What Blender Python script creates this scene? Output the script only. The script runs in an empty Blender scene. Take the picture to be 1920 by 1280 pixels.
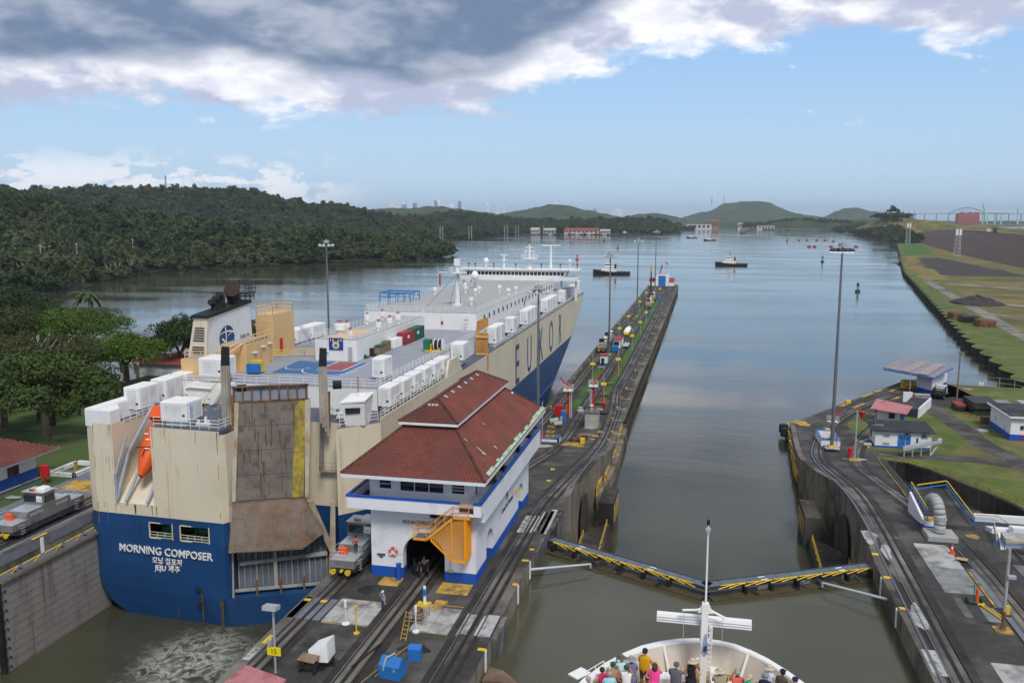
import bpy,bmesh,math,random
import numpy as np
from mathutils import Vector,Matrix
from mathutils import noise as mn
random.seed(7)
sc=bpy.context.scene
R=math.radians
# -- camera
CAMZ=45.7
cd=bpy.data.cameras.new("camera");cam=bpy.data.objects.new("camera",cd)
sc.collection.objects.link(cam);sc.camera=cam
cd.sensor_width=36;cd.lens=36*1610/1920;cd.clip_start=0.5;cd.clip_end=60000
cam.location=(0,0,CAMZ);cam.rotation_euler=(R(90-8.2),0,R(12.379))
# -- world, sun, exposure
SUN_EL,SUN_AZ=R(52),R(150)
w=bpy.data.worlds.new("World");sc.world=w;w.use_nodes=True
nt=w.node_tree;N=nt.nodes;L=nt.links;N.clear()
def nd(t,**k):
 n=N.new(t)
 for a,v in k.items():setattr(n,a,v)
 return n
def mth(op,a,b=None,c=None,clamp=False):
 n=nd('ShaderNodeMath',operation=op,use_clamp=clamp)
 for i,v in enumerate((a,b,c)):
  if v is None:continue
  if isinstance(v,(int,float)):n.inputs[i].default_value=v
  else:L.new(v,n.inputs[i])
 return n.outputs[0]
def mapr(v,a,b,c=0.,d=1.,smooth=True):
 n=nd('ShaderNodeMapRange',interpolation_type='SMOOTHSTEP' if smooth else 'LINEAR')
 L.new(v,n.inputs[0])
 for i,q in enumerate((a,b,c,d)):n.inputs[i+1].default_value=q
 return n.outputs[0]
def mixc(f,a,b):
 n=nd('ShaderNodeMix',data_type='RGBA')
 if isinstance(f,(int,float)):n.inputs[0].default_value=f
 else:L.new(f,n.inputs[0])
 for i,v in ((6,a),(7,b)):
  if isinstance(v,tuple):n.inputs[i].default_value=v+(1,)
  else:L.new(v,n.inputs[i])
 return n.outputs[2]
sky=nd('ShaderNodeTexSky',sky_type='NISHITA',sun_disc=False,sun_elevation=SUN_EL,sun_rotation=SUN_AZ,altitude=0,air_density=1.2,dust_density=1.0,ozone_density=1.6)
SKY=0.085
tc=nd('ShaderNodeTexCoord');sp=nd('ShaderNodeSeparateXYZ');L.new(tc.outputs['Generated'],sp.inputs[0])
X_,Y_,Z_=sp.outputs
el=mth('MULTIPLY',mth('ARCSINE',Z_),57.2958)
az=mth('MULTIPLY',mth('ARCTAN2',X_,Y_),57.2958)
mp=nd('ShaderNodeMapping');mp.inputs['Scale'].default_value=(1,1,2.3);L.new(tc.outputs['Generated'],mp.inputs[0])
def noi(scale,det=8,rough=.55,off=None,dist=0):
 n=nd('ShaderNodeTexNoise');n.inputs['Scale'].default_value=scale;n.inputs['Detail'].default_value=det
 n.inputs['Roughness'].default_value=rough;n.inputs['Distortion'].default_value=dist
 m=nd('ShaderNodeMapping');m.inputs['Location'].default_value=off or (0,0,0);L.new(mp.outputs[0],m.inputs[0]);L.new(m.outputs[0],n.inputs[0])
 return n.outputs[0]
big=noi(5,9,.58,(3.1,1.2,.4));fine=noi(22,8,.6,(7,2,3));soft=noi(3.2,5,.5,(1.7,5.5,2.2));mid=noi(10,8,.55,(2,9,4))
edge=mth('SUBTRACT',mapr(az,-17,-1,6.0,10.8),mapr(az,2,14,0,.9))
jit=mth('ADD',mth('MULTIPLY',mth('SUBTRACT',big,.5),7.0),mth('MULTIPLY',mth('SUBTRACT',fine,.5),3.2))
d=mth('ADD',mth('SUBTRACT',el,edge),jit)
cover=mapr(d,-.3,.9)
dd=mth('ADD',mth('SUBTRACT',el,edge),mth('MULTIPLY',mth('SUBTRACT',soft,.5),9))
darkw=mapr(mth('ADD',dd,mth('MULTIPLY',mth('SUBTRACT',mid,.5),2.5)),1.6,3.4)
lightback=mapr(mth('ADD',mth('MULTIPLY',mid,.6),mth('MULTIPLY',soft,.4)),.44,.62)
white=mixc(mapr(fine,.35,.7),(.74,.76,.86),(.98,.98,1.0))
white=mixc(mapr(mid,.40,.56),(.46,.50,.66),white)
grey=mixc(lightback,(.15,.215,.34),(.43,.475,.58))
upper=mapr(el,12,30)
grey=mixc(upper,grey,mixc(lightback,(.30,.34,.42),(.62,.65,.72)))
cloud=mixc(darkw,white,grey)
lowband=mth('MULTIPLY',mapr(el,0.0,.8),mapr(el,4.6,2.2))
azm=mth('MULTIPLY',mapr(az,-46,-43,.5,1),mapr(az,-20,-28))
cum=noi(15,9,.6,(.3,.8,1.3))
puff=mth('MULTIPLY',mapr(mth('ADD',cum,mth('MULTIPLY',lowband,.10)),.57,.63),mth('MULTIPLY',lowband,azm))
wis=noi(30,6,.5,(5.3,.8,7.3))
wisp=mth('MULTIPLY',mapr(wis,.66,.74),mth('MULTIPLY',mapr(el,4.5,6.5),.5))
wcl=mth('MAXIMUM',puff,wisp)
skb=nd('ShaderNodeVectorMath',operation='SCALE');L.new(sky.outputs[0],skb.inputs[0]);skb.inputs['Scale'].default_value=SKY
base=mixc(.72,skb.outputs[0],mixc(mapr(el,0,14),(.47,.68,.92),(.31,.56,.93)))
base=mixc(mapr(el,5,0,0,.5),base,(.46,.64,.84))
c1=mixc(wcl,base,(.84,.87,.93))
c2=mixc(cover,c1,cloud)
bg=nd('ShaderNodeBackground');L.new(c2,bg.inputs[0]);bg.inputs[1].default_value=1.0
out=nd('ShaderNodeOutputWorld');L.new(bg.outputs[0],out.inputs[0])
sd=bpy.data.lights.new("sun",'SUN');sun=bpy.data.objects.new("sun",sd);sc.collection.objects.link(sun)
sd.energy=2.3;sd.angle=R(16);sd.color=(1,.95,.88)
sun.rotation_euler=(R(90)-SUN_EL,0,math.pi-SUN_AZ)
sc.view_settings.view_transform='Standard';sc.view_settings.look='None';sc.view_settings.gamma=1
sc.view_settings.use_curve_mapping=False;sc.view_settings.exposure=0.22
# -- materials
MATS={}
def mat(name,col,rough=.75,metal=0.,var=.18,scale=.6,streak=None,samt=.0,dirt=None,damt=0.,dscale=.25,bump=0.,bscale=4.,spec=.4,emit=0.,stretch=(1,1,1),fine=.5,alpha=None):
 if name in MATS:return MATS[name]
 m=bpy.data.materials.new(name);m.use_nodes=True;MATS[name]=m
 t=m.node_tree;n=t.nodes;l=t.links;b=n['Principled BSDF']
 b.inputs['Roughness'].default_value=rough;b.inputs['Metallic'].default_value=metal
 b.inputs['Specular IOR Level'].default_value=spec
 tcn=n.new('ShaderNodeTexCoord');g=n.new('ShaderNodeNewGeometry')
 src=g.outputs['Position']
 def nz(s,st=(1,1,1),det=5,ro=.6):
  mp_=n.new('ShaderNodeMapping');mp_.inputs['Scale'].default_value=st;l.new(src,mp_.inputs[0])
  q=n.new('ShaderNodeTexNoise');q.inputs['Scale'].default_value=s;q.inputs['Detail'].default_value=det;q.inputs['Roughness'].default_value=ro
  l.new(mp_.outputs[0],q.inputs[0]);return q.outputs[0]
 def mr(v,a,b_,c=0.,d_=1.):
  q=n.new('ShaderNodeMapRange');l.new(v,q.inputs[0])
  for i,z in enumerate((a,b_,c,d_)):q.inputs[i+1].default_value=z
  return q.outputs[0]
 def mx(f,a,b_):
  q=n.new('ShaderNodeMix');q.data_type='RGBA'
  l.new(f,q.inputs[0])
  for i,v in ((6,a),(7,b_)):
   if isinstance(v,tuple):q.inputs[i].default_value=v[:3]+(1,)
   else:l.new(v,q.inputs[i])
  return q.outputs[2]
 lo=tuple(c*(1-var)for c in col);hi=tuple(min(1,c*(1+var))for c in col)
 c=mx(mr(nz(scale,stretch),.3,.7),lo,hi)
 if fine:c=mx(mr(nz(scale*9,stretch,4),.35,.75,0,fine*var*2),c,tuple(q*.72 for q in col))
 if dirt is not None:
  c=mx(mr(nz(dscale,(1,1,1),7,.65),.60-.25*damt,.72-.15*damt,0,min(1,.35+damt)),c,dirt)
 if streak is not None:
  c=mx(mr(nz(1.1,(1,1,.06),6,.7),.62-.25*samt,.74-.2*samt,0,min(1,.35+samt)),c,streak)
 l.new(c,b.inputs['Base Color'])
 if bump:
  bp=n.new('ShaderNodeBump');bp.inputs['Strength'].default_value=bump;bp.inputs['Distance'].default_value=.05
  l.new(nz(bscale,stretch,5),bp.inputs['Height']);l.new(bp.outputs[0],b.inputs['Normal'])
 if emit:
  b.inputs['Emission Color'].default_value=col[:3]+(1,);b.inputs['Emission Strength'].default_value=emit
 return m
RUST=(.16,.06,.02)
M=dict(conc=mat('old_concrete',(.17,.155,.135),.9,var=.4,scale=.16,dirt=(.035,.033,.032),damt=.7,dscale=.10,bump=.4),dconc=mat('dark_concrete',(.075,.066,.056),.9,var=.35,scale=.25,dirt=(.018,.016,.016),damt=.7,dscale=.08,streak=(.20,.18,.15),samt=.25,bump=.4),face=mat('wall_face_concrete',(.21,.18,.135),.9,var=.35,scale=.3,dirt=(.045,.038,.028),damt=.5,dscale=.18,streak=(.035,.03,.024),samt=.4,bump=.5),lconc=mat('pale_concrete',(.40,.40,.39),.9,var=.22,scale=.6,dirt=(.10,.10,.10),damt=.5,dscale=.45),bconc=mat('blue_grey_slab',(.16,.175,.21),.85,var=.2,scale=.5,dirt=(.09,.09,.10),damt=.4,dscale=.3),asph=mat('dark_asphalt',(.046,.043,.042),.85,var=.5,scale=.18,dirt=(.12,.112,.10),damt=.5,dscale=.16,bump=.3,fine=.9),bed=mat('track_bed',(.032,.028,.025),.9,var=.4,scale=.3,dirt=(.065,.055,.045),damt=.4,dscale=.3),rail=mat('steel_rail',(.22,.23,.25),.35,.8,var=.2),drail=mat('worn_rail',(.06,.052,.05),.5,.6,var=.3),white=mat('white_paint',(.78,.78,.78),.55,var=.07,scale=.5,dirt=(.50,.47,.42),damt=.1,dscale=.5),wwall=mat('white_wall_paint',(.75,.76,.80),.7,var=.06,scale=.4,dirt=(.52,.50,.47),damt=.12,dscale=.35,streak=(.50,.46,.40),samt=.06),swhite=mat('ship_white',(.76,.76,.76),.5,var=.06,scale=.4,streak=(.50,.40,.28),samt=.10),blue=mat('blue_wall_paint',(.012,.085,.42),.5,var=.12,scale=.5),hullb=mat('hull_blue',(.010,.055,.17),.38,var=.18,scale=.14,streak=(.03,.03,.045),samt=.15,dirt=(.02,.09,.25),damt=.2,dscale=.12),cream=mat('hull_cream',(.68,.60,.46),.5,var=.07,scale=.12,streak=(.40,.25,.12),samt=.2,dirt=(.57,.49,.36),damt=.15,dscale=.2),tan=mat('funnel_tan',(.66,.44,.21),.55,var=.08,scale=.3,streak=(.4,.2,.07),samt=.08),deck=mat('deck_blue_grey',(.27,.29,.34),.65,var=.10,scale=.12,dirt=(.33,.35,.40),damt=.3,dscale=.15),ddeck=mat('deck_dark_blue',(.085,.10,.145),.6,var=.15,scale=.3),gdeck=mat('deck_grey',(.36,.37,.37),.7,var=.08,scale=.1,dirt=(.28,.30,.31),damt=.2),rust=mat('rusty_steel',(.20,.10,.045),.85,var=.45,scale=1.2,dirt=(.07,.04,.025),damt=.6,dscale=.8),rampg=mat('ramp_grey',(.15,.13,.115),.8,var=.25,scale=.5,dirt=(.07,.055,.045),damt=.45,dscale=.9,streak=(.10,.055,.03),samt=.25),rampb=mat('ramp_blue_grey',(.23,.26,.31),.6,var=.15,scale=.5,streak=(.25,.13,.05),samt=.3),rampr=mat('ramp_rusty_tread',(.16,.105,.07),.85,var=.35,scale=.8,dirt=(.17,.17,.17),damt=.4,dscale=.4),frame=mat('ramp_frame_paint',(.40,.36,.28),.7,var=.2,scale=.6,streak=(.28,.12,.03),samt=.45),yel=mat('safety_yellow',(.70,.46,.02),.6,var=.12,scale=1,dirt=(.35,.22,.04),damt=.2,dscale=1.2),yelp=mat('worn_yellow_paint',(.52,.32,.055),.8,var=.25,scale=1,dirt=(.12,.10,.07),damt=.6,dscale=.9),sign=mat('sign_yellow',(.85,.68,.01),.45,var=.04),orange=mat('stair_orange',(.85,.34,.01),.5,var=.06),lorange=mat('lifeboat_orange',(.72,.10,.015),.42,var=.10,scale=.6),red=mat('bright_red',(.48,.015,.02),.45,var=.12),dred=mat('container_red',(.28,.035,.035),.6,var=.15),green=mat('container_green',(.01,.10,.055),.6,var=.15),cblue=mat('box_blue',(.02,.16,.48),.5,var=.12),court=mat('court_blue',(.04,.13,.31),.6,var=.12,scale=.3),courtr=mat('court_red',(.33,.07,.085),.6,var=.12,scale=.3),roof=mat('clay_roof_tile',(.20,.058,.042),.8,var=.4,scale=.5,dirt=(.10,.045,.037),damt=.5,dscale=.25,fine=1.2),roof2=mat('red_metal_roof',(.30,.05,.045),.7,var=.25,scale=.5),roofp=mat('faded_red_roof',(.50,.22,.23),.7,var=.3,scale=.6,dirt=(.30,.08,.08),damt=.6,dscale=.6),mint=mat('bare_mint_underlay',(.38,.52,.38),.9,var=.4,scale=2),tar=mat('tar_roof',(.035,.036,.045),.9,var=.35,scale=.4,dirt=(.10,.10,.11),damt=.3,dscale=.3),sheet=mat('grey_sheet_roof',(.25,.225,.25),.6,var=.12,scale=.3),steel=mat('loco_steel',(.25,.25,.245),.5,.45,var=.2,scale=.9,dirt=(.13,.12,.10),damt=.4,dscale=1.2),lsteel=mat('bright_steel',(.50,.54,.58),.4,.4,var=.08),dsteel=mat('dark_steel',(.05,.055,.065),.55,.3,var=.2),galv=mat('galvanised_pole',(.20,.215,.235),.45,.5,var=.12),glass=mat('dark_glass',(.012,.02,.024),.08,var=.1,spec=.7),black=mat('black_rubber',(.015,.015,.016),.8,var=.2),dark=mat('dark_opening',(.01,.012,.015),.9,var=.2),maroon=mat('balcony_maroon',(.07,.012,.012),.7),wood=mat('weathered_wood',(.22,.16,.10),.9,var=.3,scale=2),grass=mat('mown_grass',(.085,.125,.022),.95,var=.35,scale=.22,dirt=(.18,.145,.06),damt=.45,dscale=.14,bump=.5,bscale=6,fine=.9),bgrass=mat('bright_grass',(.05,.13,.014),.95,var=.3,scale=.4,fine=.9),scrub=mat('dry_scrub_ground',(.10,.105,.025),.95,var=.4,scale=.05,dirt=(.20,.14,.055),damt=.65,dscale=.03,fine=.9),gravel=mat('dark_gravel',(.045,.038,.038),.95,var=.4,scale=.3,dirt=(.075,.055,.05),damt=.4,bump=.8,bscale=2,fine=1.2),track=mat('pale_dirt',(.24,.22,.19),.95,var=.25,scale=.2,dirt=(.09,.085,.08),damt=.6,dscale=.06),cellw=mat('sheet_pile_steel',(.028,.024,.021),.85,var=.4,scale=.8),bark=mat('tree_bark',(.11,.09,.07),.9,var=.3,scale=2),pbark=mat('pale_bark',(.33,.30,.26),.9,var=.2,scale=2),mud=mat('river_bank_mud',(.065,.052,.035),.95,var=.3,scale=.2),gatem=mat('gate_black_steel',(.018,.020,.024),.5,.2,var=.4,scale=.8,dirt=(.055,.045,.02),damt=.5,dscale=.4),gateb=mat('gate_mud_shelf',(.075,.055,.022),.7,var=.35,scale=.4,dirt=(.02,.02,.018),damt=.4,dscale=.5),walk=mat('gate_walkway',(.13,.16,.20),.5,.2,var=.15,scale=1),pipe=mat('pipe_grey',(.36,.37,.36),.6,var=.12,scale=.6,dirt=(.22,.22,.21),damt=.3),teak=mat('teak_deck',(.42,.27,.10),.6,var=.12,scale=1.5),city=mat('city_white',(.95,.95,.95),.6,var=.03,scale=.01),cityb=mat('city_blue_glass',(.16,.30,.50),.4,var=.1,scale=.01),rigred=mat('far_ship_red',(.38,.06,.035),.6,var=.2,scale=.02),crang=mat('far_crane_green',(.42,.62,.56),.6),cranb=mat('far_crane_blue',(.16,.25,.42),.6),brick=mat('brown_building',(.34,.19,.10),.8,var=.1,scale=.05),farw=mat('far_building_white',(.62,.60,.58),.7),farr=mat('far_roof_red',(.26,.07,.055),.8),)
# -- helpers
OFF={}
def tag(o,label=None,cat=None,group=None,kind=None):
 if label:o['label']=label
 if cat:o['category']=cat
 if group:o['group']=group
 if kind:o['kind']=kind
 return o
def thing(name,label,cat,loc=(0,0,0),rz=0,group=None):
 o=bpy.data.objects.new(name,None);sc.collection.objects.link(o);o.empty_display_size=.2
 o.location=loc;o.rotation_euler=(0,0,rz);tag(o,label,cat,group)
 OFF[o.name]=Vector(loc)
 return o
class MB:
 def __init__(s):s.v=[];s.f=[]
 def add(s,vs,fs):
  b=len(s.v);s.v+=[tuple(v)for v in vs];s.f+=[tuple(b+i for i in f)for f in fs];return s
 def box(s,x0,x1,y0,y1,z0,z1):
  return s.add([(x0,y0,z0),(x1,y0,z0),(x1,y1,z0),(x0,y1,z0),(x0,y0,z1),(x1,y0,z1),(x1,y1,z1),(x0,y1,z1)],[(0,3,2,1),(4,5,6,7),(0,1,5,4),(1,2,6,5),(2,3,7,6),(3,0,4,7)])
 def rbox(s,c,size,rz=0,rx=0,ry=0):
  m=Matrix.Rotation(rz,3,'Z')@Matrix.Rotation(ry,3,'Y')@Matrix.Rotation(rx,3,'X')
  a,b,d=[q/2 for q in size]
  vs=[Vector(c)+m@Vector(p)for p in [(-a,-b,-d),(a,-b,-d),(a,b,-d),(-a,b,-d),(-a,-b,d),(a,-b,d),(a,b,d),(-a,b,d)]]
  return s.add(vs,[(0,3,2,1),(4,5,6,7),(0,1,5,4),(1,2,6,5),(2,3,7,6),(3,0,4,7)])
 def bev(s,x0,x1,y0,y1,z0,z1,c=.08):
  pl=lambda q:[(x0+q+c,y0+q),(x1-q-c,y0+q),(x1-q,y0+q+c),(x1-q,y1-q-c),(x1-q-c,y1-q),(x0+q+c,y1-q),(x0+q,y1-q-c),(x0+q,y0+q+c)]
  vs=[(x,y,z0)for x,y in pl(0)]+[(x,y,z1-c)for x,y in pl(0)]+[(x,y,z1)for x,y in pl(c)]
  fs=[tuple(range(7,-1,-1)),tuple(range(16,24))]
  for k in (0,8):
   fs+=[(k+i,k+(i+1)%8,k+8+(i+1)%8,k+8+i)for i in range(8)]
  return s.add(vs,fs)
 def cyl(s,p0,p1,r0,r1=None,n=8,cap=True):
  r1=r0 if r1 is None else r1
  p0=Vector(p0);p1=Vector(p1);d_=(p1-p0)
  if d_.length<1e-6:return s
  q=d_.to_track_quat('Z','Y');vs=[]
  for p,r in ((p0,r0),(p1,r1)):
   vs+=[p+q@Vector((r*math.cos(2*math.pi*i/n),r*math.sin(2*math.pi*i/n),0))for i in range(n)]
  fs=[(i,(i+1)%n,n+(i+1)%n,n+i)for i in range(n)]
  if cap:fs+=[tuple(range(n-1,-1,-1)),tuple(range(n,2*n))]
  return s.add(vs,fs)
 def tube(s,pts,r,n=6,close=False):
  pts=list(pts)
  if close:pts.append(pts[0])
  for a,b in zip(pts[:-1],pts[1:]):s.cyl(a,b,r,n=n)
  return s
 def lathe(s,prof,c=(0,0,0),n=16):
  vs=[];fs=[]
  for r,z in prof:vs+=[(c[0]+r*math.cos(2*math.pi*i/n),c[1]+r*math.sin(2*math.pi*i/n),c[2]+z)for i in range(n)]
  for k in range(len(prof)-1):fs+=[(k*n+i,k*n+(i+1)%n,(k+1)*n+(i+1)%n,(k+1)*n+i)for i in range(n)]
  fs+=[tuple(range(n-1,-1,-1)),tuple(range((len(prof)-1)*n,len(prof)*n))]
  return s.add(vs,fs)
 def quad(s,*p):return s.add(p,[tuple(range(len(p)))])
 def prism(s,pts,z0,z1):
  n=len(pts)
  f0=z0 if callable(z0)else (lambda x,y:z0)
  f1=z1 if callable(z1)else (lambda x,y:z1)
  return s.add([(x,y,f0(x,y))for x,y in pts]+[(x,y,f1(x,y))for x,y in pts],[tuple(range(n-1,-1,-1)),tuple(range(n,2*n))]+[(i,(i+1)%n,n+(i+1)%n,n+i)for i in range(n)])
 def extr(s,pts,axis,a,b):
  g=(lambda p,t:(t,p[0],p[1]))if axis=='x' else (lambda p,t:(p[0],t,p[1]))
  n=len(pts)
  return s.add([g(p,a)for p in pts]+[g(p,b)for p in pts],[tuple(range(n-1,-1,-1)),tuple(range(n,2*n))]+[(i,(i+1)%n,n+(i+1)%n,n+i)for i in range(n)])
 def grid(s,P):
  r=len(P);c=len(P[0]);return s.add([p for row in P for p in row],[(i*c+j,i*c+j+1,(i+1)*c+j+1,(i+1)*c+j)for i in range(r-1)for j in range(c-1)])
 def ribbon(s,pts,w_,zf,th=0.):
  rows=[]
  for i,p in enumerate(pts):
   a=pts[max(0,i-1)];b=pts[min(len(pts)-1,i+1)]
   dx,dy=b[0]-a[0],b[1]-a[1];l_=math.hypot(dx,dy)or 1;nx,ny=-dy/l_*w_/2,dx/l_*w_/2
   z=zf(p[0],p[1])
   row=[(p[0]+nx,p[1]+ny,z),(p[0]-nx,p[1]-ny,z)]
   if th:row=[(row[0][0],row[0][1],z-th)]+row+[(row[1][0],row[1][1],z-th)]
   rows.append(row)
  return s.grid(rows)
 def rail(s,pts,h=1.05,sp_=1.8,r=.03,bars=2,close=False):
  r=min(r,.032)if r<.055 else r
  pts=[Vector(p)for p in pts]
  if close:pts.append(pts[0])
  for a,b in zip(pts[:-1],pts[1:]):
   for k in range(bars):s.cyl(a+Vector((0,0,h*(k+1)/bars)),b+Vector((0,0,h*(k+1)/bars)),r,n=4,cap=False)
   n_=max(1,int((b-a).length/sp_))
   for i in range(n_+1):
    p=a.lerp(b,i/n_);s.cyl(p,p+Vector((0,0,h)),r,n=4,cap=False)
  return s
 def build(s,name,m,parent=None,smooth=False,local=False,**props):
  off=Vector((0,0,0))if (local or parent is None)else OFF.get(parent.name,Vector((0,0,0)))
  me=bpy.data.meshes.new(name)
  me.from_pydata([(v[0]-off.x,v[1]-off.y,v[2]-off.z)for v in s.v],[],s.f)
  me.materials.append(M[m]if isinstance(m,str)else m)
  if smooth:me.polygons.foreach_set('use_smooth',[True]*len(me.polygons))
  o=bpy.data.objects.new(name,me);sc.collection.objects.link(o)
  if parent is not None:o.parent=parent;OFF[o.name]=OFF.get(parent.name,Vector((0,0,0)))
  for k,v in props.items():o[k]=v
  return o
def struct(name,B,m,parent=None,smooth=False):
 o=B.build(name,m,parent,smooth)
 if parent is None:o['kind']='structure'
 return o
def solo(name,B,m,label,cat,group=None,kind=None,smooth=False):
 vs=np.array(B.v);c=(vs.min(0)+vs.max(0))/2;c[2]=vs[:,2].min()
 B.v=[tuple(np.array(v)-c)for v in B.v]
 o=B.build(name,m,None,smooth);o.location=tuple(c)
 OFF[o.name]=Vector(c)
 return tag(o,label,cat,group,kind)
def dup(root,loc=None,rz=None,label=None,group=None,scale=None,tilt=None):
 r=root.copy();sc.collection.objects.link(r)
 if loc is not None:r.location=loc
 if rz is not None:r.rotation_euler=(tilt or 0,0,rz)
 if scale is not None:r.scale=scale
 if label:r['label']=label
 if group:r['group']=group
 for ch in [c for c in root.children]:
  k=ch.copy();sc.collection.objects.link(k);k.parent=r
  for g in ch.children:
   q=g.copy();sc.collection.objects.link(q);q.parent=k
 return r
def lerp(a,b,t):return a+(b-a)*t
def pl(tab,x):
 if x<=tab[0][0]:return tab[0][1]
 for (a,b),(c,d_)in zip(tab[:-1],tab[1:]):
  if x<=c:return lerp(b,d_,(x-a)/(c-a))
 return tab[-1][1]
def text(body,name,m,parent,loc,rot,size,ext=.015,sx=1.,cat=None,align='CENTER',bold=False):
 cu=bpy.data.curves.new(name,'FONT');cu.body=body;cu.size=size;cu.extrude=ext;cu.align_x=align;cu.align_y='CENTER'
 cu.resolution_u=2
 if bold:cu.offset=size*.008
 o=bpy.data.objects.new(name,cu);sc.collection.objects.link(o)
 dg=bpy.context.evaluated_depsgraph_get();me=bpy.data.meshes.new_from_object(o.evaluated_get(dg))
 bpy.data.objects.remove(o)
 me.materials.clear();me.materials.append(M[m])
 mx_=Matrix.LocRotScale(Vector(loc)-(OFF.get(parent.name,Vector())if parent else Vector()),Matrix.Rotation(0,3).to_euler()if rot is None else __import__('mathutils').Euler(rot),(sx,1,1))
 me.transform(mx_)
 q=bpy.data.objects.new(name,me);sc.collection.objects.link(q)
 if parent:q.parent=parent;OFF[q.name]=OFF.get(parent.name,Vector())
 return q
 # == SETTING
COP=11.5
def zpro(y):
 t=min(1,max(0,(y-96)/(172-96)));t=t*t*(3-2*t)*.6+t*.4
 return COP+(3-COP)*t
def water_mat(name,col,rough,foam=False,s=1.0,bstr=.35):
 m=bpy.data.materials.new(name);m.use_nodes=True;t=m.node_tree;n=t.nodes;l=t.links;b=n['Principled BSDF']
 b.inputs['IOR'].default_value=1.33;b.inputs['Specular IOR Level'].default_value=.85
 g=n.new('ShaderNodeNewGeometry')
 def nz(sc_,st,det=4,ro=.55):
  mp_=n.new('ShaderNodeMapping');mp_.inputs['Scale'].default_value=st;l.new(g.outputs['Position'],mp_.inputs[0])
  q=n.new('ShaderNodeTexNoise');q.inputs['Scale'].default_value=sc_;q.inputs['Detail'].default_value=det;q.inputs['Roughness'].default_value=ro
  l.new(mp_.outputs[0],q.inputs[0]);return q.outputs[0]
 def mr(v,a,b_,c=0.,d_=1.):
  q=n.new('ShaderNodeMapRange');l.new(v,q.inputs[0]);q.interpolation_type='SMOOTHSTEP'
  for i,z in enumerate((a,b_,c,d_)):q.inputs[i+1].default_value=z
  return q.outputs[0]
 patch=nz(.006,(1,3.2,1),5,.6)
 ro=mr(patch,.42,.60,rough*.55,rough*1.8);l.new(ro,b.inputs['Roughness'])
 mx=n.new('ShaderNodeMix');mx.data_type='RGBA';l.new(mr(nz(.02,(1,2.5,1)),.35,.65),mx.inputs[0])
 mx.inputs[6].default_value=tuple(c*.85 for c in col)+(1,);mx.inputs[7].default_value=tuple(c*1.15 for c in col)+(1,)
 colo=mx.outputs[2]
 if foam:
  sp_=n.new('ShaderNodeSeparateXYZ');l.new(g.outputs['Position'],sp_.inputs[0])
  def ma(op,a,b_):
   q=n.new('ShaderNodeMath');q.operation=op
   for i,v in enumerate((a,b_)):
    if isinstance(v,(int,float)):q.inputs[i].default_value=v
    else:l.new(v,q.inputs[i])
   return q.outputs[0]
  dx=ma('DIVIDE',ma('ADD',sp_.outputs[0],50.5),6.5);dy=ma('DIVIDE',ma('ADD',sp_.outputs[1],-74.5),8.0)
  rr=ma('SQRT',ma('ADD',ma('MULTIPLY',dx,dx),ma('MULTIPLY',dy,dy)),0)
  nn=nz(.45,(1,1,1),9,.72);n2=nz(1.6,(1,1,1),6,.7)
  q=n.new('ShaderNodeTexNoise');q.inputs['Scale'].default_value=.55;q.inputs['Detail'].default_value=9;q.inputs['Distortion'].default_value=1.1;l.new(g.outputs['Position'],q.inputs[0])
  ridg=ma('SUBTRACT',1.0,ma('MULTIPLY',ma('ABSOLUTE',ma('SUBTRACT',q.outputs[0],.5),0),14.0))
  k=ma('MULTIPLY',ma('MULTIPLY',ma('ADD',ma('MULTIPLY',mr(ma('ADD',ridg,ma('MULTIPLY',n2,1.8)),.4,2.0),.8),mr(ma('ADD',nn,ma('MULTIPLY',n2,.25)),.52,.82,0,.8)),.6),mr(ma('ADD',rr,ma('MULTIPLY',ma('SUBTRACT',nn,.5),1.4)),1.15,.35))
  m2=n.new('ShaderNodeMix');m2 .data_type='RGBA';l.new(k,m2 .inputs[0]);l.new(colo,m2 .inputs[6]);m2 .inputs[7].default_value=(.52,.53,.48,1);colo=m2 .outputs[2]
 l.new(colo,b.inputs['Base Color'])
 bp=n.new('ShaderNodeBump');l.new(mr(patch,.40,.62,bstr*.35,bstr*1.9),bp.inputs['Strength']);bp.inputs['Distance'].default_value=.25*s
 h1=nz(.9/s,(1,1.7,1),5,.6);h2=nz(.14/s,(1,2.2,1),3,.5)
 ad=n.new('ShaderNodeMath');ad.operation='ADD';l.new(h1,ad.inputs[0]);l.new(h2,ad.inputs[1])
 l.new(ad.outputs[0],bp.inputs['Height']);l.new(bp.outputs[0],b.inputs['Normal'])
 return m
M['lake']=water_mat('lake_water',(.050,.052,.032),.06,True,1.0,.11)
M['chw']=water_mat('chamber_water',(.070,.068,.042),.05,False,.8,.06)
B=MB();rows=[]
ys=[-300,-60,60,110,170,260,400,700,1200,2200,4200,9000,25000]
xs=[-25000,-12000,-4000,-1500,-600,-300,-120,-60,0,60,120,300,600,1500,4000,12000,25000]
B.grid([[(x,y,0)for x in xs]for y in ys]);struct('lake_water',B,'lake')
B=MB().quad((-16.9,-80,9.5),(18.5,-80,9.5),(18.5,88.6,9.5),(1.5,80.2,9.5),(-16.9,88.6,9.5));struct('lock_chamber_water',B,'chw')
B=MB().grid([[(x,y,-6)for x in (-25000,0,25000)]for y in (-300,20000,25000)]);struct('lake_bed',B,'mud')
XR=[(-100,-15.9),(97,-15.9),(104,-15.2),(120,-15.9),(134,-15.2),(146,-14.4),(173,-15.3),(217,-15.2),(350,-14.4),(561,-13.9)]
XL=[(-100,-34.3),(130,-34.3),(200,-33.6),(561,-32.4)]
YS=list(range(-100,90,10))+list(range(88,180,4))+list(range(180,561,20))+[556,561]
YS=sorted(set(YS))
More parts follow.
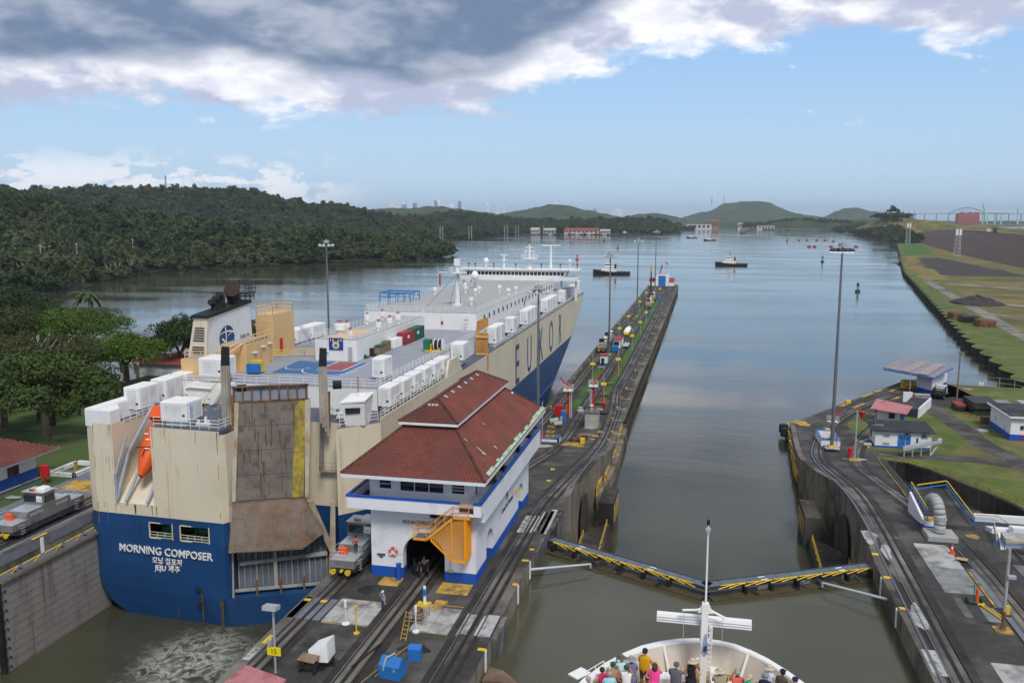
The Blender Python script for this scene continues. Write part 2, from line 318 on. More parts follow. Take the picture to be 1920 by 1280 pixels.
def wall_mesh(xl,xr,ys,zf,zb=-4):
 top=MB();side=MB()
 P=[]
 for y in ys:
  a,b=pl(xl,y),pl(xr,y);P.append([(lerp(a,b,t),y,zf(y))for t in (0,.25,.5,.75,1)])
 top.grid(P)
 side.grid([[(pl(xl,y),y,z)for y in ys]for z in (zb,)]+[[(pl(xl,y),y,zf(y))for y in ys]])
 side.grid([[(pl(xr,y),y,zf(y))for y in ys],[(pl(xr,y),y,zb)for y in ys]])
 y=ys[-1];side.quad((pl(xl,y),y,zb),(pl(xr,y),y,zb),(pl(xr,y),y,zf(y)),(pl(xl,y),y,zf(y)))
 y=ys[0];side.quad((pl(xl,y),y,zb),(pl(xr,y),y,zb),(pl(xr,y),y,zf(y)),(pl(xl,y),y,zf(y)))
 return top,side
t_,s_=wall_mesh(XL,XR,YS,zpro)
CW=struct('lock_wall',t_,'asph')
s_.build('wall_face','face',CW)
for tab,sg in ((XR,-1),(XL,1)):
 MB().ribbon([(pl(tab,y)+sg*.45,y)for y in YS],.9,lambda x,y:zpro(y)+.06,.05).build('coping_edge','conc',CW)
XL2=[(-100,17.9),(90,17.9),(98,18.9),(108,20.0),(122,19.8),(138,17.9),(150,17.4),(184,19.3)]
YS2=[y for y in YS if y<=176]+[184]
XR2=[(-100,26.5),(107,26.5),(130,28.8),(155,31.2),(184,31.5)]
t_,s_=wall_mesh(XL2,XR2,YS2,zpro)
RW=struct('right_lock_wall',t_,'asph');s_.build('wall_face','face',RW)
MB().ribbon([(pl(XL2,y)+.45,y)for y in YS2],.9,lambda x,y:zpro(y)+.06,.05).build('coping_edge','conc',RW)
B=MB().prism([(26.4,-100),(95,-100),(95,103.6),(33,103.6),(33,107),(26.4,107)],-3,COP-.004);struct('right_plateau',B,'asph')
B=MB().prism([(19.3,184),(54.4,242),(60,246),(62,236),(31.5,184)],-4,3);struct('right_approach_wall',B,'asph')
B=MB().ribbon([(19.6,183.6),(54.6,241.6)],.9,lambda x,y:3.06,.05);struct('approach_coping',B,'conc')
ARC=[(31.2,155),(31.6,158.6),(36.2,157.2),(39.6,153),(42.3,147.5),(44.8,142.5),(46.8,137),(48.2,130),(49.2,120),(49.5,103)]
land=ARC+[(95,103),(700,103),(700,590),(700,1400),(700,2300),(520,2520),(400,2484),(375,2047),(353,1818),(345,1671),(337,1632),(224.8,1064),(160,735),(122.8,504),(92.8,317.7),(84,243),(80,236),(62.5,238),(62,236),(31.6,184),(31.6,160)]
B=MB().prism(land[::-1],-4,2.996);GR=struct('right_ground',B,'scrub')
B=MB();B.grid([[(x,y,2.95)for x,y in ARC],[(x,y,-3)for x,y in ARC]])
B2=MB();B2 .v=[(v[0]-.05,v[1]-.05,v[2])for v in B.v];B2 .f=B.f;struct('basin_wall',B2,'dconc')
struct('basin_coping',MB().ribbon([(x+.3,y+.2)for x,y in ARC[1:]],.7,lambda x,y:3.15,.2),'dconc')
LN=3.0
def rag(pts,a,st):
 o=[]
 for p,q in zip(pts,pts[1:]+pts[:1]):
  k=max(1,int(math.hypot(q[0]-p[0],q[1]-p[1])/st))
  for i in range(k):x,y=lerp(p[0],q[0],i/k),lerp(p[1],q[1],i/k);o.append((x+a*mn.noise(Vector((x/st,y/st,1)))*1.6,y+a*mn.noise(Vector((x/st,y/st,9)))*2.2))
 return o
def lawn(pts,nm='lawn',z=LN+.004,m='grass'):
 pts=rag(pts,.35 if nm=='lawn' else (0.01 if nm=='bank_grass' else 6),1.5 if nm=='lawn' else 9)
 return struct(nm,MB().add([(x,y,z)for x,y in pts],[tuple(range(len(pts)))]),m)
lawn([(31.8,159.2),(36.6,157.8),(40.2,153.6),(43,147.8),(45.5,142.6),(47.4,137),(49,130),(50,120),(50.2,103),(63,103),(63,132),(57.5,150),(51.5,158),(43,161.4),(31.8,161.6)])
lawn([(32.5,165.6),(43,165.2),(47,168.5),(51.5,178),(51,190),(48.5,206),(44.5,206),(32.2,192),(29.5,186),(30.5,172)])
lawn([(53.5,207),(62,196),(62.5,186),(58.6,184),(55.5,190),(51.5,205)])
lawn([(49.5,218),(54,224),(60,224),(62.6,236.4),(79,235),(82,224),(78,218),(66,216),(60,221),(55,217),(51,212.5),(48.5,213)])
lawn([(56.2,184),(58.8,181),(58.8,176),(70,172),(86,172),(86,120),(66,118),(60,150),(56.6,158),(56.2,170)])
lawn([(68,214),(80,215),(86,205),(86,180),(62.6,198)])
rz_=lambda x,y:LN+.012
struct('road',MB().ribbon([(30,163.4),(36,163.2),(43,163.2),(50,162.6),(55,159),(59,153),(63.5,143),(66,120),(66,103)],4.2,rz_),'asph')
struct('road',MB().ribbon([(62,148),(57,160),(53.6,172),(53.4,182),(53,196),(52,206),(48.5,210.5),(44.5,211)],4.6,lambda x,y:LN+.016),'asph')
struct('road',MB().ribbon([(50,209),(54,213),(60,217)],5.5,lambda x,y:LN+.020),'asph')
def off_poly(l,dx):return [(x+dx,y)for x,y in l]
BANK=[(84,243),(92.8,317.7),(122.8,504),(160,735),(224.8,1064),(337,1632)]
lawn([(x+.5,y)for x,y in BANK]+[(x+14+y*.008,y)for x,y in BANK[::-1]],'bank_grass')
struct('dirt_track',MB().ribbon([(112,250),(112,300),(116,350),(125,420),(134,500),(142,560),(152,640)],5.5,lambda x,y:LN+.014),'track')
struct('dirt_track',MB().ribbon(rag([(138,480),(160,455),(190,445),(225,440),(280,400)],3,12)[:-12],10,lambda x,y:LN+.018),'track')
struct('dirt_track',MB().ribbon([(150,620),(175,590),(205,560),(215,500),(205,450),(200,390),(215,330)],13,lambda x,y:LN+.022),'track')
struct('dirt_track',MB().ribbon([(126,420),(150,395),(200,370),(260,350)],6,lambda x,y:LN+.026),'track')
lawn([(165,700),(235,690),(250,1000),(205,1010)],'gravel_field',LN+.01,'gravel')
lawn([(150,640),(168,640),(200,860),(238,1040),(226,1050),(185,860)],'dry_grass_field',LN+.014,mat('straw_grass',(.21,.155,.05),.95,var=.35,scale=.08,dirt=(.10,.11,.03),damt=.5,dscale=.06))
lawn([(229,1070),(262,1068),(345,1500),(342,1630)],'green_field',LN+.008,'bgrass')
crest=[(1500,300,22),(520,450,22),(395,620,22),(372,800,22),(395,1100,22),(470,1600,21),(575,2220,18),(640,2700,10)]
P=[]
for i,(x,y,z)in enumerate(crest):
 bx=[(700,300),(330,450),(275,620),(268,800),(296,1100),(365,1600),(480,2250),(560,2700)][i]
 row=[]
 for k in range(13):
  t=k/12
  row.append((lerp(bx[0],x,t),lerp(bx[1],y,t),lerp(2.9,z,t)+mn.noise(Vector((x*.01+k,y*.013,k*.7)))*1.2))
 P.append(row)
Q=[]
for a,b in zip(P[:-1],P[1:]):
 for s in range(8):Q.append([tuple(lerp(p[j],q[j],s/8)+(mn.noise(Vector((p[0]*.03+s,p[1]*.05,s*1.3+k)))*.9 if j==2 and k else 0)for j in range(3))for k,(p,q)in enumerate(zip(a,b))])
Q.append(P[-1])
struct('rock_embankment',MB().grid(Q),mat('brown_rock',(.066,.040,.034),.95,var=.4,scale=.08,dirt=(.04,.033,.03),damt=.5,dscale=.05,bump=1,bscale=.6,fine=1.2))
struct('embankment_road',MB().ribbon([(p[-1][0]+6,p[-1][1])for p in P],14,lambda x,y:22.3 if y<1300 else lerp(22.3,11,min(1,(y-1300)/1400))),'asph')
struct('rock_embankment',MB().grid([[(p[-1][0]+12,p[-1][1],p[-1][2]),(p[-1][0]+60,p[-1][1]+10,-2)]for p in P]),'gravel')
def lz(x,y):
 t=min(1,max(0,(y-113-(-x-80)*.05)/26));t=t*t*(3-2*t);return lerp(COP,3.0,t)
shoreA=[(-68.8,330),(-69,224),(-110,226),(-147,217),(-151,200),(-150,182),(-176,184),(-215,190),(-330,200),(-900,160),(-900,-100),(-68.8,-100)]
P=[]
xsl=[-68.8,-72,-80,-90,-100,-110,-125,-138,-147]
ysl=[-100,0,60,90,110]+list(range(113,150,4))+[160,170,180,200,216,224]
struct('left_plateau',MB().grid([[(x,y,lz(x,y))for x in xsl]for y in ysl]),mat('left_grass_ground',(.05,.095,.018),.95,var=.3,scale=.15,dirt=(.10,.085,.04),damt=.4,dscale=.1))
struct('left_plateau',MB().grid([[(x,y,min(lz(x,y),11.4))for x in (-147,-151,-180,-215,-330,-900)]for y in [-100,0,60,90,110,120,130,140,150,165,176,183]]),'grass')
B=MB();B.grid([[(-68.8,y,-4)for y in (-100,60,110)],[(-68.8,y,COP)for y in (-100,60,110)]])
B.grid([[(-68.8,y,-4)for y in range(110,226,6)],[(-68.8,y,lz(-68.8,y))for y in range(110,226,6)]])
struct('left_lock_wall',B,'face')
sA=[(-68.8,224),(-147,224),(-147,216),(-147,183),(-215,183),(-900,183)]
struct('river_bank',MB().grid([[(x,y,-3)for x,y in sA],[(x,y,3.05)for x,y in sA]]),'mud')
struct('left_apron',MB().prism([(-68.75,-100),(-68.75,112),(-80.5,112),(-80.5,-100)],COP-1,COP+.03),'bconc')
pen=[(-186,249),(-192,262),(-230,283),(-300,338),(-330,352),(-420,380),(-900,360),(-900,250),(-330,262),(-260,247),(-215,240),(-196,240)]
struct('peninsula',MB().prism(pen,-3,1.2),'grass')
coast=[(-1500,-80),(-800,120),(-520,300),(-381,409),(-391,457),(-429,556),(-448,649),(-438,733),(-398,760),(-362,829),(-313,886),(-290,1000),(-296,1040),(-360,1120),(-470,1300),(-530,1560),(-506,1855),(-498,2145),(-475,2452),(-304,2329),(-211,2598),(-102,2622),(-80,2900),(-20,3300),(-200,6500),(-5000,6500),(-5000,-80)]
cpx=np.array([p[0]for p in coast],float);cpy=np.array([p[1]for p in coast],float)
def inside(x,y,px,py):
 c=np.zeros(x.shape,bool);j=len(px)-1
 for i in range(len(px)):
  k=((py[i]>y)!=(py[j]>y))&(x<(px[j]-px[i])*(y-py[i])/(py[j]-py[i]+1e-9)+px[i]);c^=k;j=i
 return c
def sdist(x,y,px,py):
 d_=np.full(x.shape,1e9)
 for i in range(len(px)):
  j=(i+1)%len(px);ax,ay,bx,by=px[i],py[i],px[j],py[j]
  t=np.clip(((x-ax)*(bx-ax)+(y-ay)*(by-ay))/((bx-ax)**2+(by-ay)**2),0,1)
  d_=np.minimum(d_,np.hypot(x-ax-t*(bx-ax),y-ay-t*(by-ay)))
 return d_
RID=[(-1300,800,88,-760,820,58,150),(-760,820,58,-610,820,36,125),(-610,820,36,-460,850,17,110),(-460,850,16,-360,930,8,90),(-2200,1300,80,-1400,1550,88,330),(-1400,1550,88,-1217,1800,100,260),(-1217,1800,100,-1060,1800,96,240),(-1060,1800,94,-900,1900,62,220),(-900,1900,60,-830,2100,34,200),(-830,2500,36,-760,2650,50,170),(-760,2650,48,-620,2750,28,170),(-620,2750,26,-420,2800,22,180),(-420,2800,24,-180,3000,28,160),(-1100,2300,50,-900,2500,34,220)]
def hz_(x,y):
 d_=sdist(x,y,cpx,cpy);ins=inside(x,y,cpx,cpy)
 h=np.zeros(x.shape)
 for a,b,h0,c,e,h1,w_ in RID:
  t=np.clip(((x-a)*(c-a)+(y-b)*(e-b))/((c-a)**2+(e-b)**2),0,1)
  q=np.hypot(x-a-t*(c-a),y-b-t*(e-b));h=np.maximum(h,(h0+(h1-h0)*t)*np.exp(-(q/w_)**2))
 m=np.clip(d_/90,0,1);m=m*m*(3-2*m)
 z=1.5+h*m
 return np.where(ins,np.where(d_<4,.3,z),-4)
def hnoise(x,y):return mn.fractal(Vector((x*.004,y*.004,3.3)),1,2,4)
gx=np.arange(-2600,0,26.);gy=np.arange(-60,3500,30.)
XX,YY=np.meshgrid(gx,gy);ZZ=hz_(XX,YY)
B=MB();vs=[]
for i in range(len(gy)):
 for j in range(len(gx)):
  z=ZZ[i,j]
  if z>3:z+=hnoise(gx[j],gy[i])*min(8,z*.16)
  vs.append((gx[j],gy[i],z))
c_=len(gx);fs=[]
for i in range(len(gy)-1):
 for j in range(c_-1):
  q=(i*c_+j,i*c_+j+1,(i+1)*c_+j+1,(i+1)*c_+j)
  if max(vs[k][2]for k in q)>-3:fs.append(q)
B.add(vs,fs)
HILL=struct('hills',B,mat('jungle_floor',(.018,.030,.012),.95,var=.3,scale=.02),smooth=True)
def far_hill(nm,pts,y,depth,m,seed):
 P=[];n_=240;x0,x1=pts[0][0],pts[-1][0]
 for r in range(25):
  t=r/24;row=[];prof=math.sin(math.pi*min(1,t*1.05))**.8 if t>0 else 0
  for k in range(n_+1):
   x=lerp(x0,x1,k/n_);h=pl(pts,x)
   nn=mn.fractal(Vector((x*.0022+seed,t*4,seed)),1,2,5)*(10+h*.10)+mn.fractal(Vector((x*.02+seed,t*30,seed)),1,2,3)*6
   row.append((x,y+(t-.5)*depth,-2+(h+2)*prof+nn*min(1,prof*2)*(1 if h>6 else.3)))
  P.append(row)
 return struct(nm,MB().grid(P),m,smooth=False)
fm=mat('far_forest',(.030,.055,.018),.95,var=.45,scale=.006,dirt=(.05,.07,.02),damt=.5,dscale=.012,fine=1.0)
far_hill('far_hill',[(-260,0),(-150,45),(-40,78),(60,92),(170,150),(300,172),(420,176),(520,160),(650,100),(760,70),(900,52),(1050,20),(1150,0)],7500,1500,fm,1.3)
far_hill('far_hill',[(-1500,0),(-1350,60),(-1100,92),(-950,125),(-860,130),(-760,108),(-650,82),(-520,50),(-420,0)],5500,900,fm,4.1)
far_hill('far_hill',[(-640,0),(-520,50),(-420,72),(-300,74),(-180,42),(-60,0)],5900,700,fm,6.1)
far_hill('far_hill',[(-880,0),(-760,68),(-640,74),(-520,60),(-430,30),(-380,0)],4300,600,fm,8.5)
far_hill('far_hill',[(-1900,60),(-1600,84),(-1300,96),(-1180,88),(-1000,66),(-850,40),(-740,0)],4000,700,fm,9.5)
far_hill('far_hill',[(900,0),(1040,50),(1120,82),(1200,118),(1290,122),(1390,100),(1500,80),(1620,55),(1760,0)],8000,1200,fm,2.7)
far_hill('far_hill',[(-100,0),(100,22),(600,28),(1000,26),(1500,22),(2300,16),(3500,16),(5200,0)],6300,500,fm,3.9)
far_hill('far_hill',[(140,0),(210,10),(330,42),(400,50),(470,36),(560,28),(640,34),(760,22),(840,0)],3750,420,fm,5.9)
far_hill('far_hill',[(-120,0),(-20,10),(90,14),(150,12),(230,0)],4300,300,fm,7.7)
far_hill('grassy_headland',[(395,0),(430,18),(470,44),(500,54),(530,52),(600,40),(680,28),(760,20),(860,10),(1000,0)],2560,330,'scrub',12.2)
struct('far_port_land',MB().prism([(1150,5200),(5200,5600),(5200,6200),(1150,6200)],-2,5),'scrub')
struct('far_port_land',MB().prism([(640,2600),(900,2750),(960,2900),(700,2960),(560,2800)],-2,3),'scrub')
# == CAR CARRIER
SX=-51.75
ship=thing('car_carrier','huge cream and blue car carrier ship with EUKOR on its side in the left lock','ship',(SX,82,0))
def hb(y,z):
 zz=min(22,max(-2,z))
 ye=pl([(-2,266),(0,268),(5,272),(12,277.5),(22,281.5)],zz);ys=pl([(-2,185),(0,192),(5,212),(12,240),(22,266)],zz)
 p,q=pl([(0,1.5),(12,1.8),(22,2.2)],zz),pl([(0,1.05),(12,.75),(22,.5)],zz)
 if y<=ys:return 16.15
 u=min(1,(y-ys)/(ye-ys));return 16.15*max(0,1-u**p)**q
def sideY(z):
 zz=min(22,max(-2,z));ye=pl([(-2,266),(0,268),(5,272),(12,277.5),(22,281.5)],zz);ys=pl([(-2,185),(0,192),(5,212),(12,240),(22,266)],zz)
 return [ye-(ye-ys)*(i/28)**1.7 for i in range(29)]+[lerp(ys,98,i/10)for i in range(1,11)]
def starb(z):return [(SX+hb(y,z),y,z)for y in sideY(z)]
def port(z):return [(SX-hb(y,z),y,z)for y in sideY(z)]
def stern_low(z):
 ins=0 if z>=4.4 else 4.6*(1-math.sqrt(max(0,1-((4.4-z)/6.0)**2)))*1.9
 ty=.25*max(0,4-z)*.6
 bl=[(-67.9+ins*.4,90),(-67.9+ins,83.0+ty),(-66.9+ins*.93,82.6+ty),(-60,82.35+ty),(-50.6,81.95+ty)]
 if z>3.45:bl+=[(-50.2,82.6),(-50.2,90.0),(-39.6,90.0),(-39.3,87.2)]
 else:bl+=[(-50.0,82.2+ty),(-46.5,83.8+ty),(-42.5,85.7+ty),(-39.3,87.2+ty)]
 return [(x,y,z)for x,y in bl+[(-35.62,91.4)]]
lv=[-2,-1,0,1,2,3,3.44,3.46,5,7,9.2]
B=MB();B.grid([port(z)+stern_low(z)+starb(z)[::-1]for z in lv]);B.build('hull_bottom','hullb',ship,smooth=False)
def sides(z0,z1,m,nm,seg=2):
 B=MB()
 zs=[lerp(z0,z1,i/seg)for i in range(seg+1)]
 B.grid([port(z)+[(-67.9,90,z),(-67.9,83,z),(-66.9,82.6,z)]for z in zs])
 B.grid([[(-50.6,81.95,z),(-50.2,82.6,z),(-50.2,90,z),(-39.6,90,z),(-39.3,87.2,z),(-35.62,91.4,z)]+starb(z)[::-1]for z in zs])
 return B
ty_=lambda x:82.35 if x>-60 else 82.35
def tx(x):return pl([(-66.9,82.6),(-60,82.35),(-50.6,81.95)],x)
def panel(B,xs,zs,holes):
 for a,b in zip(xs[:-1],xs[1:]):
  for c,e in zip(zs[:-1],zs[1:]):
   if (a,c)in holes:continue
   B.quad((a,tx(a),c),(b,tx(b),c),(b,tx(b),e),(a,tx(a),e))
B=sides(9.2,12.3,'hullb','x')
panel(B,[-66.9,-60.1,-57.2,-56.1,-52.5,-50.6],[9.2,9.85,11.55,12.3],{(-60.1,9.85),(-56.1,9.85)})
B.build('hull_blue_band','hullb',ship)
for a,b in ((-60.1,-57.2),(-56.1,-52.5)):
 o=MB().box(a-.05,b+.05,82.6,86,9.6,9.84).box(a-.3,b+.3,85.9,86.1,9.3,12).build('mooring_deck','green',ship)
 B=MB().rail([(a,tx(a)-.03,9.9),(b,tx(b)-.03,9.9)],.62,.8,.05,2)
 for (p,q,r,s)in ((a-.08,b+.08,9.74,9.86),(a-.08,b+.08,11.53,11.65)):B.box(p,q,tx(a)-.06,tx(a)+.1,r,s)
 B.box(a-.1,a,tx(a)-.06,tx(a)+.1,9.74,11.65).box(b,b+.1,tx(b)-.06,tx(b)+.1,9.74,11.65);B.build('mooring_opening_rail','cream',ship)
 MB().cyl((lerp(a,b,.25),84.3,10.3),(lerp(a,b,.7),84.3,10.3),.5,n=10).cyl((lerp(a,b,.25),84.3,10.3),(lerp(a,b,.3),84.3,10.3),.75,n=10).build('mooring_winch','green',ship)
for x in (-64.0,-62.4):MB().box(x,x+1.25,tx(x)-.05,tx(x)+.05,10.2,11.5).build('closed_shutter',mat('shutter_blue',(.012,.05,.17),.5),ship)
B=sides(12.3,22.3,'cream','x',3)
LB=(-64.3,-59.3)
panel(B,[-66.9,LB[0],LB[1],-50.6],[12.3,13.6,22.7],{(LB[0],13.6)})
B.quad((LB[0],82.5,13.6),(LB[0],95,13.6),(LB[0],95,22.3),(LB[0],82.5,22.7)).quad((LB[1],82.3,13.6),(LB[1],95,13.6),(LB[1],95,22.7),(LB[1],82.3,22.7))
B.quad((LB[0],82.5,13.6),(LB[1],82.3,13.6),(LB[1],94,21.5),(LB[0],94,21.5));B.build('hull_cream_sides','cream',ship)
B=MB()
for z in (14.8,17.3,19.8):B.box(-35.60,-35.585,98,262,z,z+.05)
for y in range(104,262,9):B.box(-35.60,-35.588,y,y+.06,12.3,22.2)
B.build('hull_plate_seams',mat('hull_seam_paint',(.56,.47,.33),.6),ship)  # plate seams as thin strips in a darker cream
MB().box(-35.60,-35.57,98,238,4.6,4.7).build('waterline_stripe',mat('stripe_paint',(.25,.30,.40),.5),ship)
def deckpoly(z,ins=.15):
 s=[(SX+max(0,hb(y,22)-ins),y)for y in sideY(22)];p=[(SX-max(0,hb(y,22)-ins),y)for y in sideY(22)]
 return p+[(-67.75,83.1),(-64.35,82.7),(-64.35,95),(-59.25,95),(-59.25,82.5),(-50.6,82.2),(-50.3,90.1),(-39.4,90.1),(-39.2,87.5),(-35.75,91.5)]+s[::-1]
B=MB().add([(x,y,22.28 if y>91 else 22.28)for x,y in deckpoly(0)],[tuple(range(len(deckpoly(0))))]);B.build('main_deck','ddeck',ship)
MB().box(-59.2,-50.65,82.45,95,22.3,22.72).build('aft_tower_deck','ddeck',ship)
MB().prism([(-67.85,82.75),(-64.4,82.55),(-64.4,84.2),(-66.2,86.2),(-66.2,88.6),(-67.85,88.6)],22.29,24.15).build('aft_port_shelter','swhite',ship)
B=MB().box(-67.85,-66.3,82.8,90.5,24.15,24.3);B.build('shelter_roof','white',ship)
MB().box(-35.75,-35.61,91.6,126,22.31,22.75).build('bulwark','cream',ship)
MB().extr([(118,22.32),(126.6,22.32),(124,24.9),(119.5,24.9)],'x',-36.0,-35.63).build('bulwark_step','cream',ship)
rd=[(-64.6,96.9),(-38.1,96.9),(-38.1,262),(-42,272),(-61,272),(-64.6,262)]
MB().prism(rd,22.3,24.98).build('raised_deck_side','swhite',ship)
MB().add([(x,y,25.0)for x,y in rd],[tuple(range(6))]).build('raised_deck','deck',ship)
MB().rail([(-57.5,97,25),(-38.3,97,25),(-38.3,143,25)],1.1,1.5,.045,3).build('deck_railing','white',ship)
MB().rail([(-38.3,148,25),(-38.3,250,25)],1.1,1.2,.05,3).build('deck_railing','white',ship)
MB().rail([(-64.4,127,25),(-64.4,262,25)],1.1,1.8,.045,3).build('deck_railing','white',ship)
MB().rail([(-35.8,92,22.7),(-35.8,121,22.7)],1.1,1.3,.04,3).rail([(-35.8,148,22.35),(-35.8,265,22.35)],1.0,1.3,.04,3).build('side_railing','white',ship)
for P5 in ([(-59.0,82.6,22.7),(-50.8,82.3,22.7),(-50.4,89.8,22.7)],[(-39.2,88,22.3),(-36,91.6,22.3)],[(-64.2,84.5,22.3),(-64.2,95,22.3)]):MB().rail(P5,1.1,1.1,.04,3).build('stern_railing','white',ship)
for x,y,nn in ((-57.0,85.5,3),(-54.5,84.3,3),(-48,92,4),(-43,92.5,5),(-40.5,90.8,3)):
 B=MB()
 for k in range(nn):B.cyl((x+k*.6,y+(k%2)*.5,22.7),(x+k*.6,y+(k%2)*.5,23.3+.2*(k%2)),.16,n=8).box(x+k*.6-.25,x+k*.6+.25,y-.2,y+.4,22.7,22.9)
 B.build('deck_fitting','swhite',ship)
def sheet(pts,z,m,nm,par=ship):return MB().add([(x,y,z)for x,y in pts],[tuple(range(len(pts)))]).build(nm,m,par)
sheet([(-56.2,103.9),(-46.1,104.2),(-46.1,114.6),(-57.0,114.4)],25.008,'court','court_floor')
sheet([(-50.8,108.0),(-47.6,108.0),(-47.6,114.4),(-50.8,114.4)],25.014,'courtr','court_key')
B=MB()
for (a,b)in ((-51.1,-50.9),(-47.5,-47.3)):B.box(a,b,107.7,114.5,25.016,25.02)
B.box(-51.1,-47.3,107.6,107.8,25.016,25.02).box(-56.2,-46.1,103.95,104.1,25.016,25.02).box(-46.3,-46.15,104.1,114.6,25.016,25.02)
for c,r in (((-49.2,108.2),3.9),((-54.5,109),1.7)):
 pts=[(c[0]+r*math.cos(math.pi*i/14+math.pi),c[1]+r*math.sin(math.pi*i/14+math.pi))for i in range(15)]
 B.ribbon(pts,.16,lambda x,y:25.02)
B.build('court_lines','white',ship)
B=MB()
for i in range(8):B.ribbon([(-57.5+i*.0,100.5+i*0),(-53,108),(-48,119)],.14,lambda x,y:25.023);break
B.build('green_walk_line',mat('deck_green_line',(.08,.22,.12),.7),ship)
B=MB();rnd=random.Random(4)
for i in range(60):
 x,y=rnd.uniform(-58,-39),rnd.uniform(98,152);a=rnd.choice((0,0,1));B.box(x,x+(1.3 if a else.35),y,y+.16,25.006,25.009)
for i in range(26):x,y=rnd.uniform(-58.5,-51),rnd.uniform(86,95);B.box(x,x+.28,y,y+.28,22.73,22.735)
B.build('deck_markings',mat('deck_yellow_mark',(.55,.42,.10),.8),ship)['kind']='stuff'
def house(nm,x0,x1,y0,y1,z0,z1,m='swhite',top='gdeck'):
 a=MB().box(x0,x1,y0,y1,z0,z1).build(nm,m,ship)
 MB().box(x0+.1,x1-.1,y0+.1,y1-.1,z1,z1+.04).build('house_top',top,a);return a
h1=house('deck_house',-54.9,-48.4,115.5,147,25.01,28.05)
MB().rail([(-54.8,115.6,28.05),(-48.5,115.6,28.05),(-48.5,147,28.05)],1,1.4,.04,3).build('house_railing','white',h1)
sheet([(-54,117.5),(-50.2,117.5),(-50.2,127),(-54,127)],28.10,mat('orange_primer_deck',(.62,.42,.22),.8),'painted_patch',h1)
B=MB().box(-52.7,-50.5,115.40,115.48,26.6,28.4);bn=B.build('blue_banner',mat('banner_blue',(.01,.05,.28),.6),h1)
B=MB().cyl((-51.6,115.39,27.3),(-51.6,115.36,27.3),.55,n=16);B.box(-52.1,-51.9,115.35,115.39,27.7,28.2).box(-51.3,-51.1,115.35,115.39,27.7,28.2).box(-52.5,-52.35,115.35,115.39,27.9,28.25).box(-50.9,-50.65,115.35,115.39,27.9,28.2);B.build('banner_print',mat('banner_cream',(.62,.52,.33),.7),h1)
MB().box(-51.8,-51.4,115.33,115.355,27.1,27.5).build('banner_face',mat('banner_green',(.02,.15,.09),.7),h1)
MB().box(-49.7,-49.1,115.38,115.5,25.1,27.1).build('house_door','lsteel',h1);MB().box(-53.4,-52.8,115.4,115.5,26.0,26.3).build('wall_box','lsteel',h1)
for i,(x,y,r,h)in enumerate(((-53.6,121.5,.95,1.6),(-50.1,117.3,.35,1.1),(-49.3,126.5,.45,1.3),(-49.3,131.5,.5,1.4),(-49.3,135.5,.55,1.5),(-54.2,134,.45,1.5),(-54.4,126,.5,1.1),(-54.2,141,.5,1.3))):
 MB().lathe([(r*.55,0),(r*.55,h*.35),(r,h*.42),(r,h*.95),(r*.8,h),(.05,h+.02)],(x,y,28.09),14).build('mushroom_vent','swhite',h1)
 MB().cyl((x,y,28.1+h),(x,y,28.5+h),.06,n=5).cyl((x-r*.55,y,28.5+h),(x+r*.55,y,28.5+h),.09,n=5).build('vent_handwheel','red',h1)
h2=house('forward_house',-62.2,-40.2,152.5,238,25.01,28.1)
MB().rail([(-62,152.7,28.12),(-40.4,152.7,28.12),(-40.4,238,28.12)],1.1,1.4,.045,3).rail([(-62,152.7,28.12),(-62,238,28.12)],1.1,1.4,.045,3).build('house_railing','white',h2)
for y in list(range(158,236,4)):MB().box(-40.2,-40.12,y,y+.7,26.4,27.3).build('window','dark',h2)
MB().box(-40.19,-40.10,196,196.9,25.3,26.6).build('fire_box','red',h2);MB().box(-47.0,-46.6,152.4,152.48,26,26.6).build('fire_box','red',h2)
B=MB()
for i in range(9):B.box(-42.6,-41.5,151.0+i*.2,151.2+i*.2,25+i*.36,25.06+i*.36)
B.cyl((-42.6,150.9,25),(-42.6,152.6,28.1),.06,n=4).cyl((-41.5,150.9,25),(-41.5,152.6,28.1),.06,n=4);B.build('stairs','white',h2)
for x,y in ((-57,205),(-54,195),(-51,196),(-50.3,190),(-47,200),(-43,192),(-42.3,197),(-45.5,168.5),(-60,190)):
 MB().lathe([(.3,0),(.3,.7),(.55,.8),(.55,1.4),(.1,1.6)],(x,y,28.14),10).build('mushroom_vent','swhite',h2)
MB().lathe([(.3,0),(.22,2.3),(.9,2.5),(1.0,3.3),(.75,4.1),(.1,4.5)],(-54.9,207,28.14),14).build('satellite_dome','white',h2,smooth=True)
m1=MB().cyl((-47.7,166,28.1),(-47.6,166,36.2),.55,.33,n=12).cyl((-47.7,166,28.1),(-47.7,166,28.5),1.1,n=12).box(-48.2,-47.0,165.5,166.5,36.2,37.6).cyl((-47.6,166,34.7),(-47.6,166,34.9),1.5,n=14).cyl((-51.6,166,34.8),(-45.6,166,34.8),.09,n=5).build('signal_mast','swhite',h2)
MB().rail([(-49.1,165,34.9),(-46.1,165,34.9),(-46.1,167.3,34.9),(-49.1,167.3,34.9)],.9,.7,.03,2,True).build('mast_platform_rail','swhite',m1)
MB().quad((-51.5,166,34.5),(-51.5,166,32.2),(-51.1,165.9,32.0),(-51.15,166.1,34.5)).build('red_white_flag','red',m1)
B=MB()
for dx,dy in ((-5.2,-4),(-3,5),(2.2,-5),(4.5,-2)):B.cyl((-47.6,166,34.7),(-47.7+dx,166+dy,28.2),.035,n=4,cap=False)
B.build('mast_stay','dsteel',m1)
B=MB().box(-64.8,-38.6,238,246,28.1,29.3).box(-68.2,-33.4,239,243.5,28.1,29.2);br=B.build('bridge_deck','swhite',ship)
B=MB().extr([(-66,29.3),(-37.4,29.3),(-36.6,30.95),(-67,30.95)],'y',239.2,245);B.build('bridge_wall','swhite',br)
